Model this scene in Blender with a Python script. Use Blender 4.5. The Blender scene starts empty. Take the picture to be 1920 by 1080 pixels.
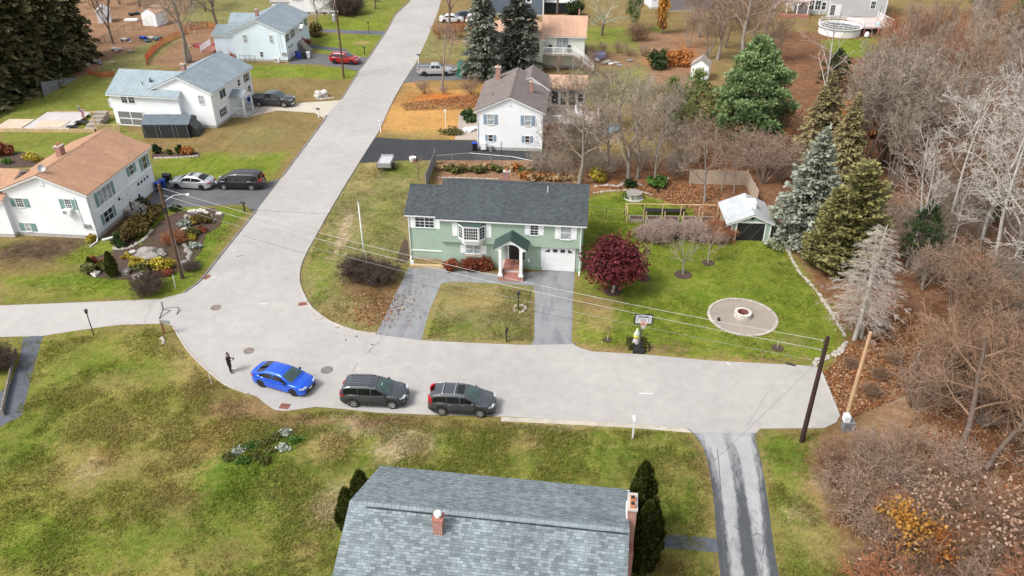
import bpy, bmesh, math, random
import numpy as np
from mathutils import Vector, Matrix
from mathutils.geometry import tessellate_polygon
R = math.radians
SC = bpy.context.scene
COL = SC.collection

# ---------------- camera, sky, sun, exposure ----------------
CAM_H, PITCH, FPX = 36.1, R(31.55), 1500.0
cam_d = bpy.data.cameras.new("camera"); cam = bpy.data.objects.new("camera", cam_d); COL.objects.link(cam)
cam.location = (0, 0, CAM_H); cam.rotation_euler = (math.pi/2 - PITCH, 0, 0)
cam_d.sensor_width = 36; cam_d.lens = 36*FPX/1920; cam_d.clip_start = .5; cam_d.clip_end = 6000
SC.camera = cam
SUN_EL, SUN_AZ = R(52), R(238)
w = bpy.data.worlds.new("World"); SC.world = w; w.use_nodes = True
nt = w.node_tree; nt.nodes.clear()
sky = nt.nodes.new('ShaderNodeTexSky'); sky.sky_type = 'NISHITA'; sky.sun_disc = False
sky.sun_elevation = SUN_EL; sky.sun_rotation = SUN_AZ; sky.air_density = 1.0; sky.dust_density = 3.0
hs = nt.nodes.new('ShaderNodeHueSaturation'); hs.inputs['Saturation'].default_value = .3
bg = nt.nodes.new('ShaderNodeBackground'); bg.inputs['Strength'].default_value = .15
wo = nt.nodes.new('ShaderNodeOutputWorld')
nt.links.new(sky.outputs[0], hs.inputs['Color']); nt.links.new(hs.outputs[0], bg.inputs[0]); nt.links.new(bg.outputs[0], wo.inputs[0])
sl = bpy.data.lights.new("sun", 'SUN'); sl.energy = 1.9; sl.angle = R(18); sl.color = (1, .965, .91)
so = bpy.data.objects.new("sun", sl); COL.objects.link(so); so.location = (-40, -40, 80)
so.rotation_euler = (math.pi/2 - SUN_EL, 0, math.pi - SUN_AZ)
SC.view_settings.view_transform = 'Standard'; SC.view_settings.look = 'None'
SC.view_settings.exposure = 0.7; SC.view_settings.gamma = 1.0

# ---------------- pixel (1920x1080 photo) -> point on the ground ----------------
SP, CP = math.sin(PITCH), math.cos(PITCH)
def G(x, y, z=0.0):
    u = (x-960)/FPX; v = (y-540)/FPX
    t = (z-CAM_H)/(-SP-v*CP)
    return (u*t, (CP-v*SP)*t, z)
def G2(x, y, z=0.0): return G(x, y, z)[:2]

# ---------------- mesh builder ----------------
class MB:
    def __init__(s): s.v = []; s.f = []; s.m = []
    def face(s, pts, mi=0):
        n = len(s.v); s.v += [tuple(p) for p in pts]; s.f.append(tuple(range(n, n+len(pts)))); s.m.append(mi)
    def box(s, x0, x1, y0, y1, z0, z1, mi=0, M=None):
        n = len(s.v)
        p = [(x0,y0,z0),(x1,y0,z0),(x1,y1,z0),(x0,y1,z0),(x0,y0,z1),(x1,y0,z1),(x1,y1,z1),(x0,y1,z1)]
        if M is not None: p = [tuple(M @ Vector(q)) for q in p]
        s.v += p
        for f in ((0,3,2,1),(4,5,6,7),(0,1,5,4),(1,2,6,5),(2,3,7,6),(3,0,4,7)):
            s.f.append(tuple(n+i for i in f)); s.m.append(mi)
        return s
    def prism(s, poly, a, b, axis='y', mi=0):
        """poly: 2-D points; axis y: points are (x,z); axis x: (y,z); axis z: (x,y)"""
        def P(q, t): return (q[0],t,q[1]) if axis=='y' else ((t,q[0],q[1]) if axis=='x' else (q[0],q[1],t))
        n = len(s.v); k = len(poly)
        s.v += [P(q,a) for q in poly] + [P(q,b) for q in poly]
        s.f.append(tuple(range(n,n+k))[::-1]); s.f.append(tuple(range(n+k,n+2*k))); s.m += [mi,mi]
        for i in range(k):
            j = (i+1) % k
            s.f.append((n+i,n+j,n+k+j,n+k+i)); s.m.append(mi)
        return s
    def tube(s, pts, rad, n=6, mi=0, cap=True):
        pts = [Vector(p) for p in pts]
        if not hasattr(rad, '__len__'): rad = [rad]*len(pts)
        base = len(s.v); prev = None
        for i, p in enumerate(pts):
            d = (pts[min(i+1,len(pts)-1)] - pts[max(i-1,0)])
            if d.length < 1e-9: d = Vector((0,0,1))
            d.normalize()
            a = prev if prev is not None else (Vector((1,0,0)) if abs(d.x) < .8 else Vector((0,1,0)))
            a = (a - d*a.dot(d))
            if a.length < 1e-6: a = d.orthogonal()
            a.normalize(); prev = a; b = d.cross(a)
            for k in range(n):
                t = 2*math.pi*k/n
                s.v.append(tuple(p + (a*math.cos(t)+b*math.sin(t))*rad[i]))
        for i in range(len(pts)-1):
            for k in range(n):
                q = base+i*n; k2 = (k+1) % n
                s.f.append((q+k,q+k2,q+n+k2,q+n+k)); s.m.append(mi)
        if cap and n > 2:
            e = base+(len(pts)-1)*n
            s.f.append(tuple(range(base,base+n))[::-1]); s.f.append(tuple(range(e,e+n))); s.m += [mi,mi]
        return s
    def lathe(s, prof, n=16, c=(0,0), mi=0, cap=True):
        base = len(s.v)
        for r, z in prof:
            for k in range(n):
                t = 2*math.pi*k/n; s.v.append((c[0]+r*math.cos(t), c[1]+r*math.sin(t), z))
        for i in range(len(prof)-1):
            for k in range(n):
                q = base+i*n; k2 = (k+1) % n
                s.f.append((q+k,q+k2,q+n+k2,q+n+k)); s.m.append(mi)
        if cap:
            e = base+(len(prof)-1)*n
            s.f.append(tuple(range(base,base+n))[::-1]); s.f.append(tuple(range(e,e+n))); s.m += [mi,mi]
        return s
    def mesh(s, name, mats, smooth=False, sharp=None):
        me = bpy.data.meshes.new(name); me.from_pydata(s.v, [], s.f)
        for m in (mats if isinstance(mats, (list,tuple)) else [mats]): me.materials.append(m)
        if any(s.m): me.polygons.foreach_set('material_index', s.m)
        if smooth:
            me.polygons.foreach_set('use_smooth', [True]*len(s.f))
            if sharp: me.set_sharp_from_angle(angle=R(sharp))
        me.update(); return me
    def build(s, name, mats, parent=None, loc=(0,0,0), rz=0, smooth=False, sharp=None, bevel=0):
        o = bpy.data.objects.new(name, s.mesh(name, mats, smooth, sharp)); COL.objects.link(o)
        o.location = loc; o.rotation_euler = (0,0,rz)
        if parent is not None: o.parent = parent
        if bevel:
            b = o.modifiers.new('bevel','BEVEL'); b.width = bevel; b.segments = 2; b.limit_method = 'ANGLE'; b.angle_limit = R(35)
        return o
def tag(o, label, cat, group=None, kind=None):
    o['label'] = label; o['category'] = cat
    if group: o['group'] = group
    if kind: o['kind'] = kind
    return o
def struct(o, kind='structure'): o['kind'] = kind; return o
def thing(name, label, cat, loc=(0,0,0), rz=0, group=None):
    o = bpy.data.objects.new(name, None); COL.objects.link(o); o.empty_display_size = .3
    o.location = (loc[0], loc[1], loc[2] if len(loc) > 2 else 0); o.rotation_euler = (0,0,rz)
    return tag(o, label, cat, group)
def part(name, me, parent, loc=(0,0,0), rz=0, scale=None):
    o = bpy.data.objects.new(name, me); COL.objects.link(o); o.parent = parent; o.location = loc; o.rotation_euler = (0,0,rz)
    if scale: o.scale = scale
    return o
def dup(src, loc, rz=0, scale=1, label=None, group=None, tilt=(0,0)):
    r = src.copy(); COL.objects.link(r); r.location = loc; r.rotation_euler = (tilt[0],tilt[1],rz)
    r.scale = (scale,scale,scale) if not hasattr(scale,'__len__') else scale
    if label: r['label'] = label
    if group: r['group'] = group
    elif 'group' in r: del r['group']
    for ch in src.children:
        c = ch.copy(); COL.objects.link(c); c.parent = r
        for g in ch.children:
            d = g.copy(); COL.objects.link(d); d.parent = c
    return r
def catmull(p, n=6, closed=False):
    p = [np.array(q, float) for q in p]; out = []; N = len(p)
    for i in range(N if closed else N-1):
        g = (lambda k: p[k % N]) if closed else (lambda k: p[min(max(k,0),N-1)])
        a,b,c,d = g(i-1),g(i),g(i+1),g(i+2)
        for k in range(n):
            t = k/n
            out.append(tuple(.5*((2*b)+(-a+c)*t+(2*a-5*b+4*c-d)*t*t+(-a+3*b-3*c+d)*t**3)))
    if not closed: out.append(tuple(p[-1]))
    return out

# ---------------- materials ----------------
def N(nt, t, **kw):
    n = nt.nodes.new('ShaderNode'+t)
    for k, v in kw.items():
        if k in n.inputs.keys() if hasattr(n.inputs,'keys') else False: n.inputs[k].default_value = v
        else: setattr(n, k, v)
    return n
def newmat(name):
    m = bpy.data.materials.new(name); m.use_nodes = True
    return m, m.node_tree, m.node_tree.nodes['Principled BSDF']
def c4(c): return (c[0],c[1],c[2],1)
def mulnoise(nt, col_socket_or_col, scale, amt, vec=None, detail=4, rough=.6):
    no = N(nt,'TexNoise'); no.inputs['Scale'].default_value = scale; no.inputs['Detail'].default_value = detail; no.inputs['Roughness'].default_value = rough
    if vec is not None: nt.links.new(vec, no.inputs['Vector'])
    mr = N(nt,'MapRange'); mr.inputs['From Min'].default_value = .3; mr.inputs['From Max'].default_value = .7
    mr.inputs['To Min'].default_value = 1-amt; mr.inputs['To Max'].default_value = 1+amt
    nt.links.new(no.outputs['Fac'], mr.inputs['Value'])
    vm = N(nt,'VectorMath', operation='SCALE')
    if hasattr(col_socket_or_col,'node'): nt.links.new(col_socket_or_col, vm.inputs[0])
    else: vm.inputs[0].default_value = col_socket_or_col[:3]
    nt.links.new(mr.outputs[0], vm.inputs['Scale'])
    return vm.outputs[0]
def pbr(name, col, rough=.7, metal=0, noise=(2.,.12), fine=None, bump=None, coat=0, spec=None):
    m, nt, b = newmat(name)
    tc = N(nt,'TexCoord').outputs['Object']
    c = mulnoise(nt, col, noise[0], noise[1], tc)
    if fine: c = mulnoise(nt, c, fine[0], fine[1], tc, 6)
    nt.links.new(c, b.inputs['Base Color'])
    b.inputs['Roughness'].default_value = rough; b.inputs['Metallic'].default_value = metal
    if spec is not None: b.inputs['Specular IOR Level'].default_value = spec
    if coat: b.inputs['Coat Weight'].default_value = coat; b.inputs['Coat Roughness'].default_value = .05
    if bump:
        no = N(nt,'TexNoise'); no.inputs['Scale'].default_value = bump[0]; no.inputs['Detail'].default_value = 5; nt.links.new(tc, no.inputs['Vector'])
        bp = N(nt,'Bump'); bp.inputs['Strength'].default_value = bump[1]; bp.inputs['Distance'].default_value = .05
        nt.links.new(no.outputs['Fac'], bp.inputs['Height']); nt.links.new(bp.outputs[0], b.inputs['Normal'])
    return m
def siding(name, col, pitch=.12, amt=.05):
    m, nt, b = newmat(name)
    tc = N(nt,'TexCoord').outputs['Object']
    c = mulnoise(nt, mulnoise(nt, col, .5, amt, tc), 9, amt*.7, tc)
    sx = N(nt,'SeparateXYZ'); nt.links.new(tc, sx.inputs[0])
    d = N(nt,'Math', operation='DIVIDE'); d.inputs[1].default_value = pitch; nt.links.new(sx.outputs['Z'], d.inputs[0])
    fr = N(nt,'Math', operation='FRACT'); nt.links.new(d.outputs[0], fr.inputs[0])
    inv = N(nt,'Math', operation='SUBTRACT'); inv.inputs[0].default_value = 1; nt.links.new(fr.outputs[0], inv.inputs[1])
    bp = N(nt,'Bump'); bp.inputs['Strength'].default_value = .5; bp.inputs['Distance'].default_value = .02
    nt.links.new(inv.outputs[0], bp.inputs['Height']); nt.links.new(bp.outputs[0], b.inputs['Normal'])
    nt.links.new(c, b.inputs['Base Color']); b.inputs['Roughness'].default_value = .6
    return m
def shingle(name, c1, c2, gap, along='x', bw=.33, rh=.145, slope=1.1, mortar=.012, blotch=.1, streak=.1):
    m, nt, b = newmat(name)
    tc = N(nt,'TexCoord').outputs['Object']
    sx = N(nt,'SeparateXYZ'); nt.links.new(tc, sx.inputs[0])
    cb = N(nt,'CombineXYZ')
    a, d = ('X','Y') if along == 'x' else ('Y','X')
    nt.links.new(sx.outputs[a], cb.inputs[0])
    mu = N(nt,'Math', operation='MULTIPLY'); mu.inputs[1].default_value = slope; nt.links.new(sx.outputs[d], mu.inputs[0]); nt.links.new(mu.outputs[0], cb.inputs[1])
    br = N(nt,'TexBrick'); br.inputs['Color1'].default_value = c4(c1); br.inputs['Color2'].default_value = c4(c2); br.inputs['Mortar'].default_value = c4(gap)
    br.inputs['Scale'].default_value = 1; br.inputs['Mortar Size'].default_value = mortar; br.inputs['Brick Width'].default_value = bw; br.inputs['Row Height'].default_value = rh
    br.inputs['Bias'].default_value = 0.0; br.inputs['Mortar Smooth'].default_value = .3; br.offset = .41; br.squash = .8; br.squash_frequency = 3
    nt.links.new(cb.outputs[0], br.inputs['Vector'])
    c = mulnoise(nt, br.outputs['Color'], .6, blotch, tc)
    st = N(nt,'VectorMath', operation='MULTIPLY'); st.inputs[1].default_value = (2.5,.25,.25) if along == 'x' else (.25,2.5,.25); nt.links.new(tc, st.inputs[0])
    c = mulnoise(nt, c, 1, streak, st.outputs[0]); c = mulnoise(nt, c, 14, .12, tc)
    nt.links.new(c, b.inputs['Base Color']); b.inputs['Roughness'].default_value = .9
    bp = N(nt,'Bump'); bp.inputs['Strength'].default_value = .6; bp.inputs['Distance'].default_value = .02; bp.invert = True
    nt.links.new(br.outputs['Fac'], bp.inputs['Height']); nt.links.new(bp.outputs[0], b.inputs['Normal'])
    return m
def brickmat(name, c1=(.36,.12,.08), c2=(.28,.09,.06), gap=(.45,.4,.36), bw=.22, rh=.075):
    m, nt, b = newmat(name)
    tc = N(nt,'TexCoord').outputs['Object']
    sx = N(nt,'SeparateXYZ'); nt.links.new(tc, sx.inputs[0])
    ad = N(nt,'Math', operation='ADD'); nt.links.new(sx.outputs['X'], ad.inputs[0]); nt.links.new(sx.outputs['Y'], ad.inputs[1])
    cb = N(nt,'CombineXYZ'); nt.links.new(ad.outputs[0], cb.inputs[0]); nt.links.new(sx.outputs['Z'], cb.inputs[1])
    br = N(nt,'TexBrick'); br.inputs['Color1'].default_value = c4(c1); br.inputs['Color2'].default_value = c4(c2); br.inputs['Mortar'].default_value = c4(gap)
    br.inputs['Scale'].default_value = 1; br.inputs['Mortar Size'].default_value = .009; br.inputs['Brick Width'].default_value = bw; br.inputs['Row Height'].default_value = rh
    nt.links.new(cb.outputs[0], br.inputs['Vector'])
    c = mulnoise(nt, br.outputs['Color'], 3, .15, tc)
    nt.links.new(c, b.inputs['Base Color']); b.inputs['Roughness'].default_value = .85
    return m
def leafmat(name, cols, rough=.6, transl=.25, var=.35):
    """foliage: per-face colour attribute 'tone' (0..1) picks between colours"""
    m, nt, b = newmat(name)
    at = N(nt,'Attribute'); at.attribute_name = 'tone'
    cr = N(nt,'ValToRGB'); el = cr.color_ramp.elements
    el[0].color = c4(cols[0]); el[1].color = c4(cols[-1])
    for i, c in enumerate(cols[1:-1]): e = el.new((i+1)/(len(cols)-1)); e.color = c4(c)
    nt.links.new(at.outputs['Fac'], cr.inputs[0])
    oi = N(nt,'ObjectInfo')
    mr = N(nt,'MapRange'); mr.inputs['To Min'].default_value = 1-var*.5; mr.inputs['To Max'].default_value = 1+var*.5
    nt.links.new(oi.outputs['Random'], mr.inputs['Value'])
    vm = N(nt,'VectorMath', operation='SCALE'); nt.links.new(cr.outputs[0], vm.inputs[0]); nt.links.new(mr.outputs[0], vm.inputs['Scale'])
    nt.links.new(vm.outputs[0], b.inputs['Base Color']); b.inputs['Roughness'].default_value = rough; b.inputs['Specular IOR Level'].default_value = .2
    if transl:
        tr = N(nt,'BsdfTranslucent'); nt.links.new(vm.outputs[0], tr.inputs['Color'])
        mx = N(nt,'MixShader'); mx.inputs[0].default_value = transl
        nt.links.new(b.outputs[0], mx.inputs[1]); nt.links.new(tr.outputs[0], mx.inputs[2])
        nt.links.new(mx.outputs[0], nt.nodes['Material Output'].inputs['Surface'])
    return m
def glassmat(name, col=(.03,.035,.04), rough=.08):
    m, nt, b = newmat(name)
    tc = N(nt,'TexCoord').outputs['Object']
    nt.links.new(mulnoise(nt, col, 1.3, .5, tc), b.inputs['Base Color'])
    b.inputs['Roughness'].default_value = rough; b.inputs['Specular IOR Level'].default_value = .6
    return m
M = {}
M['white'] = pbr('white_paint', (.76,.77,.77), .5, noise=(1.5,.05))
M['white_siding'] = siding('white_siding', (.78,.8,.81)); M['cream_siding'] = siding('cream_siding', (.70,.72,.62))
M['green_siding'] = siding('green_siding', (.315,.41,.325), amt=.08); M['blue_siding'] = siding('pale_blue_siding', (.68,.785,.86))
M['grey_siding'] = siding('grey_siding', (.46,.47,.48)); M['navy_siding'] = siding('dark_blue_siding', (.10,.13,.17))
M['concrete'] = pbr('concrete', (.42,.40,.37), .9, noise=(1.2,.15), fine=(12,.1), bump=(20,.2))
M['glass'] = glassmat('window_glass'); M['pale_glass'] = glassmat('curtained_glass', (.32,.35,.36), .15)
M['car_glass'] = glassmat('car_glass', (.006,.007,.008), .05); M['screen_glass'] = glassmat('windscreen_glass', (.05,.085,.08), .05)
M['shut_teal'] = pbr('teal_shutter', (.17,.29,.27), .6); M['shut_blue'] = pbr('blue_grey_shutter', (.22,.30,.38), .6); M['shut_black'] = pbr('dark_shutter', (.03,.035,.04), .6)
M['brick'] = brickmat('brick'); M['black'] = pbr('black_plastic', (.015,.015,.017), .5); M['metal'] = pbr('galvanised_metal', (.45,.46,.47), .45, .6)
M['dark_metal'] = pbr('dark_metal', (.05,.05,.05), .5, .4); M['blue_bin'] = pbr('blue_plastic', (.01,.05,.38), .45)
M['roof_green_house'] = shingle('charcoal_shingles', (.072,.086,.092), (.042,.051,.055), (.022,.026,.028), 'x')
M['roof_front'] = shingle('grey_blue_shingles', (.235,.275,.295), (.112,.137,.150), (.078,.092,.10), 'x', .30, .14, mortar=.008, blotch=.16, streak=.16)
M['roof_orange'] = shingle('tan_shingles', (.43,.25,.15), (.37,.205,.125), (.28,.16,.1), 'y')
M['roof_orange_x'] = shingle('tan_shingles_wing', (.43,.25,.15), (.37,.205,.125), (.28,.16,.1), 'x')
M['roof_peach'] = shingle('peach_shingles', (.55,.34,.23), (.48,.29,.2), (.36,.22,.15), 'x')
M['roof_grey'] = shingle('pale_grey_shingles', (.27,.32,.35), (.22,.265,.295), (.16,.19,.21), 'y')
M['roof_grey_x'] = shingle('pale_grey_shingles_wing', (.30,.36,.39), (.25,.31,.335), (.19,.23,.25), 'x')
M['roof_brown'] = shingle('brown_shingles', (.21,.17,.155), (.165,.135,.125), (.10,.085,.08), 'y')
M['roof_dkgreen'] = pbr('dark_green_metal_roof', (.035,.065,.055), .5, noise=(4,.2))
M['tin'] = pbr('tin_roof', (.55,.57,.58), .4, .3, noise=(.8,.15), fine=(3,.12)); M['wood'] = pbr('fresh_timber', (.50,.36,.2), .8, noise=(1.5,.2), fine=(9,.15))
M['wood_grey'] = pbr('weathered_timber', (.30,.26,.22), .85, noise=(1.5,.2), fine=(9,.15)); M['deck_red'] = pbr('red_deck', (.38,.16,.12), .8)
M['pole'] = pbr('pole_wood', (.10,.055,.033), .85, noise=(.6,.3), fine=(14,.25)); M['pole_dark'] = pbr('dark_pole_wood', (.035,.014,.01), .85, noise=(.6,.3), fine=(14,.25))
M['pole_new'] = pbr('new_pole_wood', (.47,.30,.17), .85, noise=(.8,.15), fine=(14,.15)); M['stone'] = pbr('field_stone', (.40,.36,.31), .9, noise=(.9,.35), fine=(5,.2), bump=(8,.5))
M['red_iron'] = pbr('rusty_iron', (.20,.075,.05), .8, noise=(3,.3)); M['iron'] = pbr('manhole_iron', (.20,.15,.135), .75, noise=(4,.25), fine=(25,.3)); M['tarp_green'] = pbr('green_tarp', (.012,.10,.065), .6, noise=(3,.3), bump=(3,.6))
M['tarp_grey'] = pbr('grey_vinyl', (.09,.12,.14), .5, noise=(1.5,.2), bump=(2.5,.4)); M['tarp_black'] = pbr('black_vinyl', (.022,.028,.032), .45, noise=(1.5,.3), bump=(2.5,.6))
M['orange_net'] = pbr('orange_netting', (.55,.12,.04), .8, noise=(3,.2)); M['fence_grey'] = pbr('grey_fence', (.17,.175,.19), .8, noise=(2,.15)); M['mulch'] = pbr('mulch', (.07,.042,.03), .95, noise=(4,.35), fine=(20,.4), bump=(18,.8))
M['ridge_front'] = pbr('ridge_shingles', (.20,.235,.25), .9, noise=(3,.2)); M['shut_grey'] = pbr('pale_grey_shutter', (.45,.47,.48), .6); M['deck_pale'] = pbr('pale_pink_deck', (.55,.42,.40), .8); M['grey_siding2'] = siding('mauve_grey_siding', (.24,.22,.23)); M['green_found'] = pbr('green_foundation', (.25,.37,.25), .8)
M['twig_hedge'] = pbr('pale_pink_twigs', (.34,.25,.21), .85, noise=(1.2,.2))
M['twig_dead'] = pbr('dead_grey_twigs', (.42,.365,.31), .9, noise=(1.2,.15))
M['bark_grey'] = pbr('grey_bark', (.25,.215,.18), .9, noise=(3,.25), fine=(14,.25)); M['bark_white'] = pbr('white_bark', (.45,.42,.38), .85, noise=(3,.2), fine=(8,.25))
M['bark_brown'] = pbr('brown_bark', (.15,.11,.085), .9, noise=(3,.25), fine=(14,.25)); M['twig_pink'] = pbr('pinkish_twigs', (.275,.19,.14), .85, noise=(1.2,.2)); M['twig_grey'] = pbr('grey_twigs', (.265,.215,.165), .85, noise=(1.2,.2))
M['twig_white'] = pbr('pale_twigs', (.37,.335,.295), .85, noise=(1.2,.15)); M['twig_red'] = pbr('reddish_twigs', (.30,.115,.05), .85, noise=(1.2,.25)); M['twig_dark'] = pbr('dark_twigs', (.085,.055,.045), .9, noise=(1.2,.25))
M['twig_brown'] = pbr('brown_twigs', (.225,.135,.082), .85, noise=(1.2,.25))
# ---------------- ground ----------------
rng = np.random.default_rng(7); random.seed(7)
PAL = dict(
 LG=((.118,.162,.016),(.185,.205,.032)), LG2=((.08,.14,.012),(.12,.16,.02)), OL=((.155,.168,.046),(.235,.195,.09)), OLG=((.13,.165,.026),(.195,.19,.045)), ST=((.33,.235,.105),(.26,.205,.075)), OR=((0.48, 0.259, 0.081),(0.408, 0.23, 0.081)), OLF=((0.432, 0.143, 0.032),(0.336, 0.11, 0.032)), LI=((.15,.07,.034),(.215,.115,.065)), LID=((0.09, 0.045, 0.027),(0.15, 0.085, 0.05)), MU=((0.06, 0.036, 0.026),(0.11, 0.07, 0.05)), BR=((0.226, 0.155, 0.072),(0.179, 0.135, 0.047)), SA=((0.473, 0.367, 0.257),(0.385, 0.273, 0.162)), PK=((0.275, 0.16, 0.102),(0.22, 0.13, 0.068)), FG=((.145,.16,.026),(.232,.197,.058)), FGC=((.108,.138,.02),(.20,.185,.048)))
dx = .25
X = np.concatenate([[-1500,-500,-220], np.arange(-118,118,dx), [220,500,1500]])
Y = np.concatenate([[-400,-60,10], np.arange(22,184,dx), [230,400,900,2500]])
GX, GY = np.meshgrid(X, Y)
A = np.zeros(GX.shape+(3,)); B = np.zeros_like(A); A[:] = PAL['BR'][0]; B[:] = PAL['BR'][1]
def smooth_noise(sx, seed):
    r = np.random.default_rng(seed); g = r.random((64,64))
    u = (GX/sx) % 63; v = (GY/sx) % 63
    i = u.astype(int); j = v.astype(int); fu = u-i; fv = v-j; fu = fu*fu*(3-2*fu); fv = fv*fv*(3-2*fv)
    return (g[j,i]*(1-fu)+g[j,(i+1)%64]*fu)*(1-fv)+(g[(j+1)%64,i]*(1-fu)+g[(j+1)%64,(i+1)%64]*fu)*fv
NZ = .5*smooth_noise(3.1,1)+.3*smooth_noise(1.3,2)+.2*smooth_noise(.7,3)
NZ2 = .5*smooth_noise(2.7,11)+.3*smooth_noise(1.1,12)+.2*smooth_noise(.6,13)
def inpoly(poly, px, py):
    ins = np.zeros(px.shape, bool); n = len(poly)
    for i in range(n):
        x0,y0 = poly[i]; x1,y1 = poly[(i+1)%n]
        if y0 == y1: continue
        c = ((y0 > py) != (y1 > py)) & (px < (x1-x0)*(py-y0)/(y1-y0)+x0)
        ins ^= c
    return ins
def blur(m, k):
    for _ in range(k):
        m = (np.roll(m,1,0)+np.roll(m,-1,0)+m)/3; m = (np.roll(m,1,1)+np.roll(m,-1,1)+m)/3
    return m
def mixin(mask, key):
    a, b = PAL[key] if isinstance(key,str) else key
    A[:] = A*(1-mask[...,None])+np.array(a)*mask[...,None]; B[:] = B*(1-mask[...,None])+np.array(b)*mask[...,None]
def zone(pts, key, soft=2, op=1.0):
    mixin(blur(inpoly([G2(*p) for p in pts], GX+(NZ-.5)*1.6*(soft > 1), GY+(NZ2-.5)*1.6*(soft > 1)).astype(float), soft+(soft > 1))*op, key)
def patch(x, y, rx, ry, key, op=.9, rot=0):
    cx, cy = G2(x, y); sm = CP/CAM_H*(y+381)/1.0
    a = rx/sm; b = abs(G2(x,y-ry)[1]-G2(x,y+ry)[1])/2
    c, s = math.cos(rot), math.sin(rot); ux = (GX-cx)*c+(GY-cy)*s; uy = -(GX-cx)*s+(GY-cy)*c
    d = np.sqrt((ux/a)**2+(uy/b)**2)+(NZ-.5)*1.3
    mixin(np.clip((1.25-d)/.6, 0, 1)*op, key)
zone([(150,0),(430,0),(430,60),(200,110),(160,200),(0,200),(0,0)],'PK',4)
zone([(370,0),(600,0),(480,40),(430,60),(330,40)],'OL',3)
zone([(0,190),(170,170),(330,115),(460,120),(440,60),(200,110),(150,190)],'OL',3)
zone([(0,205),(60,185),(190,130),(215,190),(240,250),(300,262),(290,320),(0,330)],'OLG',3)
zone([(200,110),(330,60),(420,90),(420,110),(280,125),(190,150)],'OL',2)
zone([(275,122),(352,62),(436,58),(440,105),(350,125)],'PK',2)
zone([(130,100),(190,65),(280,60),(300,70),(200,115),(150,140)],'PK',3)
zone([(255,262),(410,242),(570,207),(612,212),(520,330),(290,320)],'BR',3)
zone([(470,146),(700,128),(640,190),(560,190),(470,185)],'BR',2)
zone([(440,118),(690,128),(672,150),(470,146)],'LG',2)
zone([(580,62),(718,66),(688,108),(640,112),(590,95)],'LG',2); zone([(570,45),(735,30),(722,58),(590,55)],'LG',2)
zone([(640,0),(765,0),(740,30),(580,45)],'OLG',2)
zone([(288,292),(545,285),(500,345),(288,348)],'LG',2)
zone([(0,455),(180,455),(300,385),(470,388),(410,470),(350,555),(0,570)],'LG',2)
zone([(330,395),(470,388),(410,470),(350,545),(320,520)],'LG2',2,.5)
zone([(757,152),(925,152),(890,230),(870,262),(705,250),(735,195)],'OR',2)
zone([(790,55),(900,55),(890,110),(790,112)],'OL',2)
zone([(1070,50),(1250,50),(1245,95),(1080,100)],'OLG',3); zone([(1075,125),(1240,125),(1220,210),(1080,200)],'OL',3)
zone([(1190,60),(1330,60),(1330,170),(1230,170)],'PK',4)
zone([(1080,200),(1280,190),(1300,300),(1100,330),(1010,300),(1010,240)],'BR',3); zone([(1000,225),(1170,235),(1160,265),(1000,270)],'SA',2,.6)
zone([(815,290),(1100,300),(1100,345),(815,345)],'PK',2)
zone([(1290,300),(1330,280),(1480,260),(1440,60),(1700,60),(1920,-20),(2300,0),(2300,1300),(1640,1180),(1590,1080),(1480,860),(1560,800),(1540,690),(1590,640),(1480,450),(1340,440),(1300,400),(1130,395),(1090,345),(1090,300)],'LI',3)
zone([(1100,345),(1350,325),(1365,400),(1270,385),(1200,364),(1110,355)],((.26,.11,.05),(.31,.165,.085)),1)
zone([(1540,75),(1665,70),(1640,105),(1560,108)],'LG',2); zone([(1640,45),(1780,30),(1720,90),(1650,100)],'OL',3)
zone([(1078,518),(1100,368),(1165,356),(1215,366),(1290,392),(1340,440),(1462,447),(1592,630),(1548,690),(1330,676),(1110,657),(1078,640)],'LG',1)
zone([(675,302),(802,300),(760,400),(775,505),(707,625),(640,612),(575,565),(560,490),(600,420)],'OL',1)
zone([(830,525),(1005,533),(1003,642),(985,650),(783,640)],'OL',1)
zone([(0,632),(300,605),(345,650),(480,742),(515,772),(640,770),(520,800),(400,900),(330,1080),(250,1250),(-300,1200),(-100,780)],'FG',3)
zone([(520,800),(560,768),(640,766),(1300,808),(1330,900),(1350,1180),(250,1250),(330,1080),(400,900)],'FGC',3)
zone([(1416,812),(1545,808),(1500,870),(1535,960),(1640,1180),(1455,1180)],'OLG',2)
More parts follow.
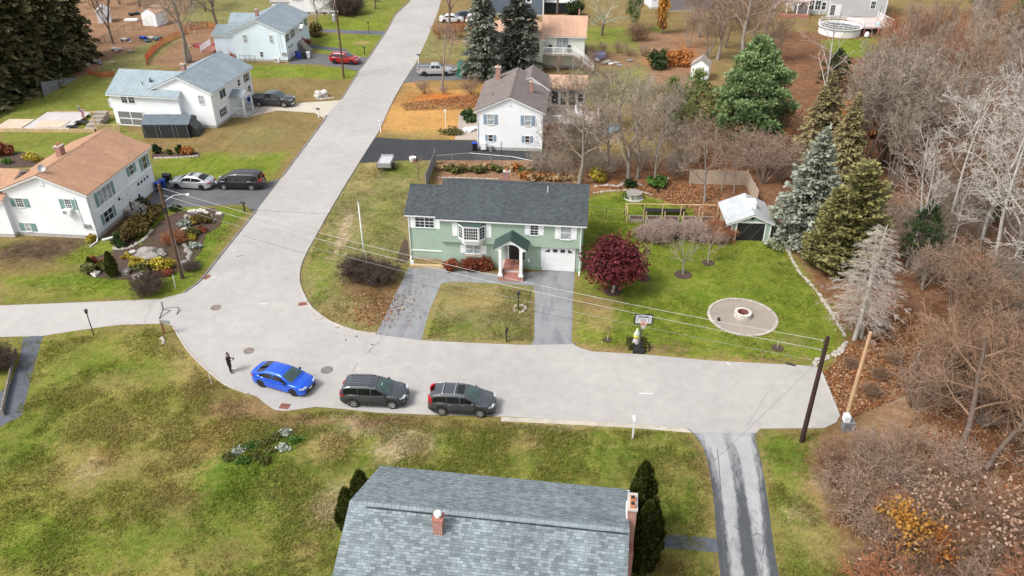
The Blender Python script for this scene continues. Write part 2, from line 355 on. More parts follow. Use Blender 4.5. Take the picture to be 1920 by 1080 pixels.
for a in [  # x, y, rx, ry, palette, opacity
 (70,470,85,28,'MU',.95),(30,500,120,14,'BR',.7),(60,545,110,12,'ST',.45),(120,530,60,12,'LG2',.6),(200,520,60,14,'LG2',.5),
 (840,188,95,12,'OLF',1),(790,205,90,14,'OR',.8),(840,160,80,8,'BR',.6),(800,250,80,8,'OL',.5),(760,180,30,14,'BR',.4),(1250,115,40,16,'OLF',.7),(1300,110,20,30,'OLF',.5),
 (1000,75,40,20,'PK',.6),(830,140,60,6,'LI',.9),(880,70,40,14,'PK',.5),(1150,110,50,14,'PK',.7),(1120,85,60,6,'BR',.5),
 (400,265,100,14,'BR',.8),(480,255,60,18,'OL',.6),(540,225,40,12,'BR',.6),(460,290,40,8,'OL',.7),(680,81,14,4,'ST',.9),(520,138,40,4,'OLG',.5),
 (700,530,60,35,'LI',.7),(720,585,50,22,'LI',.75),(640,590,60,14,'ST',.6),(600,470,18,40,'LG',.6),(610,530,14,40,'LG',.7),(590,440,14,60,'ST',.5),(740,360,30,40,'OL',.6),(760,320,40,14,'LG',.5),(690,330,20,30,'ST',.6),(720,400,24,50,'OLG',.5),(700,320,15,14,'ST',.6),
 (646,430,10,40,'SA',.7),(635,460,8,25,'SA',.7),(655,405,8,25,'SA',.6),
 (900,555,60,16,'ST',.65),(930,575,50,12,'ST',.5),(805,615,18,22,'LG',.9),(850,620,50,14,'LG',.5),(960,620,40,12,'OLG',.6),(880,645,110,5,'PK',.7),
 (1120,570,32,18,'PK',.8),(1085,590,9,40,'LG',.8),(1130,600,30,22,'ST',.65),(1150,570,30,12,'ST',.4),(1200,600,40,16,'LG2',.5),(1180,655,110,6,'PK',.85),(1400,676,130,5,'PK',.8),
 (1300,555,60,18,'LG2',.4),(1450,560,60,25,'LG2',.5),(1420,640,70,14,'OLG',.5),(1480,500,40,16,'OLG',.6),(1350,480,50,14,'OLG',.5),(1250,540,50,14,'OLG',.4),(1130,385,40,10,'LG2',.7),(1490,640,30,10,'OL',.5),(1105,530,25,14,'OLG',.7),
 (420,720,90,40,'BR',.55),(370,680,50,30,'ST',.5),(450,770,80,22,'PK',.7),(560,790,60,14,'PK',.65),(330,640,30,20,'BR',.6),(200,700,100,30,'LG2',.5),(120,680,60,40,'OLG',.6),(180,660,20,14,'LG',.6),(190,690,30,18,'LG',.6),(210,720,60,22,'ST',.4),(260,800,140,30,'ST',.35),
 (160,870,70,36,'ST',.45),(200,850,30,18,((.30,.16,.06),(.25,.16,.05)),.5),(400,820,60,36,((.28,.15,.06),(.2,.13,.05)),.5),(170,880,20,26,'SA',.4),(340,870,120,40,'ST',.35),(60,800,60,60,'LG2',.45),(30,860,60,30,'LG2',.5),(60,990,100,50,'LG',.6),(150,1020,160,50,'LG2',.5),(300,980,60,40,'LG2',.4),(330,940,70,30,'BR',.5),(15,905,18,14,((.14,.17,.01),(.16,.17,.02)),.6),
 (430,900,60,50,'LG2',.75),(470,870,60,34,'LG2',.85),(520,830,50,20,'LG2',.7),(430,950,60,40,'LG2',.6),(480,960,80,40,'OLG',.5),(400,1040,70,30,'BR',.4),(380,1010,30,30,'LG2',.4),
 (620,835,40,28,'ST',.9),(770,830,55,24,'SA',.55),(740,850,30,16,'SA',.5),(800,855,20,14,'BR',.7),(690,790,130,10,'PK',.9),(660,785,40,8,'SA',.5),(700,805,60,12,'SA',.45),(990,825,36,16,'ST',.8),(900,800,120,7,'BR',.7),(1060,800,120,6,'SA',.5),(615,950,32,40,'SA',.6),(570,1040,40,40,'BR',.7),(520,900,60,30,'OLG',.4),(1000,870,150,20,'OLG',.4),(860,840,60,16,'LG',.35),(1150,850,80,16,'LG2',.5),(740,800,20,10,'LG2',.6),(640,800,16,10,'LG2',.7),
 (1265,885,34,20,'ST',.6),(1250,960,40,30,'LG2',.45),(1300,850,20,16,'LG2',.5),(1240,1060,60,20,((.22,.11,.06),(.16,.1,.04)),.6),
 (1465,850,34,30,'LG2',.7),(1480,920,30,30,'OLG',.6),(1500,960,26,18,'SA',.45),(1540,930,36,40,'ST',.7),(1540,1020,60,40,'ST',.6),(1490,1030,20,30,'LG2',.5),
 (1700,640,70,50,((.20,.085,.04),(.27,.14,.08)),.9),(1650,770,80,60,((.26,.15,.08),(.31,.2,.12)),.8),(1650,720,40,14,'SA',.45),(1680,740,30,14,'SA',.4),(1620,700,40,10,'OL',.5),(1640,690,40,20,'OL',.4),(1690,560,50,60,'LID',.8),(1600,800,40,30,'BR',.6),(1800,600,120,100,'LID',.5),(1700,300,150,100,'LID',.5),(1850,950,120,120,'LI',.7),(1900,700,80,200,'LID',.4),(1690,60,80,12,'LID',.7)]:
    patch(*a)
for e_ in ([(1288,806),(1304,820),(1322,852),(1335,920),(1342,1000),(1351,1090),(1344,1090),(1334,1000),(1327,922),(1314,854),(1296,826)],[(1424,812),(1420,820),(1430,870),(1443,950),(1452,1020),(1464,1090),(1474,1090),(1461,1020),(1450,950),(1437,870),(1428,822)],[(1236,996),(1345,1006),(1345,1000),(1236,990)],[(786,640),(808,580),(826,534),(832,538),(814,584),(796,640)],[(1072,640),(1074,560),(1078,505),(1086,505),(1083,560),(1082,640)],[(880,646),(985,650),(985,640),(880,636)],[(1086,655),(1210,668),(1330,680),(1440,686),(1440,679),(1330,672),(1210,659),(1090,646)]): zone(e_, 'ST', 1, .8)
# break the edges of the patches up, blade by blade
jr = np.random.default_rng(5); jj, ii = np.meshgrid(np.arange(GX.shape[0]), np.arange(GX.shape[1]), indexing='ij')
oj = np.clip(jj+np.rint(jr.normal(0,2.2,GX.shape)).astype(int), 0, GX.shape[0]-1); oi = np.clip(ii+np.rint(jr.normal(0,2.2,GX.shape)).astype(int), 0, GX.shape[1]-1)
A0_, B0_ = A.copy(), B.copy(); A = .35*A+.65*A[oj,oi]; B = .35*B+.65*B[oj,oi]
def grid_mesh():
    ny, nx = GX.shape
    v = np.stack([GX, GY, np.zeros_like(GX)], -1).reshape(-1,3).astype(np.float32)
    idx = np.arange(nx*ny).reshape(ny,nx)
    q = np.stack([idx[:-1,:-1], idx[:-1,1:], idx[1:,1:], idx[1:,:-1]], -1).reshape(-1,4).astype(np.int32)
    me = bpy.data.meshes.new('ground'); me.vertices.add(len(v)); me.vertices.foreach_set('co', v.ravel())
    me.loops.add(q.size); me.loops.foreach_set('vertex_index', q.ravel())
    me.polygons.add(len(q)); me.polygons.foreach_set('loop_start', np.arange(0,q.size,4,dtype=np.int32)); me.update(calc_edges=True)
    for nm, arr in (('soil_a',A),('soil_b',B)):
        at = me.attributes.new(nm,'FLOAT_COLOR','POINT')
        at.data.foreach_set('color', np.concatenate([arr.reshape(-1,3), np.ones((nx*ny,1))],1).astype(np.float32).ravel())
    return me
def ground_mat():
    m, nt, b = newmat('ground')
    tc = N(nt,'TexCoord').outputs['Object']
    a1 = N(nt,'Attribute'); a1.attribute_name = 'soil_a'; a2 = N(nt,'Attribute'); a2.attribute_name = 'soil_b'
    def nz(scale, detail, rough, dist=0):
        n = N(nt,'TexNoise'); n.inputs['Scale'].default_value = scale; n.inputs['Detail'].default_value = detail; n.inputs['Roughness'].default_value = rough; n.inputs['Distortion'].default_value = dist
        nt.links.new(tc, n.inputs['Vector']); return n.outputs['Fac']
    mr = N(nt,'MapRange'); mr.inputs['From Min'].default_value = .4; mr.inputs['From Max'].default_value = .6; nt.links.new(nz(.9,8,.72,.6), mr.inputs['Value'])
    mx = N(nt,'MixRGB'); nt.links.new(mr.outputs[0], mx.inputs[0]); nt.links.new(a1.outputs['Color'], mx.inputs[1]); nt.links.new(a2.outputs['Color'], mx.inputs[2])
    c = mulnoise(nt, mx.outputs[0], .22, .16, tc, 3); c = mulnoise(nt, c, 1.5, .2, tc, 5, .7); c = mulnoise(nt, c, 4.2, .3, tc, 6, .75); c = mulnoise(nt, c, 17, .35, tc, 3, .7)
    nt.links.new(c, b.inputs['Base Color']); b.inputs['Roughness'].default_value = .95; b.inputs['Specular IOR Level'].default_value = .1
    bp = N(nt,'Bump'); bp.inputs['Strength'].default_value = .9; bp.inputs['Distance'].default_value = .12
    nt.links.new(nz(6,6,.7), bp.inputs['Height']); nt.links.new(bp.outputs[0], b.inputs['Normal'])
    return m
go = bpy.data.objects.new('ground', grid_mesh()); COL.objects.link(go); go.data.materials.append(ground_mat()); struct(go)
def soil_at(x, y):
    """colour pair of the ground at world points (numpy arrays)"""
    i = np.clip(np.searchsorted(X, x), 0, len(X)-1); j = np.clip(np.searchsorted(Y, y), 0, len(Y)-1)
    return A[j,i], B[j,i]

# ---------------- roads, drives, kerbs ----------------
def sheet(name, pts, z, mat, raw=False, smoothn=0):
    w2 = [p if raw else G2(*p) for p in pts]
    if smoothn: w2 = catmull(w2, smoothn, True)
    tris = tessellate_polygon([[Vector((p[0],p[1],0)) for p in w2]])
    me = bpy.data.meshes.new(name)
    f = []
    for t in tris:
        a,b,c = [w2[i] for i in t]
        f.append(tuple(t) if (b[0]-a[0])*(c[1]-a[1])-(b[1]-a[1])*(c[0]-a[0]) > 0 else tuple(t)[::-1])
    me.from_pydata([(p[0],p[1],z) for p in w2], [], f); me.materials.append(mat); me.update()
    o = bpy.data.objects.new(name, me); COL.objects.link(o); return struct(o)
def asphalt(name, col, amt=.06, cracks=.0, wear=None, fine=.1):
    m, nt, b = newmat(name); tc = N(nt,'TexCoord').outputs['Object']
    c = mulnoise(nt, mulnoise(nt, mulnoise(nt, col, .12, amt, tc), 1.1, amt*.8, tc), 30, fine, tc)
    if wear:   # old sealant in dark streaks along the drive
        mp = N(nt,'Mapping'); mp.inputs['Rotation'].default_value = (0,0,wear['rot']); mp.inputs['Scale'].default_value = wear['scale']; nt.links.new(tc, mp.inputs['Vector'])
        no = N(nt,'TexNoise'); no.inputs['Scale'].default_value = 1; no.inputs['Detail'].default_value = 6; no.inputs['Roughness'].default_value = .62; no.inputs['Distortion'].default_value = .5; nt.links.new(mp.outputs[0], no.inputs['Vector'])
        mr = N(nt,'MapRange'); mr.inputs['From Min'].default_value = wear['lo']; mr.inputs['From Max'].default_value = wear['hi']; nt.links.new(no.outputs['Fac'], mr.inputs['Value'])
        mx = N(nt,'MixRGB'); nt.links.new(mr.outputs[0], mx.inputs[0]); nt.links.new(c, mx.inputs[1]); mx.inputs[2].default_value = c4(wear['col']); c = mulnoise(nt, mx.outputs[0], 8, .08, tc)
    if cracks:
        dn = N(nt,'TexNoise'); dn.inputs['Scale'].default_value = .6; dn.inputs['Detail'].default_value = 5; nt.links.new(tc, dn.inputs['Vector'])
        ad = N(nt,'VectorMath', operation='MULTIPLY_ADD'); nt.links.new(dn.outputs['Color'], ad.inputs[0]); ad.inputs[1].default_value = (3,3,0); nt.links.new(tc, ad.inputs[2])
        vo = N(nt,'TexVoronoi'); vo.feature = 'DISTANCE_TO_EDGE'; vo.inputs['Scale'].default_value = .11; nt.links.new(ad.outputs[0], vo.inputs['Vector'])
        lt = N(nt,'MapRange'); lt.inputs['From Min'].default_value = .002; lt.inputs['From Max'].default_value = .006; lt.inputs['To Min'].default_value = 1-cracks; lt.inputs['To Max'].default_value = 1; nt.links.new(vo.outputs['Distance'], lt.inputs['Value'])
        vm = N(nt,'VectorMath', operation='SCALE'); nt.links.new(c, vm.inputs[0]); nt.links.new(lt.outputs[0], vm.inputs['Scale']); c = vm.outputs[0]
    nt.links.new(c, b.inputs['Base Color']); b.inputs['Roughness'].default_value = .9; b.inputs['Specular IOR Level'].default_value = .2
    return m
M['road'] = asphalt('worn_pale_asphalt', (.362,.343,.324), .085, .05, fine=.06)
M['road2'] = asphalt('worn_pale_asphalt_side', (.38,.362,.34), .06, .12, fine=.07)
M['drive'] = asphalt('grey_asphalt_drive', (.225,.23,.235), .14, .1, dict(rot=R(12), scale=(.9,.22,1), lo=.5, hi=.75, col=(.13,.135,.145)))
M['drive_dark'] = asphalt('dark_asphalt_drive', (.125,.125,.13), .15)
M['drive_black'] = asphalt('fresh_black_asphalt', (.042,.044,.047), .12)
M['drive_streak'] = asphalt('streaked_asphalt_drive', (.27,.275,.28), .12, .25, dict(rot=R(14), scale=(1.3,.13,1), lo=.455, hi=.54, col=(.06,.065,.072)))
M['drive_con'] = asphalt('pale_concrete_drive', (.46,.41,.34), .08, .12); M['path_blue'] = asphalt('dark_asphalt_path', (.10,.11,.13), .2, .3)
M['gravel'] = pbr('gravel', (.36,.30,.25), .95, noise=(.8,.15), fine=(9,.3), bump=(25,.8)); M['pavers'] = pbr('patio_dust', (.28,.24,.20), .95, noise=(.7,.12), fine=(12,.15), bump=(25,.4))
LEFT_KERB = [(768,3),(752,18),(740,30),(726,56),(692,107),(676,129)]
LK2 = [(672,135),(640,186)]; LK3 = [(612,217),(606,228),(575,270),(545,310),(529,332)]
LK4 = [(481,395),(435,452),(405,490),(375,527),(345,549)]
RK1 = [(757,153),(735,192),(713,240),(704,256)]; RK2 = [(674,303),(630,375),(592,442),(567,490),(561,525),(571,556),(587,580),(620,604),(665,621),(705,627)]
side_top = [(300,561),(200,565),(0,573),(-250,585)]; side_bot = [(-250,650),(0,632),(80,630),(150,619),(225,609),(300,607),(325,611)]
loop_bot = [(338,635),(355,660),(390,695),(425,722),(465,738),(482,744),(497,757),(515,769),(535,771),(557,768),(592,763),(642,767),(705,774),(805,778),(960,782),(1100,790),(1190,795),(1292,804),(1300,812),(1418,812),(1425,804),(1545,803),(1568,792)]
loop_top = [(1574,780),(1560,745),(1537,692),(1528,686),(1440,682),(1330,676),(1285,672),(1210,665),(1110,659),(1086,652),(1074,645),(1000,647),(985,647),(880,643),(787,638),(705,627)]
rk_rev = RK2[::-1][1:] + RK1[::-1] + [(780,117),(800,75),(822,20),(832,-20)]
road_px = LEFT_KERB + LK2 + LK3 + LK4 + side_top[:1] + [(310,600)] + loop_bot + loop_top + rk_rev + [(775,-20)]
sheet('road', [(778,-10)] + LEFT_KERB + LK2 + LK3 + LK4 + side_top[:1] + side_bot[-2:] + loop_bot + loop_top + rk_rev, .016, M['road'])
sheet('side_road', [(308,560)] + side_top + side_bot, .012, M['road2'])
def kerb(px, mat, side=0, h=.11, wd=.16, n=5):
    w2 = catmull([G2(*p) for p in px], n); m = MB(); ring = []
    for i, p in enumerate(w2):
        a = w2[max(i-1,0)]; b = w2[min(i+1,len(w2)-1)]; t = Vector((b[0]-a[0], b[1]-a[1])); t.normalize(); nx, ny = -t.y*wd/2, t.x*wd/2
        k = len(m.v); m.v += [(p[0]-nx*1.3,p[1]-ny*1.3,0),(p[0]-nx*.7,p[1]-ny*.7,h),(p[0]+nx*.7,p[1]+ny*.7,h),(p[0]+nx*1.3,p[1]+ny*1.3,0)]
        if i:
            for q in range(3): m.f.append((k-4+q,k+q,k+q+1,k-3+q)); m.m.append(0)
    m.f += [(0,1,2,3),(k+3,k+2,k+1,k)]; m.m += [0,0]
    return struct(m.build('kerb', mat))
M['kerb'] = pbr('kerb', (.22,.205,.195), .9, noise=(.6,.2), fine=(7,.2), bump=(15,.4)); M['kerb_pale'] = pbr('pale_kerb', (.36,.335,.31), .9, noise=(.6,.2), fine=(7,.2), bump=(15,.4))
for k_ in (LEFT_KERB, LK2, LK3, LK4): kerb(k_, M['kerb'])
for k_ in (RK1, RK2): kerb(k_, M['kerb_pale'])
kerb([(325,611),(338,635),(355,660),(390,695),(425,722),(465,738)], M['kerb_pale'], h=.06, wd=.12)
kerb([(1574,782),(1560,746),(1538,694)], M['kerb_pale'], h=.07)
D_ = .008
sheet('driveway', [(278,392),(291,346),(340,349),(502,342),(527,334),(478,400),(458,383)], D_, M['drive_dark'])
sheet('driveway', [(415,222),(470,193),(560,193),(640,188),(608,222),(590,212),(520,207),(470,219)], D_, M['drive_con'])
sheet('driveway', [(541,120),(552,97),(600,101),(640,104),(694,108),(672,134),(640,127),(600,121)], D_, M['drive_dark'])
sheet('footpath', [(590,54),(726,59),(722,66),(640,62),(590,58)], D_, M['path_blue'])
sheet('footpath', [(570,82),(600,86),(650,92),(655,99),(640,104),(630,97),(570,88)], D_, M['path_blue'])
sheet('driveway', [(672,306),(702,257),(712,258),(770,262),(890,263),(900,278),(1030,284),(1035,302),(1000,300),(760,301)], D_, M['drive_black'])
sheet('driveway', [(754,157),(782,117),(850,122),(925,132),(935,146),(860,150),(790,151)], D_, M['drive_dark'])
sheet('footpath', [(860,215),(892,208),(897,262),(852,262),(858,240)], .004, M['gravel'])
sheet('driveway', [(703,631),(740,555),(766,503),(830,502),(900,511),(945,514),(1078,504),(1074,560),(1072,640),(1084,655),(995,650),(1002,636),(1003,552),(1000,536),(940,532),(840,528),(826,534),(806,580),(789,642)], D_, M['drive'])
def strip(name, left, right, z, mat):
    a_, b_ = catmull([G2(*p) for p in left], 8), catmull([G2(*p) for p in right], 8); K = 10
    v = []; ac = []; al = []; d = 0
    for i in range(len(a_)):
        if i: d += math.dist(a_[i],a_[i-1])
        for k in range(K+1): f = k/K; v.append((a_[i][0]+(b_[i][0]-a_[i][0])*f, a_[i][1]+(b_[i][1]-a_[i][1])*f, z)); ac.append(2*f-1); al.append(d)
    f = [(i*(K+1)+k+1, i*(K+1)+k, (i+1)*(K+1)+k, (i+1)*(K+1)+k+1) for i in range(len(a_)-1) for k in range(K)]
    me = bpy.data.meshes.new(name); me.from_pydata(v, [], [q[::-1] for q in f]); me.materials.append(mat)
    for nm, ar in (('across',ac),('along',al)): me.attributes.new(nm,'FLOAT','POINT').data.foreach_set('value', ar)
    me.update(); o = bpy.data.objects.new(name, me); COL.objects.link(o); return struct(o)
def track_mat():
    m, nt, b = newmat('worn_sealed_drive'); tc = N(nt,'TexCoord').outputs['Object']
    ac = N(nt,'Attribute'); ac.attribute_name = 'across'; al = N(nt,'Attribute'); al.attribute_name = 'along'
    cv = N(nt,'ValToRGB'); cv.color_ramp.interpolation = 'EASE'; el = cv.color_ramp.elements; el[0].position = 0; el[0].color = (.85,.85,.85,1); el[1].position = 1; el[1].color = (.85,.85,.85,1)
    for p, q in ((.12,.62),(.24,.16),(.36,.22),(.47,.70),(.58,.72),(.68,.30),(.80,.22),(.90,.62)): e = el.new(p); e.color = (q,q,q,1)
    mr = N(nt,'MapRange'); mr.inputs['From Min'].default_value = -1; nt.links.new(ac.outputs['Fac'], mr.inputs['Value']); nt.links.new(mr.outputs[0], cv.inputs[0])
    cb = N(nt,'CombineXYZ'); s1 = N(nt,'Math', operation='MULTIPLY'); s1.inputs[1].default_value = 4.0; nt.links.new(ac.outputs['Fac'], s1.inputs[0]); s2 = N(nt,'Math', operation='MULTIPLY'); s2.inputs[1].default_value = .8; nt.links.new(al.outputs['Fac'], s2.inputs[0]); nt.links.new(s1.outputs[0], cb.inputs[0]); nt.links.new(s2.outputs[0], cb.inputs[1])
    no = N(nt,'TexNoise'); no.inputs['Scale'].default_value = 1.5; no.inputs['Detail'].default_value = 9; no.inputs['Roughness'].default_value = .72; no.inputs['Distortion'].default_value = .6; nt.links.new(cb.outputs[0], no.inputs['Vector'])
    ad = N(nt,'Math', operation='ADD'); nt.links.new(no.outputs['Fac'], ad.inputs[0]); nt.links.new(cv.outputs[0], ad.inputs[1])
    ag = N(nt,'MapRange'); ag.inputs['From Min'].default_value = 0; ag.inputs['From Max'].default_value = 9; ag.inputs['To Min'].default_value = -.42; ag.inputs['To Max'].default_value = .06; nt.links.new(al.outputs['Fac'], ag.inputs['Value'])
    a2 = N(nt,'Math', operation='ADD'); nt.links.new(ad.outputs[0], a2.inputs[0]); nt.links.new(ag.outputs[0], a2.inputs[1])
    m2 = N(nt,'MapRange'); m2.inputs['From Min'].default_value = .70; m2.inputs['From Max'].default_value = 1.10; nt.links.new(a2.outputs[0], m2.inputs['Value'])
    mx = N(nt,'MixRGB'); nt.links.new(m2.outputs[0], mx.inputs[0]); mx.inputs[1].default_value = (.315,.315,.32,1); mx.inputs[2].default_value = (.062,.067,.074,1)
    c = mulnoise(nt, mulnoise(nt, mx.outputs[0], .8, .12, tc), 20, .12, tc); nt.links.new(c, b.inputs['Base Color']); b.inputs['Roughness'].default_value = .9; return m
strip('driveway', [(1286,803),(1304,818),(1322,850),(1336,920),(1343,1000),(1352,1090),(1370,1250)], [(1430,803),(1416,818),(1428,870),(1441,950),(1450,1020),(1462,1090),(1490,1250)], D_, track_mat())
sheet('footpath', [(1200,998),(1237,1000),(1345,1010),(1347,1036),(1236,1026),(1200,1022)], .004, M['path_blue'])
sheet('footpath', [(43,634),(82,627),(66,680),(40,780),(0,800),(-40,800),(-30,760),(20,720),(38,670)], D_, M['path_blue'])
sheet('verge', [(940,782),(1100,788),(1190,794),(1295,803),(1302,812),(1180,802),(1050,795),(940,790)], .005, pbr('sandy_verge',(.40,.36,.29),.95,noise=(1,.2),fine=(9,.2)))
# ---------------- house builders (local frame: x along the front, y to the back) ----------------
def block(root, x0, x1, y0, y1, ze, zr, axis, wall, roof, oh=.35, rake=.25, zb=0, ym=None, found=.35, trim='white', wallname='wall'):
    """gabled block; axis = direction of the ridge"""
    a0, a1, b0, b1 = (x0,x1,y0,y1) if axis == 'x' else (y0,y1,x0,x1)
    mid = (b0+b1)/2 if ym is None else ym
    sf, sb = (zr-ze)/(mid-b0), (zr-ze)/(b1-mid)
    pax = 'x' if axis == 'x' else 'y'
    zw = zb+found
    MB().prism([(b0,zw),(b1,zw),(b1,ze-.03),(mid,zr-.05),(b0,ze-.03)], a0, a1, pax).build(wallname, wall, root)
    if found: MB().box(x0+.03,x1-.03,y0+.03,y1-.03,zb-.3,zw+.01).build('foundation', M['concrete'], root)
    def chev(e, t0, t1, c):
        return [(b0-c,ze-sf*c+t0),(mid,zr+t0),(b1+c,ze-sb*c+t0),(b1+c,ze-sb*c+t1),(mid,zr+t1),(b0-c,ze-sb*c+t1 if False else ze-sf*c+t1)]
    MB().prism(chev(0,.14,.075,oh+.03), a0-rake-.03, a1+rake+.03, pax).build('roof', roof, root)
    MB().prism(chev(0,.075,-.10,oh), a0-rake, a1+rake, pax).build('fascia', M[trim], root)
    return (mid, zr+.14)
def ridgecap(root, x0, x1, mid, z, axis, mat, w=.17, n=0):
    m = MB(); L = x1-x0; k = n or max(3,int(L/.3))
    for i in range(k):
        a = x0+L*i/k; b = a+L/k*.93; dz = .012*(i%2)
        pr = [(mid-w,z-.055+dz),(mid,z+.03+dz),(mid+w,z-.055+dz),(mid+w,z-.085),(mid,z-.005),(mid-w,z-.085)]
        m.prism(pr, a, b, 'x' if axis == 'x' else 'y')
    return m.build('ridge_cap', mat, root)
_wc = {}
def win(root, ox, oy, ang, u, z, w, h, cols=2, rows=2, grid=(0,0), shut=None, shw=.4, glass='glass', casing=.07, sill=True, name='window', shmat=None, shz=None):
    """window with its foot at (u, z) of the wall that starts at (ox,oy) and runs at ang degrees; outward is -y of the wall frame"""
    a = R(ang); px, py = ox+u*math.cos(a), oy+u*math.sin(a)
    key = (round(w,2),round(h,2),cols,rows,grid,glass,casing)
    if key not in _wc:
        m = MB(); c = casing; d = .05
        m.box(-c,0,-d,0,-c,h+c); m.box(w,w+c,-d,0,-c,h+c); m.box(0,w,-d,0,h,h+c); m.box(0,w,-d-.03,0,-c,0)
        for i in range(1,cols): m.box(w*i/cols-.03,w*i/cols+.03,-d+.008,0,0,h)
        for i in range(1,rows): m.box(0,w,-d+.012,0,h*i/rows-.025,h*i/rows+.025)
        for i in range(1,grid[0]+1): t = w*i/(grid[0]+1); m.box(t-.013,t+.013,-d+.018,0,0,h)
        for i in range(1,grid[1]+1): t = h*i/(grid[1]+1); m.box(0,w,-d+.021,0,t-.013,t+.013)
        _wc[key] = (m.mesh('window', M['white']), MB().box(0,w,-.022,-.002,0,h).mesh('pane', M[glass]))
    f, g = _wc[key]
    o = part(name, f, root, (px,py,z), a); part('pane', g, o)
    if shut:
        k2 = ('s',round(shw,2),round(h,2),shut)
        if k2 not in _wc:
            m = MB(); m.box(0,shw,-.035,-.003,0,h)
            for zz in (.03,h*.52): m.box(.05,shw-.05,-.045,-.036,zz+.04,zz+h*.42)
            _wc[k2] = m.mesh('shutter', M[shut])
        part('shutter', _wc[k2], o, (-shw-casing-.01,0,0)); part('shutter', _wc[k2], o, (w+casing+.01,0,0))
    return o
def door(root, ox, oy, ang, u, z, w, h, mat, name='door'):
    a = R(ang); px, py = ox+u*math.cos(a), oy+u*math.sin(a)
    m = MB(); m.box(-.1,0,-.05,0,0,h+.1); m.box(w,w+.1,-.05,0,0,h+.1); m.box(0,w,-.05,0,h,h+.1)
    f = m.build('door_frame', M['white'], root, (px,py,z), a)
    p = MB(); p.box(0,w,-.03,-.002,0,h)
    for i in range(2):
        for j in range(3): p.box(w*(.1+.45*i),w*(.45+.45*i),-.038,-.031,h*(.06+.31*j),h*(.32+.31*j))
    p.build('door', M[mat], f); MB().box(w*.88,w*.94,-.08,-.039,h*.44,h*.5).build('handle', M['metal'], f)
    return f
def garage(root, ox, oy, ang, u, z, w, h, arched=False, mat='white'):
    a = R(ang); px, py = ox+u*math.cos(a), oy+u*math.sin(a)
    m = MB(); m.box(-.12,0,-.06,0,0,h+.12); m.box(w,w+.12,-.06,0,0,h+.12); m.box(0,w,-.06,0,h,h+.12)
    f = m.build('garage_frame', M['white'], root, (px,py,z), a)
    p = MB()
    for j in range(4): p.box(0,w,-.03,-.002,h*j/4+.008,h*(j+1)/4-.008)
    d = p.build('garage_door', M[mat], f)
    g = MB(); pw = w/4
    for i in range(4):
        x0, x1 = pw*i+pw*.2, pw*i+pw*.8; z0, z1 = h*.80, h*.94
        if arched and i in (0,3): g.prism([(x0,z0),(x1,z0),(x1,z1 if i==0 else z0+.05),((x0+x1)/2,(z0+z1)/2+.06),(x0,z0+.05 if i==0 else z1)], -.04, -.031, 'y')
        else: g.box(x0,x1,-.04,-.031,z0,z1)
    g.build('garage_glass', M['glass'], f)
    return f
def chimney(root, x, y, z0, z1, w=.6, d=.6, flue=1, name='chimney', cap=True):
    c = MB().box(x-w/2,x+w/2,y-d/2,y+d/2,z0,z1).build(name, M['brick'], root)
    MB().box(x-w/2-.06,x+w/2+.06,y-d/2-.06,y+d/2+.06,z1,z1+.1).build('chimney_cap', M['concrete'], c)
    for i in range(flue):
        yy = y+(i-(flue-1)/2)*d*.5
        MB().lathe([(.11,z1+.1),(.11,z1+.32),(.085,z1+.32),(.085,z1+.2)],8,(x,yy)).build('flue', M['flue'], c)
    return c
M['flue'] = pbr('clay_flue', (.5,.2,.08), .8)
def railing(parent, pts, h=.95, step=.16, mat='white', name='railing', post=1.8):
    m = MB()
    for (x0,y0,z0),(x1,y1,z1) in zip(pts, pts[1:]):
        L = math.hypot(x1-x0,y1-y0); n = max(1,int(L/step))
        m.tube([(x0,y0,z0+h),(x1,y1,z1+h)],.045,4); m.tube([(x0,y0,z0+.12),(x1,y1,z1+.12)],.035,4)
        for i in range(n+1):
            t = i/n; x,y,z = x0+(x1-x0)*t, y0+(y1-y0)*t, z0+(z1-z0)*t
            m.box(x-.022,x+.022,y-.022,y+.022,z+.1,z+h)
        k = max(1,round(L/post))
        for i in range(k+1):
            t = i/k; x,y,z = x0+(x1-x0)*t, y0+(y1-y0)*t, z0+(z1-z0)*t
            m.box(x-.06,x+.06,y-.06,y+.06,z-.1,z+h+.08)
    return m.build(name, M[mat], parent)
def pipe(root, pts, r, mat, name): return MB().tube(pts, r, 6).build(name, M[mat], root)
def wallbox(root, name, ox, oy, ang, u0, u1, z0, z1, d, mat, d0=.003):
    a = R(ang); return MB().box(u0,u1,-d,-d0,z0,z1).build(name, M[mat], root, (ox,oy,0), a)

# ---- the green split-level ----
h = thing('green_house', 'light green split-level house with charcoal roof, arched white portico and white garage door', 'house', (-9.4,62.85), R(-6.3))
W_, g = M['green_siding'], h
# main: upper storey overhangs the lower one by 0.3
MB().box(3.1,15.6,.3,7.7,.3,2.6).build('lower_wall', W_, h); MB().box(3.13,15.57,.33,7.67,-.2,.31).build('foundation', M['green_found'] if 'green_found' in M else M['concrete'], h)
block(h, 3.1, 15.6, 0, 8, 4.98, 6.68, 'x', W_, M['roof_green_house'], oh=.3, rake=.3, zb=2.55, found=0, wallname='upper_wall')
block(h, 0, 3.1, 1.15, 6.85, 4.62, 6.02, 'x', W_, M['roof_green_house'], oh=.25, rake=.25, found=.2, wallname='side_wall')
ridgecap(h, 2.8, 15.9, 4, 6.82, 'x', M['roof_green_house']); ridgecap(h, -.25, 2.8, 4, 6.16, 'x', M['roof_green_house'])
win(h, 0,1.15,0, .66, 3.3, 1.66, 1.17, 2, 2, (3,3), glass='glass')
wallbox(h,'white_panel',0,1.15,0,.1,.57,3.18,4.5,.03,'white'); wallbox(h,'white_panel',0,1.15,0,2.41,2.86,3.18,4.5,.03,'white')
wallbox(h,'sill_board',0,1.15,0,0,3.1,.86,.98,.05,'white')
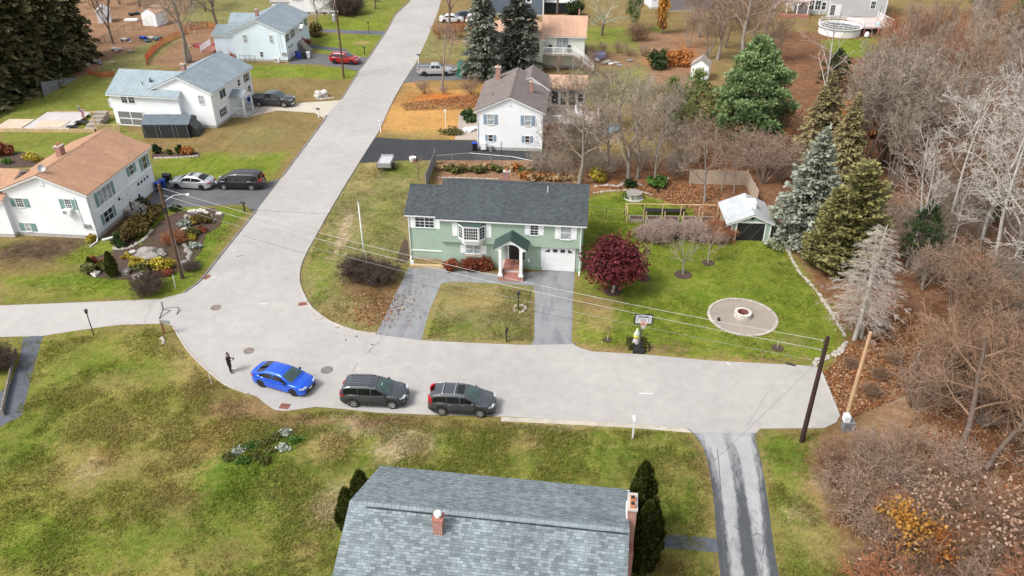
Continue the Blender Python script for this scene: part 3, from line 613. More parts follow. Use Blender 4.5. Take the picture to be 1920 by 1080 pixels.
for (u,z,w_,hh,cl,gr,sw) in ((11.08,3.68,.65,.98,1,(1,3),.42),(13.72,3.42,.85,1.25,1,(0,0),.44)):
    win(h, 0,0,0, u, z, w_, hh, cl, 2, gr, 'white', sw, glass='pale_glass' if u > 13 else 'glass')
win(h, 0,.3,0, 5.3, 1.36, 1.35, .86, 2, 2, (0,0), 'white', .42, glass='pale_glass')
MB().box(5.2,6.8,.05,.28,1.08,1.24).build('flower_box', M['wood_grey'], h)
# bay window
bay = MB(); pl = [(4.75,-.003),(5.25,-.55),(6.6,-.55),(7.1,-.003)]
bay.prism([(4.70,-.003),(5.22,-.6),(6.63,-.6),(7.15,-.003)], 2.98, 3.1, 'z'); bay.prism([(4.70,-.003),(5.22,-.6),(6.63,-.6),(7.15,-.003)], 4.38, 4.48, 'z')
b_ = bay.build('bay_window', M['white'], h)
MB().prism([(4.98,-.003),(5.3,-.35),(6.55,-.35),(6.87,-.003)], 2.55, 2.979, 'z').build('bay_base', M['white'], b_)
rf = MB(); tp = [(4.9,-.004,4.72),(7.0,-.004,4.72)]; bt = [(4.66,-.003,4.482),(5.2,-.65,4.482),(6.65,-.65,4.482),(7.2,-.003,4.482)]
rf.face([bt[0],bt[1],tp[0]]); rf.face([bt[1],bt[2],tp[1],tp[0]]); rf.face([bt[2],bt[3],tp[1]]); rf.build('bay_roof', M['roof_dkgreen'], b_)
for (p0,p1,gr) in ((pl[0],pl[1],(1,3)),(pl[1],pl[2],(5,3)),(pl[2],pl[3],(1,3))):
    L = math.hypot(p1[0]-p0[0],p1[1]-p0[1]); an = math.degrees(math.atan2(p1[1]-p0[1],p1[0]-p0[0]))
    win(h, p0[0],p0[1],an, .09, 3.18, L-.18, 1.12, 1, 1, gr, casing=.085)
wallbox(h,'shutter',0,0,0,4.2,4.66,3.2,4.5,.035,'white'); wallbox(h,'shutter',0,0,0,7.2,7.66,3.2,4.5,.035,'white')
garage(h, 0,.3,0, 12.25, .06, 2.66, 2.32, True)
MB().box(12.25,14.91,.3,.42,-.05,.065).build('garage_sill', M['concrete'], h)
# portico
po = MB(); arch = [(8.15,3.12),(9.5,3.98),(10.85,3.12),(10.85,2.90),(10.36,2.90)]
for i in range(0,11): t = math.pi*i/10; arch.append((9.5+.82*math.cos(t), 2.93+.6*math.sin(t)))
arch += [(8.64,2.90),(8.15,2.90)]
po.prism(arch, -1.72, -1.56, 'y'); por = po.build('portico_arch', M['white'], h)
pr_ = MB(); pr_.prism([(7.98,3.06),(9.5,4.06),(11.02,3.06),(11.02,3.0),(9.5,3.99),(7.98,3.0)], -1.85, -.003, 'y'); pr_.build('portico_roof', M['roof_dkgreen_seam'] if 'roof_dkgreen_seam' in M else M['roof_dkgreen'], h)
sm = MB()
for i in range(8):
    y = -1.8+i*.24
    for s in (-1,1): sm.tube([(9.5+s*.02,y,4.075),(9.5+s*1.5,y,3.085)],.016,4)
sm.build('roof_seam', M['roof_dkgreen'], h)
for x in (8.62,10.42):
    MB().prism([(x-.13,-1.78),(x+.13,-1.78),(x+.13,-1.52),(x-.13,-1.52)], .55, 2.899, 'z').build('portico_post', M['white'], h, bevel=.02)
    MB().box(x-.2,x+.2,-1.86,-1.44,.45,.56).build('post_foot', M['white'], h); MB().box(x-.22,x+.22,-1.88,-1.42,-.05,.45).build('post_plinth', M['brick'], h)
st = MB(); st.box(8.84,10.2,-.75,.29,-.05,1.0)
for i in range(4): st.box(8.84,10.2,-.75-.3*(i+1),-.751-.3*i,-.05,.8-.2*i)
st.box(10.22,10.5,-1.4,.28,-.05,.9); st.box(8.54,8.82,-1.4,.28,-.05,.9)
st.build('brick_steps', M['brick'], h)
MB().box(9.75,10.05,-.2,-.02,1.0,1.06).build('door_mat', M['wood'], h)
door(h, 0,.3,0, 9.15, 1.02, .92, 1.95, 'black'); wallbox(h,'sidelight',0,.3,0,10.2,10.55,1.02,2.95,.04,'glass'); wallbox(h,'door_transom',0,.3,0,8.7,9.02,1.02,2.5,.03,'pale_glass')
for x, y0 in ((15.45,-.08),(.06,1.07)): pipe(h, [(x,y0,4.85 if x > 1 else 4.5),(x,y0,.3),(x,y0-.35,.05)], .05, 'white', 'downspout')
wallbox(h,'corner_board',0,.3,0,12.02,12.13,.3,2.55,.03,'white')
pipe(h, [(12.3,3.0,5.9),(12.3,3.0,6.95)], .035, 'white', 'vent_pipe'); MB().lathe([(.16,6.22),(.06,6.36)],8,(12.3,3.0)).build('vent_flashing', M['white'], h)
chimney(h, 8.1, 7.6, 4.5, 6.2, .5, .45, 2)
MB().box(10.85,11.0,.2,.299,.8,1.1).build('wall_light', M['white'], h)

# ---- white house with tan roof, left ----
h = thing('tan_roof_house', 'white two-storey house with tan shingle roof and green-grey shutters beside the rock garden', 'house', (-39.6,67.7), R(-6))
Wm = M['white_siding']
block(h, -8.2, 0, 0, 11.7, 4.82, 6.45, 'y', Wm, M['roof_orange'], oh=.4, rake=.3)
ridgecap(h, -.3, 12, -4.1, 6.59, 'y', M['roof_orange'])
block(h, -18, -8.1, -.5, 6.0, 4.1, 5.55, 'x', Wm, M['roof_orange_x'], oh=.35, wallname='wing_wall')
for (u,z,w_,hh,sh) in ((-7.12,3.1,.68,.88,'shut_teal'),(-2.18,3.1,.55,1.02,'shut_teal'),(-7.05,.55,.5,.82,'shut_teal')):
    win(h, 0,0,0, u, z, w_, hh, 1, 2, (2,3) if z > 2 else (0,1), sh, .5, glass='glass' if z > 2 else 'pale_glass')
ac = MB().box(-2.42,-1.62,-.5,-.005,2.75,3.2).build('air_conditioner', M['white'], h, bevel=.02); MB().box(-2.36,-2.0,-.512,-.501,2.82,3.12).build('grille', M['metal'], ac)
win(h, 0,0,90, 1.75, 2.75, 2.2, 1.38, 3, 1, (0,1), 'shut_teal', .48, glass='pale_glass')
win(h, 0,0,90, 7.65, 3.3, .75, .92, 1, 2, (1,1), 'shut_teal', .4); win(h, 0,0,90, 10.2, 2.85, .8, 1.3, 1, 2, (1,1), 'shut_teal', .42)
win(h, 0,0,90, 1.75, .82, 1.5, 1.08, 2, 2, (0,0), 'shut_teal', .42)
door(h, 0,0,90, 5.35, .85, .95, 2.0, 'white'); wallbox(h,'door_surround',0,0,90,5.0,6.9,.85,3.55,.02,'white',.001)
garage(h, 0,0,90, 8.25, .1, 2.5, 2.1)
wallbox(h,'overhang',0,0,90,0,11.7,2.42,2.55,.1,'white'); wallbox(h,'lamp',0,0,90,4.65,4.8,1.9,2.15,.12,'black')
stp = MB()
for i in range(4): stp.box(.005,.9+.35*i,4.9,6.8,-.05,.8-.2*i)
stp.build('front_steps', M['stone'], h); railing(h, [(.95,4.95,.8),(1.9,4.95,.2)], .8, .3, 'black', 'step_rail', 5); railing(h, [(.95,6.75,.8),(1.9,6.75,.2)], .8, .3, 'black', 'step_rail', 5)
pipe(h, [(.06,-.05,4.7),(.06,-.05,.4),(.25,-.6,.1),(.1,-1.6,.06)], .06, 'white', 'downspout')
pipe(h, [(.08,.3,4.6),(.08,.3,.2)], .05, 'white', 'downspout')
for x in (-1.0,-.6): wallbox(h,'meter_box',0,0,0,x,x+.25,1.2,1.6,.14,'metal')
wallbox(h,'gable_vent',0,0,0,-4.2,-3.75,5.35,5.8,.05,'white'); pipe(h, [(-1.2,-.05,4.4),(-1.0,-.05,1.3)], .03, 'white', 'conduit')
chimney(h, -5.0, 5.2, 5.0, 7.2, .55, .75, 2)
dsh = MB().lathe([(.03,0),(.2,.04),(.34,.12),(.33,.13),(.19,.06),(0.02,.02)],12).build('satellite_dish', M['metal'], h, (-3.9,.6,6.9)); dsh.rotation_euler = (R(65),0,R(30))
pipe(h, [(-3.9,.75,6.3),(-3.9,.72,6.9)], .025, 'metal', 'dish_mast'); pipe(h, [(-9.2,1.2,4.6),(-9.2,1.2,5.4)], .05, 'dark_metal', 'vent_pipe')

# ---- white house with pale grey roof ----
h = thing('grey_roof_house', 'white L-shaped house with pale grey roof and small entry porch beyond the tan-roofed house', 'house', (-37.66,97.71), R(-9))
block(h, -8, 0, 0, 11.4, 4.72, 6.45, 'y', Wm, M['roof_grey'], oh=.4)
block(h, -13.4, -4.1, -.7, 6.6, 4.25, 6.1, 'x', Wm, M['roof_grey_x'], oh=.4, found=0, wallname='wing_wall')
ridgecap(h, -.3, 11.7, -4, 6.59, 'y', M['roof_grey'])
for u in (-11.85,-10.85): win(h, 0,-.7,0, u, 3.02, .75, 1.05, 1, 2, (1,2), glass='glass')
win(h, 0,0,0, -6.65, 3.4, .85, .75, 2, 2, (1,1), glass='pale_glass'); win(h, 0,0,0, -1.68, 3.15, .65, 1.08, 1, 2, (1,1), glass='pale_glass')
win(h, 0,0,90, 2.2, 3.1, 1.5, 1.05, 2, 1, (0,0), 'white', .35); win(h, 0,0,90, 7.3, 3.2, .7, .8, 1, 2, (0,0)); win(h, 0,0,90, 9.6, 3.1, .8, 1.0, 1, 2, (0,0), 'shut_black', .3)
win(h, 0,0,90, 1.8, .95, 1.0, .95, 2, 2, (0,0), 'shut_black', .3); win(h, 0,0,90, 9.9, 1.5, .7, .9, 1, 2, (0,0))
door(h, 0,0,90, 5.2, .5, .95, 2.0, 'white')
sp = MB(); sp.box(-12.9,-9.3,-.75,-.71,0,.15)
for x in (-12.9,-11.15,-9.4): sp.box(x,x+.12,-.78,-.71,0,1.95)
sp.box(-12.9,-9.28,-.775,-.711,1.85,1.99); sp.box(-12.9,-9.28,-.773,-.712,.9,1.02); s_ = sp.build('screen_porch', M['white'], h)
MB().box(-12.88,-9.3,-.735,-.705,.15,1.86).build('screen', pbr('porch_screen',(.17,.17,.175),.6), s_)
pg = MB(); pg.prism([(4.3,2.75),(5.7,3.35),(7.1,2.75),(7.1,2.68),(5.7,3.27),(4.3,2.68)], .003, 2.0, 'x'); pg.build('porch_roof', M['roof_grey'], h)
MB().prism([(4.4,2.55),(7.0,2.55),(7.0,2.68),(5.7,3.22),(4.4,2.68)], 1.75, 1.9, 'x').build('porch_gable', M['white'], h)
for y in (4.5,6.85): MB().box(1.68,1.88,y,y+.16,.35,2.55).build('porch_post', M['white'], h)
MB().box(.005,2.3,4.3,7.1,-.05,.35).build('porch_floor', M['concrete'], h); railing(h, [(1.8,4.45,.35),(.1,4.45,.35)], .9, .14); railing(h, [(1.8,7.0,.35),(.1,7.0,.35)], .9, .14)
chimney(h, -5.2, 3.9, 5.2, 6.9, .5, .5, 1); pipe(h, [(-9.3,.6,4.6),(-9.3,.6,5.5)], .05, 'dark_metal', 'vent_pipe'); MB().lathe([(.03,0),(.3,.1),(.3,.13)],10).build('satellite_dish', M['dark_metal'], h, (-8.4,1.2,5.5)).rotation_euler = (R(70),0,R(-40))
bx = MB().box(-14.4,-13.45,.2,1.8,1.9,2.05); bx.build('balcony_floor', M['white'], h); railing(h, [(-13.5,.2,2.05),(-14.4,.2,2.05),(-14.4,1.8,2.05)], .95, .12, name='balcony_rail')
pipe(h, [(-8.05,-.08,4.5),(-8.05,-.08,.2)], .045, 'white', 'downspout')

# ---- pale blue house ----
h = thing('pale_blue_house', 'pale blue two-storey house with grey roof near the parked red car', 'house', (-35.8,127.86), R(-4))
Wb = M['blue_siding']
block(h, -8.3, 0, 0, 12.6, 4.6, 6.4, 'y', Wb, M['roof_grey'], oh=.4, found=.3); ridgecap(h, -.3, 12.9, -4.15, 6.54, 'y', M['roof_grey'])
win(h, 0,0,0, -2.4, 3.0, .5, 1.1, 1, 2, (0,0), glass='pale_glass'); win(h, 0,0,0, -6.66, 3.0, .6, 1.1, 1, 2, (0,0), glass='pale_glass'); win(h, 0,0,0, -4.3, .75, .42, .75, 1, 2, (0,0))
for u, w_ in ((1.0,.75),(3.4,1.3)): win(h, 0,0,90, u, 2.9, w_, 1.25, 1 if w_ < 1 else 3, 2, (0,0), 'shut_black', .32)
for u in (8.3,11.0): win(h, 0,0,90, u, 2.9, .75, 1.2, 1, 2, (0,0), 'shut_black', .32)
door(h, 0,0,90, 6.2, 1.7, .9, 2.0, 'white'); garage(h, 0,0,90, 1.0, .1, 2.5, 2.1)
MB().prism([(5.6,3.9),(6.7,4.3),(7.8,3.9),(7.8,3.8),(5.6,3.8)], .003, 1.1, 'x').build('porch_hood', M['white'], h)
es = MB()
for i in range(6): es.box(.005,.6+.25*i,5.7,7.4,-.05,1.6-.27*i)
es.build('front_steps', M['stone'], h)
block(h, -12.6, -8.3, 2.5, 8.2, 3.5, 4.3, 'x', Wb, M['roof_grey_x'], oh=.3, found=.3, wallname='rear_wall')
block(h, -12.0, -8.35, 8.6, 12.2, 4.0, 5.0, 'x', Wm, M['roof_grey_x'], oh=.3, found=.3, wallname='rear_wall')
MB().box(-14.5,-12.65,1.2,5.0,.9,1.05).build('rear_deck', M['deck_red'], h); railing(h, [(-14.5,1.2,1.05),(-14.5,5,1.05)], .95, .15)
rs = MB()
for i in range(5): rs.box(-11.5,-9.9,1.0-.3*i,1.3-.3*i,-.05,1.0-.2*i)
rs.build('rear_steps', M['white'], h); railing(h, [(-11.5,1.2,1.0),(-11.5,-.2,.1)], .95, .15); railing(h, [(-9.9,1.2,1.0),(-9.9,-.2,.1)], .95, .15)
MB().box(-13.2,-9.0,-1.6,-.4,-.05,.12).build('red_patio', M['deck_red'], h)
chimney(h, -5.6, 4.6, 5.0, 7.0, .45, .5, 1)
cu = MB().box(-1.9,-1.1,-.9,-.5,.1,.85).build('heat_pump', M['white'], h, bevel=.02); MB().lathe([(.28,0),(.28,.02)],12).build('fan_grille', M['metal'], cu, (-1.6,-.905,.48)).rotation_euler = (R(90),0,0)
for x in (-.75,-.35): wallbox(h,'meter_box',0,0,0,x,x+.26,1.0,1.5,.15,'metal')
pipe(h, [(-1.1,-.04,4.4),(-1.0,-.04,.9)], .03, 'white', 'conduit'); pipe(h, [(-.7,-.04,4.5),(-.6,-.04,1.4)], .03, 'white', 'conduit'); pipe(h, [(.06,-.06,4.4),(.06,-.06,.3)], .05, 'white', 'downspout')

# ---- white house with brown roof, centre ----
h = thing('brown_roof_house', 'white house with brown roof and blue-grey shutters at the end of the black driveway', 'house', (3.6,89.9), R(-5))
block(h, -7.75, 0, 0, 11.2, 4.85, 6.55, 'y', Wm, M['roof_brown'], oh=.35); ridgecap(h, -.3, 11.5, -3.87, 6.69, 'y', M['roof_brown'], .2)
block(h, -4.2, .2, 8.4, 12.9, 5.0, 6.5, 'y', Wm, M['roof_brown'], oh=.3, found=.3, wallname='rear_wall')
for u in (-6.5,-2.12): win(h, 0,0,0, u, 3.22, .72, 1.2, 1, 2, (0,0), 'shut_blue', .4, glass='pale_glass')
for u in (-6.42,-2.05): win(h, 0,0,0, u, 1.12, .5, .78, 1, 2, (0,0), 'shut_blue', .32)
chimney(h, -1.7, 4.9, 5.3, 6.9, .42, .5, 1); chimney(h, -6.2, 9.6, 5.0, 7.2, .6, .6, 1)
wallbox(h,'gable_vent',0,0,0,-4.1,-3.7,5.5,5.95,.05,'white'); pipe(h, [(-6.2,3.2,5.4),(-6.2,3.2,6.1)], .04, 'dark_metal', 'vent_pipe')
wallbox(h,'bulkhead',0,0,0,-7.3,-6.7,.2,1.0,.5,'white')
for y in (-.08,): pipe(h, [(-7.7,y,4.6),(-7.7,y,.2)], .045, 'white', 'downspout'); pipe(h, [(-.05,y,4.6),(-.05,y,.2)], .045, 'white', 'downspout')
# raised deck and sun room on its right side
MB().box(.02,5.0,3.2,9.8,2.2,2.38).build('deck', M['wood_grey'], h); MB().box(5.02,6.6,3.2,8.2,2.2,2.38).build('deck', M['wood_grey'], h)
for x, y in ((.3,3.3),(2.6,3.3),(4.9,3.3),(6.5,3.3),(6.5,8.1)): MB().box(x-.08,x+.08,y-.08,y+.08,-.05,2.2).build('deck_post', M['wood_grey'], h)
railing(h, [(.1,3.25,2.38),(3.6,3.25,2.38)], .95, .13); railing(h, [(5.05,3.25,2.38),(6.55,3.25,2.38),(6.55,8.15,2.38)], .95, .13); railing(h, [(3.7,7.2,2.38),(5.05,3.3,2.38)], .95, .13)
MB().box(.3,4.9,9.85,13.2,2.2,4.6).build('sun_room', Wm, h); MB().prism([(9.5,4.75),(13.5,5.3),(13.5,5.15),(9.5,4.6)], .1, 5.1, 'x').build('sun_room_roof', M['roof_peach'], h)
for u in (.6,1.75,2.75): win(h, 0,9.85,0, u, 2.5, .8, 1.8, 1, 1, (0,0))
win(h, 0,9.85,0, 3.95, 2.9, .7, 1.3, 1, 2, (0,0))

# ---- cream house with peach roof behind the spruces ----
h = thing('cream_house', 'cream house with peach roof and white railed deck behind the two spruces', 'house', (4.6,122.3), R(-6))
Wc = M['cream_siding']
block(h, -9, 0, .2, 9, 4.9, 6.4, 'y', Wc, M['roof_peach'], oh=.3); block(h, -.2, 6.3, 2.6, 10.5, 5.0, 6.9, 'x', Wc, M['roof_peach'], oh=.4, wallname='side_wall', ym=6.8)
win(h, 0,.2,0, -1.9, 2.9, .9, 1.4, 1, 2, (0,0), 'shut_black', .4); win(h, 0,.2,0, -5.5, 2.9, .9, 1.4, 1, 2, (0,0), 'shut_black', .4); win(h, 0,.2,0, -5.0, .7, .9, 1.2, 1, 2, (0,0), 'shut_black', .4)
win(h, 0,2.6,0, 2.0, 2.75, 1.8, 1.95, 2, 1, (0,0), glass='pale_glass', name='patio_door')
MB().box(.05,4.8,.2,2.55,2.5,2.7).build('deck', M['wood_grey'], h); railing(h, [(.1,.25,2.7),(4.75,.25,2.7)], 1.0, .15); railing(h, [(4.75,.3,2.7),(7.8,-1.6,1.0)], 1.0, .15, name='stair_railing'); railing(h, [(4.75,1.5,2.7),(7.8,-.4,1.0)], 1.0, .15, name='stair_railing')
for x in (.2,2.5,4.7): MB().box(x-.08,x+.08,.25,.4,-.05,2.5).build('deck_post', M['wood_grey'], h)
sr = MB()
for i in range(9): sr.box(4.85+.33*i,5.2+.33*i,-.2-.2*i,1.2-.2*i,2.4-.19*i,2.46-.19*i)
sr.build('deck_stairs', M['wood_grey'], h)
for x,y in ((1.1,1.6),(4.0,1.7)): MB().lathe([(.3,2.7),(.34,3.3),(.26,3.7),(.1,3.8)],10,(x,y)).build('covered_grill', M['black'], h)
pipe(h, [(5.2,6.9,6.6),(5.2,6.9,8.0)], .13, 'brick', 'flue_pipe'); pipe(h, [(-1.1,3,5.8),(-1.1,3,6.6)], .05, 'dark_metal', 'vent_pipe')
for (x,y) in ((2.2,6.0),(4.0,4.4)): MB().box(x,x+.7,y,y+.35,5.6+(y-4)*.42,5.75+(y-4)*.42).build('roof_vent', M['wood_grey'], h)

# ---- far houses along the top edge ----
h = thing('grey_house', 'large pale grey house with white trim beside the round pool at upper right', 'house', (59.9,158.2), R(-9))
Wg = M['grey_siding']
block(h, .6, 11, 0, 9, 6.6, 9, 'x', Wg, M['roof_grey_x']); block(h, -5.2, .6, 2.2, 9, 5.6, 7.6, 'x', Wg, M['roof_grey_x'], wallname='side_wall')
win(h, 0,0,0, 8.1, 1.9, .8, 1.3, 1, 2, (2,1), casing=.16); win(h, 0,0,0, 8.7, 5.0, .8, 1.3, 1, 2, (2,1), casing=.16)
win(h, 0,0,0, .95, .4, .8, 1.9, 1, 1, (2,4), casing=.16, name='patio_door'); door(h, 0,0,0, 1.95, .4, .8, 1.9, 'white')
for u in (-2.7,-1.5): win(h, 0,2.2,0, u, .9, .9, 1.7, 2, 2, (0,0), casing=.16)
win(h, 0,2.2,0, -.3, 1.0, .7, 1.3, 1, 2, (0,0), casing=.16)
for u in (.6,10.84): wallbox(h,'corner_board',0,0,0,u,u+.16,0,6.5,.05,'white')
wallbox(h,'corner_board',0,2.2,0,-.55,-.4,0,5.5,.05,'white')
MB().box(-9.5,-3.0,-.4,2.2,2.7,2.95).build('upper_deck', M['deck_pale'] if 'deck_pale' in M else M['wood_grey'], h); railing(h, [(-9.4,-.3,2.95),(-3.0,-.3,2.95)], 1.0, .16)
for x in (-9.3,-7.2,-5.2,-3.2):
    MB().box(x-.09,x+.09,-.38,-.2,-.05,2.7).build('porch_post', M['white'], h)
    pb = MB(); pb.tube([(x,-.3,1.9),(x-.7,-.3,2.68)],.06,4); pb.tube([(x,-.3,1.9),(x+.7,-.3,2.68)],.06,4); pb.build('brace', M['white'], h)
pb = MB(); pb.box(-8.8,-3.0,-1.4,-.5,-.05,.6); pb.build('planter_bench', M['deck_red'], h)
h = thing('shuttered_house', 'pale house with grey shutters and side deck at the far end of the street', 'house', (-33.9,160.4), 0)
block(h, -9.0, 0, 0, 8, 5.2, 7, 'x', Wm if False else M['white_siding'], M['roof_grey_x'], found=.5)
for u in (-7.9,-3.3): win(h, 0,0,0, u, 2.6, .95, 1.5, 1, 2, (0,0), 'shut_grey' if 'shut_grey' in M else 'shut_blue', .5, glass='pale_glass')
for u in (-6.2,-2.9): wallbox(h,'basement_window',0,0,0,u,u+.8,.12,.42,.02,'glass')
MB().box(-13,-9.05,1.0,6,1.9,2.1).build('side_deck', M['wood_grey'], h); railing(h, [(-13,1.0,2.1),(-9.1,1.0,2.1)], 1.0, .12); MB().box(-12.8,-9.2,1.05,1.2,-.05,1.9).build('deck_skirt', M['white'], h)
h = thing('dark_blue_house', 'dark blue house with white corner trim behind the spruces', 'house', (6.1,158.9), R(-9))
block(h, -11, 0, 0, 9, 5.8, 8, 'x', M['navy_siding'], M['roof_brown']); wallbox(h,'corner_board',0,0,0,-.2,0,0,5.7,.05,'white'); win(h, 0,0,0, -3.3, 2.6, .7, 1.2, 1, 2, (0,0), casing=.22)
MB().box(.05,5.6,1.5,5,2.3,2.5).build('porch_roof', M['white'], h); MB().box(.02,5.4,4.6,8,0,3).build('garage_wing', M['navy_siding'], h)
h = thing('grey_trimmed_house', 'grey house with white window trim beside the yellow-leaved tree at the far edge', 'house', (30.6,162.8), R(8))
block(h, 0, 9, 0, 8, 5.5, 7.5, 'x', M['grey_siding2'] if 'grey_siding2' in M else Wg, M['roof_brown']); wallbox(h,'corner_board',0,0,0,0,.22,0,5.4,.06,'white')
block(h, -2.6, -.05, 2.5, 7.5, 4.5, 6.2, 'y', Wm, M['roof_brown'], wallname='side_wall')
for u in (-2.2,-1.1): win(h, 0,2.5,0, u, 2.0, .6, 1.5, 1, 2, (0,0), casing=.14)

# ---- foreground house roof ----
KA = R(-7.6)
h = thing('foreground_house', 'blue-grey shingled roof with brick chimneys in the foreground', 'house', (5.44,26.0), KA)
block(h, -13.15, -.25, -4.3, 4.3, 4.72, 6.75, 'x', M['white_siding'], M['roof_front'], oh=.45, rake=.28)
ridgecap(h, -13.0, -.2, 0, 6.89, 'x', M['ridge_front'] if 'ridge_front' in M else M['roof_front'], .15, 62)
dl = MB(); dl.box(-12.6,.0,-.235,-.2,6.78,6.83); dl.build('ridge_vent', M['black'], h)
ck = MB(); ck.box(-.02,.40,1.15,2.2,4.6,6.9); cko = ck.build('chimney', M['brick'], h); MB().box(.43-.5,.42,.6,2.7,-.05,4.6).build('chimney_base', M['brick'], cko)
MB().box(-.06,.44,1.1,2.25,6.9,7.0).build('chimney_cap', M['concrete'], cko)
for y in (1.35,1.75): 
    MB().box(0.07,.31,y-.14,y+.14,7.0,7.2).build('flue', M['flue'], cko); MB().box(0.10,.28,y-.11,y+.11,7.201,7.205).build('flue_opening', M['black'], cko)
MB().box(-.07,-.021,1.05,2.3,5.75,6.35).build('flashing', M['white'], cko)
cm = MB().box(-9.1,-8.65,-1.1,-.6,6.1,7.3).build('chimney', M['brick'], h); MB().box(-9.14,-8.61,-1.14,-.56,7.3,7.36).build('chimney_cap', M['brick'], cm)
MB().lathe([(.13,7.36),(.13,7.5),(.19,7.5),(.19,7.6),(.12,7.68)],12,(-8.875,-.85)).build('flue_cap', M['white'], cm)
MB().box(-13.4,.2,4.72,4.8,4.42,4.58).build('gutter', M['white'], h)
# ---------------- vegetation ----------------
def ztop(bx, by, ty):
    Yd = G(bx,by)[1]; v = (ty-540)/FPX
    return CAM_H + (-SP-v*CP)*Yd/(CP-v*SP)
class Cfg:
    def __init__(s, **k): s.__dict__.update(k)
def grow(mbs, p, d, L, r, lvl, c, rnd):
    n = c.segs[lvl]; pts = [p.copy()]; dirs = []
    d = d.normalized()
    for i in range(n):
        w = c.wig[lvl]
        d = (d + Vector((rnd.gauss(0,w),rnd.gauss(0,w),rnd.gauss(0,w)+c.up[lvl]))).normalized()
        p = p + d*(L/n); pts.append(p.copy()); dirs.append(d.copy())
    r1 = max(c.rmin, r*c.taper[lvl]); rad = [r+(r1-r)*i/n for i in range(n+1)]
    mb = mbs[0] if lvl < c.trunk_levels else mbs[1]
    if lvl == 0: rad[0] *= 1.25
    mb.tube(pts, rad, c.sides[lvl], cap=False)
    if lvl+1 < len(c.segs):
        nc = c.n[lvl]
        for k in range(nc):
            t = c.t0[lvl] + (1-c.t0[lvl])*((k+rnd.random())/nc)**.9
            f = t*n; i = min(int(f), n-1); q = pts[i].lerp(pts[i+1], f-i); dd = dirs[i]
            az = k*2.4+rnd.uniform(-.6,.6); ang = R(c.ang[lvl]+rnd.gauss(0,9))
            s = dd.orthogonal().normalized(); s.rotate(Matrix.Rotation(az,3,dd))
            nd = dd*math.cos(ang)+s*math.sin(ang)
            cl = L*c.ratio[lvl]*(1.05-c.fall[lvl]*t)*rnd.uniform(.75,1.2)
            grow(mbs, q, nd, cl, max(c.rmin, rad[i]*c.rr[lvl]), lvl+1, c, rnd)
def bare(name, seed, c, H, r0, bark, twig, stems=1, lean=.08, fan=0.0, scaleH=True):
    rnd = random.Random(seed); a, b = MB(), MB()
    for s in range(stems):
        az = 2*math.pi*s/stems+rnd.uniform(-.5,.5); f = fan*rnd.uniform(.4,1.2) if stems > 1 else 0
        d = Vector((math.cos(az)*f+rnd.gauss(0,lean), math.sin(az)*f+rnd.gauss(0,lean), 1))
        o = Vector((math.cos(az)*.12*(stems>1)*min(1,H/6), math.sin(az)*.12*(stems>1)*min(1,H/6), -.05))
        grow((a,b), o, d, H*c.tl*rnd.uniform(.85,1.05), r0*(1 if stems == 1 else rnd.uniform(.6,1)), 0, c, rnd)
    zm = max(v[2] for v in b.v)
    k = H/zm if scaleH else 1
    for m in (a,b): m.v = [(x*k,y*k,z*k) for x,y,z in m.v]
    return a.mesh(name+'_trunk', bark, True), b.mesh(name+'_crown', twig, False)
C_OAK = Cfg(segs=(7,5,4,3,2), wig=(.07,.16,.2,.24,.2), up=(.02,.07,.05,.03,.02), taper=(.3,.3,.35,.5,.6), sides=(8,5,4,3,3), n=(10,6,4,2), t0=(.3,.3,.25,.2), ang=(52,42,40,42), ratio=(.62,.58,.58,.6), fall=(.45,.45,.4,.4), rr=(.42,.55,.6,.65), rmin=.017, trunk_levels=1, tl=.85)
C_TALL = Cfg(segs=(9,5,3,3), wig=(.045,.15,.2,.25), up=(.02,.10,.06,.03), taper=(.25,.3,.4,.5), sides=(7,4,3,3), n=(13,5,4), t0=(.4,.25,.2), ang=(48,40,42), ratio=(.3,.55,.6), fall=(.55,.4,.4), rr=(.36,.55,.65), rmin=.018, trunk_levels=1, tl=.95)
C_VASE = Cfg(segs=(4,6,4,3,2), wig=(.04,.09,.15,.2,.2), up=(.02,.10,.06,.03,.02), taper=(.7,.25,.35,.5,.6), sides=(7,5,4,3,3), n=(6,6,4,2), t0=(.45,.25,.25,.2), ang=(34,34,38,40), ratio=(1.9,.4,.55,.6), fall=(.2,.4,.4,.4), rr=(.55,.45,.55,.65), rmin=.017, trunk_levels=1, tl=.35)
C_SHRUB = Cfg(segs=(5,4,3,2), wig=(.12,.2,.25,.25), up=(.03,.05,.03,.02), taper=(.35,.4,.5,.7), sides=(4,3,3,3), n=(6,4,3), t0=(.2,.15,.2), ang=(40,42,45), ratio=(.55,.5,.55), fall=(.4,.35,.3), rr=(.55,.6,.65), rmin=.011, trunk_levels=1, tl=.9)
C_ORCH = Cfg(segs=(3,5,4,3,2), wig=(.05,.14,.2,.25,.2), up=(.02,.03,.02,.0,.0), taper=(.8,.3,.35,.5,.6), sides=(6,5,4,3,3), n=(5,6,4,2), t0=(.55,.25,.2,.2), ang=(48,45,45,45), ratio=(1.5,.48,.55,.6), fall=(.2,.4,.4,.4), rr=(.6,.5,.55,.65), rmin=.008, trunk_levels=1, tl=.4)
C_LIMB = Cfg(segs=(8,6,3), wig=(.04,.08,.18), up=(.02,.06,.05), taper=(.25,.25,.5), sides=(7,5,3), n=(13,5), t0=(.3,.3), ang=(50,36), ratio=(.52,.35), fall=(.55,.4), rr=(.4,.5), rmin=.02, trunk_levels=1, tl=.95)
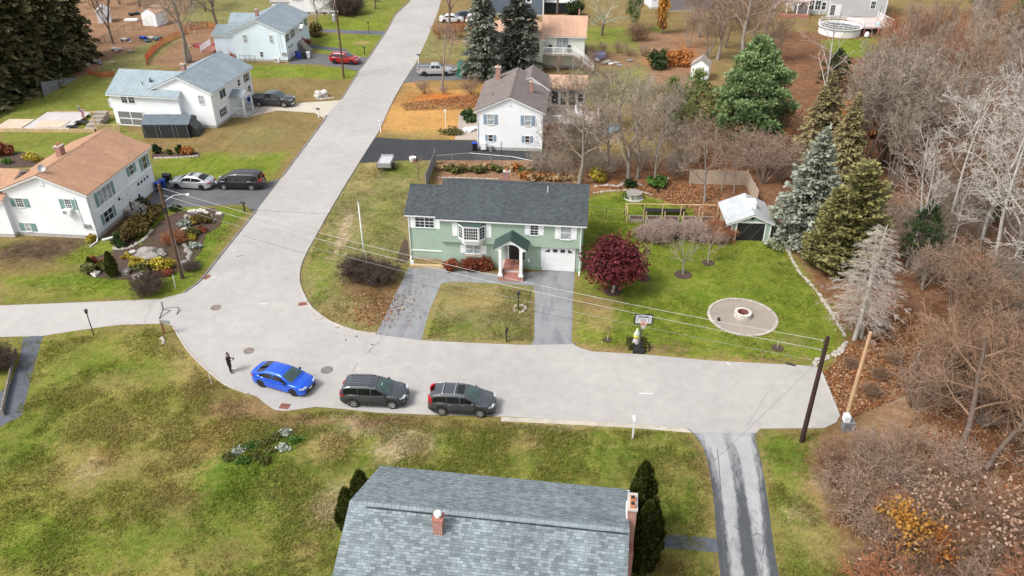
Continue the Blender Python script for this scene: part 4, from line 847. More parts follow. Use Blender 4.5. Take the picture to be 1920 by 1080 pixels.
C_BUSH = Cfg(segs=(3,3,2,2), wig=(.1,.2,.25,.25), up=(.02,.02,.0,.0), taper=(.5,.5,.6,.8), sides=(3,3,3,3), n=(8,6,4), t0=(.15,.15,.2), ang=(38,42,45), ratio=(.5,.55,.55), fall=(.3,.3,.3), rr=(.7,.7,.7), rmin=.007, trunk_levels=1, tl=.9)

def quads(name, c, u, v, tone, mat):
    """many small leaf faces: centres c, half axes u and v (N,3), tone (N)"""
    n = len(c); P_ = np.stack([c-u-v*.35, c+u-v*.35+0*v, c+u*.6+v, c-u*.6+v], 1).reshape(-1,3).astype(np.float32)
    me = bpy.data.meshes.new(name); me.vertices.add(4*n); me.vertices.foreach_set('co', P_.ravel())
    me.loops.add(4*n); me.loops.foreach_set('vertex_index', np.arange(4*n,dtype=np.int32))
    me.polygons.add(n); me.polygons.foreach_set('loop_start', np.arange(0,4*n,4,dtype=np.int32)); me.update(calc_edges=True)
    at = me.attributes.new('tone','FLOAT','FACE'); at.data.foreach_set('value', np.clip(tone,0,1).astype(np.float32))
    me.materials.append(mat); return me
def unit(a): return a/np.maximum(np.linalg.norm(a,axis=1,keepdims=True),1e-9)
def rand_frames(r, n, nrm=None, k=1.0):
    a = r.normal(size=(n,3))
    nn = unit(a if nrm is None else nrm + a*k)
    t = unit(np.cross(nn, r.normal(size=(n,3)))); return t, np.cross(nn, t)
def blob(name, seed, rx, ry, rz, n, size, mat, lumps=9, z0=None, shell=.45, tall=1.0, flat_bottom=True):
    """leafy crown: leaves packed in uneven lumps round a centre"""
    r = np.random.default_rng(seed)
    lc = unit(r.normal(size=(lumps,3)))*(.35+.4*r.random((lumps,1))); lr = .38+.27*r.random(lumps)
    k = r.integers(0,lumps,n); d = unit(r.normal(size=(n,3))); rad = 1-shell*r.random(n)**1.5
    p = lc[k]+d*(lr[k]*rad)[:,None]
    keep = np.ones(n,bool)
    if flat_bottom: p[:,2] = np.where(p[:,2] < -.85, -.85+.2*r.random(n), p[:,2])
    nrm = unit(d+np.array([0,0,.5])); t, b = rand_frames(r, n, nrm, .7)
    p = p*np.array([rx,ry,rz]); p[:,2] += rz*.85 if z0 is None else z0
    s = size*(.6+.8*r.random(n))
    tone = .25+.5*r.random(n)+.35*(r.random(lumps)[k]-.5)
    return quads(name, p, t*s[:,None], b*(s*tall)[:,None], tone, mat)
def conifer(name, seed, H, Rm, n, mat, bark, droop=.25, z0=.04, power=.85, spray=.34, flat=.35, wid=.5, lumpy=.25, sub=26):
    r = np.random.default_rng(seed); rnd = random.Random(seed)
    tr = MB().tube([(0,0,-.05),(0,0,H*.5),(0,0,H*.97)],[H*.016,H*.010,.015],7,cap=False)
    cs, us, vs, ts = [], [], [], []
    z = H*z0; gaps = {}
    i = 0
    while z < H*.985:
        t = z/H; Rz = Rm*(1-t)**power*(.35+.65*min(1,(t+.05)/.14))
        nb = max(4, int(5+7*(1-t)))
        for k in range(nb):
            az = i*2.399+rnd.uniform(-.3,.3); i += 1
            L = Rz*rnd.uniform(1-lumpy*1.6,1+lumpy*.6)+.12
            m = max(4,int(sub*L/Rm*n))
            f = r.random(m)**.7
            sp = (r.random(m)-.5)*2*(wid*L*(1-f*.55)*.55)
            ca, sa = math.cos(az), math.sin(az)
            up0 = .25*(t*1.2)
            x = f*L; zz = z + up0*x - droop*L*f*f + r.normal(size=m)*.06*(1+L*.15)-np.abs(sp)*.12
            px = ca*x - sa*sp; py = sa*x + ca*sp
            cs.append(np.stack([px,py,zz],1))
            out = np.stack([ca*np.ones(m)-sa*np.sign(sp)*.8, sa*np.ones(m)+ca*np.sign(sp)*.8, -droop*f*1.2+up0+r.normal(size=m)*.25],1)
            out = unit(out+r.normal(size=(m,3))*.35)
            side = unit(np.cross(out, np.array([0,0,1.])+r.normal(size=(m,3))*.5))
            s = spray*(.55+.7*r.random(m))*(.55+.45*min(1,L/Rm*2))
            us.append(side*(s*flat)[:,None]); vs.append(out*s[:,None])
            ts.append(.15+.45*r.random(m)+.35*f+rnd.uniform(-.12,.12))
            if L > .8: tr.tube([(0,0,z),(ca*L*.85,sa*L*.85,z+up0*L*.85-droop*L*.72)],[.03+.012*L,.01],3,cap=False)
        z += H*.028*(1+.6*rnd.random())*(1.15-.45*t)
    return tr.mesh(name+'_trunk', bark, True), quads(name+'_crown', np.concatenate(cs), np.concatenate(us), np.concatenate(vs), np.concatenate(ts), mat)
def pine(name, seed, H, Rm, mat, bark, nclump=150, per=60, z0=.22):
    """white pine: irregular tiers of soft tufts"""
    r = np.random.default_rng(seed); rnd = random.Random(seed); tr = MB().tube([(0,0,-.05),(.1,0,H*.5),(0,.1,H*.97)],[H*.018,H*.012,.03],7,cap=False)
    cs, us, vs, ts = [], [], [], []
    for k in range(nclump):
        t = z0+(1-z0)*(k+.5)/nclump; Rz = Rm*min(1.0,(1-t)*2.1+.1)*(.6+.4*math.sin(k*1.7)**2)
        az = k*2.399; f = rnd.uniform(.35,1)**.6; L = Rz*f
        c = np.array([math.cos(az)*L, math.sin(az)*L, H*t+.12*L+rnd.gauss(0,.25)])
        tr.tube([(0,0,H*t-.35*L*.5),(c[0]*.6,c[1]*.6,c[2]-.25),tuple(c)],[.06,.04,.02],3,cap=False)
        d = unit(r.normal(size=(per,3))+np.array([0,0,.35])); q = c+d*np.array([.62,.62,.34])*(r.random((per,1))**.5)*(.75+.5*rnd.random())*Rm/3.2
        o = unit(d+r.normal(size=(per,3))*.35); sd = unit(np.cross(o, r.normal(size=(per,3))))
        s = .155*(.6+.7*r.random(per))*Rm/3.2
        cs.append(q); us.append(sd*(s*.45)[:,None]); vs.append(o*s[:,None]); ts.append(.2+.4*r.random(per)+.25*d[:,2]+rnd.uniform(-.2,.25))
    return tr.mesh(name+'_trunk', bark, True), quads(name+'_crown', np.concatenate(cs), np.concatenate(us), np.concatenate(vs), np.concatenate(ts), mat)
def setmat(o, m):
    o.material_slots[0].link = 'OBJECT'; o.material_slots[0].material = m
def plant(name, meshes, xy, label, cat, s=1, rz=None, group=None, mats=None, tilt=(0,0), names=('trunk','crown')):
    t = thing(name, label, cat, (xy[0],xy[1],0), 0, group)
    t.rotation_euler = (tilt[0],tilt[1], random.uniform(0,6.28) if rz is None else rz)
    t.scale = s if hasattr(s,'__len__') else (s,s,s)
    for i, (nm, me) in enumerate(zip(names, meshes)):
        if me is None: continue
        o = part(nm, me, t)
        if mats and mats[i]: setmat(o, mats[i])
    return t
L_ = {}
L_['spruce'] = leafmat('dark_spruce_needles', [(.045,.060,.040),(.115,.130,.095),(.24,.25,.205)], transl=.1)
L_['hemlock'] = leafmat('dark_hemlock_needles', [(.026,.034,.016),(.068,.070,.03),(.17,.14,.06)], transl=.1)
L_['bluespruce'] = leafmat('blue_spruce_needles', [(.10,.115,.07),(.22,.235,.165),(.40,.43,.37)], transl=.1)
L_['cedar'] = leafmat('olive_cedar_leaves', [(.085,.085,.03),(.19,.18,.065),(.34,.31,.13)], transl=.15)
L_['gold'] = leafmat('golden_spruce_needles', [(.13,.11,.05),(.24,.20,.095),(.36,.30,.155)], transl=.15)
L_['pine'] = leafmat('white_pine_needles', [(.075,.125,.045),(.17,.245,.095),(.35,.43,.21)], transl=.2)
L_['pine_y'] = leafmat('thin_pine_needles', [(.08,.12,.035),(.16,.21,.06),(.27,.30,.11)], transl=.2)
L_['maple'] = leafmat('crimson_maple_leaves', [(.035,.008,.011),(.095,.015,.021),(.19,.042,.042)], transl=.3)
L_['arb'] = leafmat('arborvitae_leaves', [(.028,.042,.010),(.07,.085,.016),(.15,.14,.035)], transl=.15)
L_['yellow'] = leafmat('yellow_leaves', [(.36,.15,.03),(.52,.26,.05),(.60,.40,.13)], transl=.35)
L_['orange'] = leafmat('orange_leaves', [(.30,.10,.03),(.45,.18,.05),(.5,.28,.10)], transl=.3)
L_['rust'] = leafmat('rust_red_leaves', [(.13,.03,.015),(.24,.065,.03),(.33,.12,.06)], transl=.25)
L_['olive'] = leafmat('olive_shrub_leaves', [(.05,.06,.015),(.10,.105,.03),(.18,.17,.05)], transl=.2)
L_['brown'] = leafmat('bronze_shrub_leaves', [(.06,.045,.012),(.115,.08,.022),(.18,.13,.04)], transl=.15)
L_['gold_shrub'] = leafmat('golden_shrub_leaves', [(.16,.13,.02),(.36,.28,.03),(.5,.4,.08)], transl=.2)
L_['green'] = leafmat('green_shrub_leaves', [(.03,.075,.012),(.07,.14,.025),(.15,.22,.05)], transl=.2)
L_['dkgreen'] = leafmat('dark_green_shrub_leaves', [(.012,.028,.010),(.03,.055,.016),(.06,.09,.03)], transl=.15)
L_['silver'] = leafmat('silvery_leaves', [(.20,.24,.19),(.32,.36,.30),(.42,.45,.4)], transl=.1)
L_['dryleaf'] = leafmat('faded_leaves', [(.30,.17,.10),(.42,.28,.20),(.5,.38,.30)], transl=.3)
L_['dead'] = leafmat('dry_needles', [(.26,.20,.16),(.38,.31,.26),(.48,.41,.35)], transl=.1)
L_['straw'] = leafmat('dry_stalks', [(.26,.15,.07),(.38,.24,.12),(.5,.36,.2)], transl=.1)

# prototypes' meshes (shared by every copy)
OAK = [bare('bare', 10+i, C_OAK, 10, .22, M['bark_grey'], M['twig_grey']) for i in range(3)]
TALL = [bare('tall', 20+i, C_TALL, 14, .125, M['bark_white'], M['twig_white'], lean=.06) for i in range(3)]
VASE = [bare('vase', 30+i, C_VASE, 8, .16, M['bark_brown'], M['twig_grey']) for i in range(2)]
MULTI = [bare('multi', 40+i, C_TALL, 9, .09, M['bark_grey'], M['twig_pink'], stems=6, fan=.28) for i in range(2)]
SHRUB = [bare('shrub', 50+i, C_SHRUB, 3.5, .035, M['twig_brown'], M['twig_brown'], stems=16, fan=.75) for i in range(3)]
ORCH = [bare('orch', 60+i, C_ORCH, 3.2, .08, M['bark_grey'], M['twig_grey']) for i in range(2)]
BUSH = [bare('bush', 70+i, C_BUSH, 2.0, .02, M['twig_dark'], M['twig_dark'], stems=34, fan=1.0) for i in range(2)]
def btree(kind, i, bx, by, ty, label, mats=None, group=None, rz=None, name='bare_tree', wid=1, cat='tree', tilt=(0,0), H=None):
    base = dict(OAK=10,TALL=14,VASE=8,MULTI=9,SHRUB=3.5,ORCH=3.2,BUSH=2.0)[kind]; ms = globals()[kind][i % len(globals()[kind])]
    k = (H or ztop(bx,by,ty))/base
    return plant(name, ms, G2(bx,by), label, cat, (k*wid,k*wid,k), rz, group, mats, tilt, ('trunk','crown') if kind not in ('SHRUB','BUSH') else ('stems','twigs'))
gp, gg, gw, gd = (M['bark_grey'],M['twig_pink']), (M['bark_grey'],M['twig_grey']), (M['bark_white'],M['twig_white']), (M['bark_brown'],M['twig_brown'])
# row of bare trees behind the green house
btree('OAK',0,1086,347,150,'spreading bare grey tree behind the right end of the green house roof',gg,wid=.95)
btree('VASE',0,1178,337,140,'many-stemmed bare tree fanning up beside the low green mound shrub',gg,wid=1.1); btree('VASE',1,1195,335,160,'lighter many-stemmed bare tree just right of the fanning one',gg,wid=.9)
btree('OAK',1,1229,349,195,'bare tree with a straight trunk on the edge of the leaf-covered bed',gg,wid=.8)
btree('OAK',2,1321,378,235,'bare tree standing in orange leaf litter left of the shed',gp,wid=.85); btree('OAK',0,1353,357,255,'bare tree close to the wooden fence behind the shed',gp,wid=.75,rz=2); btree('OAK',1,1376,362,262,'thin leaning bare tree nearest the tin-roofed shed',gp,wid=.7,rz=4,tilt=(.05,.12))
for i,(x,y,t,k) in enumerate(((1040,322,215,'MULTI'),(1065,318,200,'MULTI'),(1115,318,190,'MULTI'),(1140,312,175,'OAK'),(1255,312,215,'MULTI'),(1280,322,235,'MULTI'),(1300,300,225,'OAK'),(1225,300,170,'OAK'))):
    btree(k,i,x,y,t,'bare grey brush tree in the thicket between the white house and the green house',gg if i%2 else gp,'bare brush in the middle thicket')
for i,(x,y) in enumerate(((1010,325),(1035,330),(1055,335),(1112,332),(1130,335),(1150,322),(1205,318),(1265,335),(1075,300),(1100,292),(1050,290))):
    btree('SHRUB',i,x,y,0,'grey-brown bare shrub low in the thicket behind the green house',(M['twig_grey'],M['twig_grey']),'low shrubs in the middle thicket',name='bare_shrub',cat='shrub',H=3.2)
# street and far left
btree('OAK',2,829,170,30,'small bare pinkish tree in front of the parked silver pickup',gp,wid=.75); btree('VASE',1,843,46,-60,'dark bare tree beside the white cars at the top of the street',(M['bark_brown'],M['twig_pink']),wid=1.0,H=13)
btree('OAK',0,350,118,0,'tall leaning bare grey tree behind the grey-roofed white house',(M['bark_grey'],M['twig_grey']),H=19,wid=.8,tilt=(0,-.12)); btree('OAK',1,358,116,0,'second trunk of bare grey tree leaning beside the tall one',(M['bark_grey'],M['twig_grey']),H=18,wid=.7,tilt=(0,-.05))
btree('VASE',0,212,82,0,'forked dark bare tree in the brown yard at upper left',(M['bark_brown'],M['twig_dark']),H=14,wid=.8); btree('OAK',2,410,62,0,'dark bare tree by the wire fence left of the pale blue house',(M['bark_brown'],M['twig_dark']),H=14,wid=.8)
btree('ORCH',0,594,47,0,'small bare tree in front of the shuttered house',gg,H=7.0,wid=1); btree('ORCH',1,704,17,0,'small dark bare tree on the lawn at the top of the street',(M['bark_brown'],M['twig_dark']),H=5)
for i,(x,y) in enumerate(((300,28),(330,18),(262,12),(385,22),(360,8),(225,8),(180,20),(400,12))):
    btree('MULTI',i,x,y,0,'bare brush tree along the back of the brown yard at upper left',(M['bark_brown'],M['twig_pink']),'bare brush along the top left edge',H=7)
for i,(x,y,h_,k) in enumerate(((795,176,2.4,'SHRUB'),(884,176,2.8,'SHRUB'),(832,176,1.6,'SHRUB'))):
    btree(k,i,x,y,0,['rounded bare shrub on the orange lawn near the kerb','bare shrub below the green tarpaulin trailer','low bare shrub round the foot of the small pinkish tree'][i],(M['twig_brown'],M['twig_pink']),name='bare_shrub',cat='shrub',H=h_)
for i,(x,y) in enumerate(((845,72),(862,70),(880,68),(825,74),(900,68))): btree('SHRUB',i,x,y,0,'reddish-brown hedge shrub below the white cars at the top of the street',(M['twig_red'],M['twig_red']),'hedge below the white cars',name='bare_shrub',cat='shrub',H=3)
for i,(x,y) in enumerate(((650,27),(660,26),(642,27))): btree('BUSH',i,x,y,0,'large dark bush beside the shuttered house',(M['twig_dark'],M['twig_dark']),'dark bushes beside the shuttered house',name='dark_bush',cat='bush',H=4.2)
# top centre
btree('OAK',1,1046,42,0,'bare tree with a thick dark trunk in front of the dark blue house',(M['bark_brown'],M['twig_brown']),H=15,wid=.8)
btree('ORCH',0,1128,66,0,'small bare tree veiled in pale lichen on the back lawn',(M['bark_brown'],pbr('lichen_twigs',(.38,.42,.33),.9)),H=7.5,wid=1.15)
t = btree('OAK',2,1188,62,0,'slender tree with thin yellow-green foliage on the back lawn',gg,H=10,wid=.7); part('foliage', blob('leaf',5,2.2,2.2,4.5,1600,.16,L_['pine_y'],14,z0=5.5,shell=.9), t).scale = (1,1,.95)
t = btree('ORCH',1,1243,64,0,'small tree with bright yellow leaves beside the grey trimmed house',gd,H=5,wid=.6); part('foliage', blob('leaf',6,1.5,1.5,3.2,1500,.2,L_['yellow'],12,z0=3.3,shell=.8), t)
for i,(x,y) in enumerate(((1195,75),(1205,76),(1188,77))): btree('SHRUB',i,x,y,0,'clump of bare upright stems on the back lawn',(M['twig_brown'],M['twig_brown']),'bare clump on the back lawn',name='bare_shrub',cat='shrub',H=3.4)
for i,(x,y,h_,w_) in enumerate(((1392,120,17,1.0),(1345,112,14,.9),(1428,112,14,.9))): btree('OAK',i,x,y,0,['wide bare tree with pale arching limbs behind the big green pine','bare pinkish tree left of the wide arching one','bare pinkish tree between the arching tree and the pool'][i],gp,H=h_,wid=w_)
for i,(x,y,h_) in enumerate(((1310,70,9),(1350,60,10),(1400,50,9),(1415,72,10),(1455,118,8),(1290,90,7),(1330,35,8),(1380,25,8),(1410,20,8),(1300,45,8),(1360,90,9),(1390,95,9),(1325,110,9))): btree('MULTI',i,x,y,0,'bare pinkish brush tree in the thicket left of the round pool',(M['bark_grey'],M['twig_pink']),'brush left of the round pool',H=h_)
for i,(x,y) in enumerate(((1090,105),(1100,108),(1115,107),(1130,100),(1160,100),(1180,105),(1205,105),(1080,112))): btree('SHRUB',i,x,y,0,'dry brown shrub along the far garden bed behind the cream house',(M['twig_brown'],M['twig_pink']),'dry shrubs along the far garden bed',name='bare_shrub',cat='shrub',H=2.2)
for i,(x,y,h_) in enumerate(((1045,142,3.2),(1085,140,3.2),(1105,140,4),(1110,168,4.5),(1140,180,4.5))): btree('MULTI',i,x,y,0,'bare brush beside the cream house deck',gp,'brush beside the cream house deck',H=h_)
for i,(x,y,h_) in enumerate(((1060,232,7.5),(1095,240,8),(1130,245,8),(1160,235,8.5),(1190,250,8),(1215,262,7),(1250,255,8))): btree('OAK' if i%2 else 'MULTI',i,x,y,0,'bare grey tree in the thicket right of the railed deck',gg,'bare trees right of the railed deck',H=h_,wid=1)
# conifers
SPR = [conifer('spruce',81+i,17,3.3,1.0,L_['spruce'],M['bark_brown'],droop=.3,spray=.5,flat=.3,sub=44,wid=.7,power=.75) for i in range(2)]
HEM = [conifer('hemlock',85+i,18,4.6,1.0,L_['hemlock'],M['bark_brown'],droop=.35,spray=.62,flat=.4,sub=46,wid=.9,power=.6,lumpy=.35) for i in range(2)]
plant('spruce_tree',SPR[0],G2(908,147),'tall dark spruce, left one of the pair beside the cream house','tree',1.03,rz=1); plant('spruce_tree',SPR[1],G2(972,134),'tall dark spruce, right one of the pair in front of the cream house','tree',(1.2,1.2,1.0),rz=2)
for i,(x,y,s) in enumerate(((-30,205,.95),(15,180,1.05),(62,160,.95),(108,138,.92),(140,112,.9),(-20,110,1.1),(50,95,1.0))):
    plant('hemlock_tree',HEM[i%2],G2(x,y),['dark hemlock at the left edge, nearest of the dark grove','dark hemlock behind the sloping grey fence panel','dark hemlock above the right end of the grey fence panel','dark hemlock at the right side of the dark grove','dark hemlock beside the junk heap, rightmost of the grove','dark hemlock deep in the grove at upper left','dark hemlock deep in the grove at upper left'][i],'tree',s,group=('dark evergreen grove' if i > 4 else None))
PIN = [pine('pine',90,11.5,4.6,L_['pine'],M['bark_brown'],210,130,.12), pine('pine',91,8,3.2,L_['pine_y'],M['bark_brown'],90,45,.15)]
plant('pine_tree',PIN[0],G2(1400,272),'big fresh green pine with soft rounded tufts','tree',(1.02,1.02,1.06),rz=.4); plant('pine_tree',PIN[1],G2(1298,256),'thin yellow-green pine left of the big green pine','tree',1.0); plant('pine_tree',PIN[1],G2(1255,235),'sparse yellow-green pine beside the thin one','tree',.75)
plant('spruce_tree',conifer('blue',95,11.6,4.0,1.0,L_['bluespruce'],M['bark_brown'],droop=.12,spray=.27,flat=.42,sub=120,wid=.9,power=.85,lumpy=.38),G2(1506,452),'silvery blue spruce beside the tin-roofed shed','tree',1,rz=0)
CED = conifer('cedar',96,10.6,3.0,1.0,L_['cedar'],M['bark_brown'],droop=-.25,spray=.26,flat=.45,sub=115,wid=1.0,power=.55,lumpy=.5)
plant('cedar_tree',CED,G2(1580,512),'olive green cedar right of the blue spruce','tree',1,rz=1); plant('cedar_tree',CED,G2(1545,498),'smaller olive green cedar in front of the blue spruce','tree',.72,rz=3)
GOL = conifer('gold',97,11,3.3,1.0,L_['gold'],M['bark_brown'],droop=.3,spray=.3,flat=.4,sub=85,wid=.8,power=.8,lumpy=.35)
plant('spruce_tree',GOL,G2(1525,318),'golden brown spruce below the pale birch','tree',(1,1,1.05)); plant('spruce_tree',GOL,G2(1572,345),'narrow golden spruce behind the blue spruce','tree',(.8,.8,.95)); 
# dead grey conifer at the lawn edge
def deadconifer(seed, H, Rm):
    rnd = random.Random(seed); a, b = MB(), MB(); a.tube([(0,0,-.05),(0,0,H*.5),(0,0,H)],[.2,.13,.02],8,cap=False)
    z = H*.16; i = 0
    while z < H*.97:
        L = Rm*(1-z/H)**.62*(.45+.55*min(1,z/H/.35))*rnd.uniform(.6,1.05)+.15; az = i*2.399+rnd.uniform(-.3,.3); i += 1
        ca, sa = math.cos(az), math.sin(az); pts = [Vector((ca*L*t, sa*L*t, z+.22*L*t-.34*L*t*t)) for t in (0,.35,.7,1)]
        b.tube(pts,[.035,.025,.016,.01],3,cap=False)
        for k in range(int(11*L/Rm)+3):
            t = rnd.uniform(.15,1); q = Vector((ca*L*t, sa*L*t, z+.22*L*t-.34*L*t*t)); s = rnd.choice((-1,1)); l2 = L*.42*(1.1-t)+.15
            d = Vector((ca*.7-sa*s, sa*.7+ca*s, rnd.uniform(-.35,.15))).normalized(); b.tube([q,q+d*l2*.5+Vector((0,0,.02)),q+d*l2+Vector((0,0,-.06))],[.013,.011,.009],3,cap=False)
            for _ in range(3):
                q2 = q+d*l2*rnd.uniform(.2,1); d2 = Vector((ca+rnd.uniform(-.7,.7), sa+rnd.uniform(-.7,.7), rnd.uniform(-.5,.1))).normalized(); b.tube([q2,q2+d2*rnd.uniform(.15,.4)],[.010,.008],3,cap=False)
        z += H*.0085
    return a.mesh('dead_trunk', M['bark_white'], True), b.mesh('dead_crown', M['twig_dead'])
DEAD = deadconifer(3, 10, 4.3)
plant('dead_conifer',DEAD,G2(1602,637),'bare grey dead conifer at the corner of the lawn, left trunk of two','tree',(1,1,1.0),rz=.5,tilt=(0,.02)); plant('dead_conifer',DEAD,G2(1614,634),'bare grey dead conifer leaning right, second trunk of two','tree',(.85,.85,.97),rz=2.5,tilt=(0,.09))
# birches and woods
LIMB = [bare('limb', 7, C_LIMB, 13, .16, M['bark_white'], M['twig_white'])]; plant('bare_tree', LIMB[0], G2(1541,222), 'pale birch with long spreading limbs above the golden spruce', 'tree', (1.1,1.1,1.05), rz=.6)
btree('TALL',0,1716,475,228,'slender white birch in front of the dark green sapling pine',gw,rz=0,wid=1.15); btree('TALL',1,1700,500,262,'thinner white birch left of the slender one',gw,rz=1,wid=1.1)
btree('TALL',2,1862,508,150,'large white birch leaning right near the right edge',gw,rz=2,tilt=(0,.12),wid=1.3); btree('TALL',0,1835,470,120,'tall pale birch behind the leaning white birch',gw,rz=4,tilt=(0,.1),wid=1.3); btree('TALL',1,1775,440,150,'pale birch in the middle of the white birch stand',gw,rz=5,wid=1.3)
btree('OAK',0,1795,862,600,'thick grey trunk leaning right in the lower thicket',gd,H=12,wid=.9,tilt=(0,.2)); btree('OAK',1,1850,880,600,'thinner grey trunk behind the thick leaning one',gd,H=11,wid=.9,tilt=(0,.3))
plant('pine_tree',PIN[1],G2(1712,505),'dark green sapling pine behind the white birches','tree',(.62,.62,.8),mats=(None,L_['dkgreen'])); plant('pine_tree',PIN[1],G2(1560,175),'dark evergreen half hidden behind the pale birch','tree',(.8,.8,.75),mats=(None,L_['dkgreen']))
plant('pine_tree',PIN[1],G2(1838,28),'green pine at the top right near the edge','tree',.9,mats=(None,L_['pine_y'])); plant('pine_tree',PIN[1],G2(1905,70),'green pine at the right edge above the birches','tree',.9,mats=(None,L_['pine_y'])); plant('pine_tree',PIN[1],G2(1865,420),'green sapling pine among the white birches','tree',.5,mats=(None,L_['pine_y']))
DRY = [blob('dry_leaf', 500+i, 1.7, 1.7, 1.5, 260, .055, L_['dryleaf'], 9, z0=1.9, shell=1.0) for i in range(2)]
def fill(region, n, seed, fn, mind):
    r = random.Random(seed); pts = []; tries = 0
    w2 = [G2(*p) for p in region]; xs = [p[0] for p in w2]; ys = [p[1] for p in w2]
    while len(pts) < n and tries < n*60:
        tries += 1; q = (r.uniform(min(xs),max(xs)), r.uniform(min(ys),max(ys)))
        if inpoly(w2, np.array([q[0]]), np.array([q[1]]))[0] and all(math.dist(q,p) > mind for p in pts): pts.append(q)
    for i, q in enumerate(pts): fn(i, q, r)
def wood(kinds, label, group, mats, h0, h1, name='bare_tree', cat='tree', wid=(.8,1.2), tl=.08, leaves=0):
    def f(i, q, r):
        k = kinds[i % len(kinds)]; base = dict(OAK=10,TALL=14,VASE=8,MULTI=9,SHRUB=3.5,BUSH=2.0)[k]; ms = globals()[k]; s = r.uniform(h0,h1)/base; w_ = r.uniform(*wid)
        t = plant(name, ms[i % len(ms)], q, label, cat, (s*w_,s*w_,s), r.uniform(0,6.28), group, mats[i % len(mats)], (r.gauss(0,tl),r.gauss(0,tl)), ('trunk','crown') if k not in ('SHRUB','BUSH') else ('stems','twigs'))
        if leaves and i % leaves == 0: part('dry_leaves', DRY[i % 2], t)
    return f
fill([(1560,235),(1640,200),(1720,230),(1700,330),(1660,430),(1640,400)], 22, 1, wood(['TALL','MULTI'],'thin tall bare tree in the wood behind the golden spruces','thin bare trees behind the golden spruces',[(M['bark_grey'],M['twig_pink']),(M['bark_brown'],M['twig_grey'])],10,14), 1.2)
fill([(1610,130),(1700,110),(1920,120),(1990,260),(1760,260),(1650,220)], 34, 2, wood(['MULTI','OAK','MULTI','TALL'],'bare pinkish-grey tree in the upper right wood','bare trees in the upper right wood',[gp,(M['bark_grey'],M['twig_brown']),gg],8,12), 2)
fill([(1660,70),(1780,60),(1800,130),(1680,140)], 16, 3, wood(['SHRUB'],'rusty red bare brush on the slope below the grey house','rusty brush below the grey house',[(M['twig_red'],M['twig_red'])],4.5,6,'bare_shrub','shrub'), 1.5)
fill([(1790,10),(1990,0),(2050,110),(1810,90)], 14, 4, wood(['MULTI','OAK'],'bare tree in the top right corner of the wood','bare trees in the top right corner',[gg,gp,(M['bark_white'],M['twig_white'])],9,13), 2.5)
fill([(1740,300),(1930,270),(2080,470),(1990,560),(1880,540),(1780,480)], 15, 5, wood(['TALL','TALL','OAK'],'pale grey birch in the white birch stand at the right edge','pale birches at the right edge',[gw,gw,(M['bark_grey'],M['twig_white'])],9,14,wid=(1.0,1.35)), 1.6)
fill([(1640,430),(1760,400),(1900,500),(1990,650),(1830,640),(1720,540)], 30, 6, wood(['SHRUB','MULTI'],'tangled bare undergrowth between the birches and the leaf-covered clearing','undergrowth beside the clearing',[(M['twig_grey'],M['twig_grey']),gp],2.8,5,'bare_shrub','shrub'), 1.2)
fill([(1760,620),(1850,580),(2050,640),(2200,900),(1990,960),(1780,780),(1690,760)], 40, 7, wood(['SHRUB','MULTI','OAK','SHRUB','MULTI'],'pinkish-brown bare thicket plant right of the clearing','pinkish thicket right of the clearing',[(M['twig_pink'],M['twig_pink']),(M['twig_brown'],M['twig_brown']),(M['bark_grey'],M['twig_brown'])],3.2,7,'bare_shrub','shrub'), 1.0)
fill([(1545,860),(1620,840),(1780,850),(1800,960),(1640,1000),(1560,960)], 18, 8, wood(['SHRUB'],'low spreading brown thicket shrub beside the dark utility pole','spreading thicket beside the dark pole',[(M['twig_brown'],M['twig_brown']),(M['twig_pink'],M['twig_pink'])],2.0,3.0,'bare_shrub','shrub',wid=(1.1,1.4),leaves=3), .9)
fill([(1600,990),(1800,960),(2100,960),(2200,1250),(1680,1250)], 34, 9, wood(['SHRUB','SHRUB','BUSH'],'reddish-brown bare shrub in the lower right corner thicket','reddish thicket in the lower right corner',[(M['twig_brown'],M['twig_red']),(M['twig_pink'],M['twig_pink']),(M['twig_red'],M['twig_brown'])],2,3.2,'bare_shrub','shrub',wid=(1.0,1.3),leaves=2), .9)
fill([(1590,640),(1650,610),(1700,700),(1640,800),(1580,760)], 6, 10, wood(['BUSH'],'sparse dry bush near the pale new pole','sparse bushes near the pale pole',[(M['twig_brown'],M['twig_brown'])],.8,1.4,'bare_shrub','shrub'), 1.5)
fill([(1720,290),(1930,260),(2080,470),(1880,520),(1740,430)], 22, 13, wood(['MULTI','OAK'],'brown bare tree between the white birches at the right edge','brown trees between the white birches',[(M['bark_grey'],M['twig_brown']),(M['bark_grey'],M['twig_pink'])],6,10), 1.8)
fill([(1440,215),(1500,240),(1490,300),(1400,300),(1420,260)], 6, 11, wood(['SHRUB','MULTI'],'bare brush under the big green pine','brush under the big green pine',[(M['twig_brown'],M['twig_red'])],2.5,4,'bare_shrub','shrub'), 1.5)
fill([(1300,290),(1480,280),(1500,350),(1420,350),(1330,320)], 12, 12, wood(['MULTI','SHRUB'],'bare brown brush behind the wooden fence','brush behind the wooden fence',[gd,gp],3,6,'bare_shrub','shrub'), 1.5)
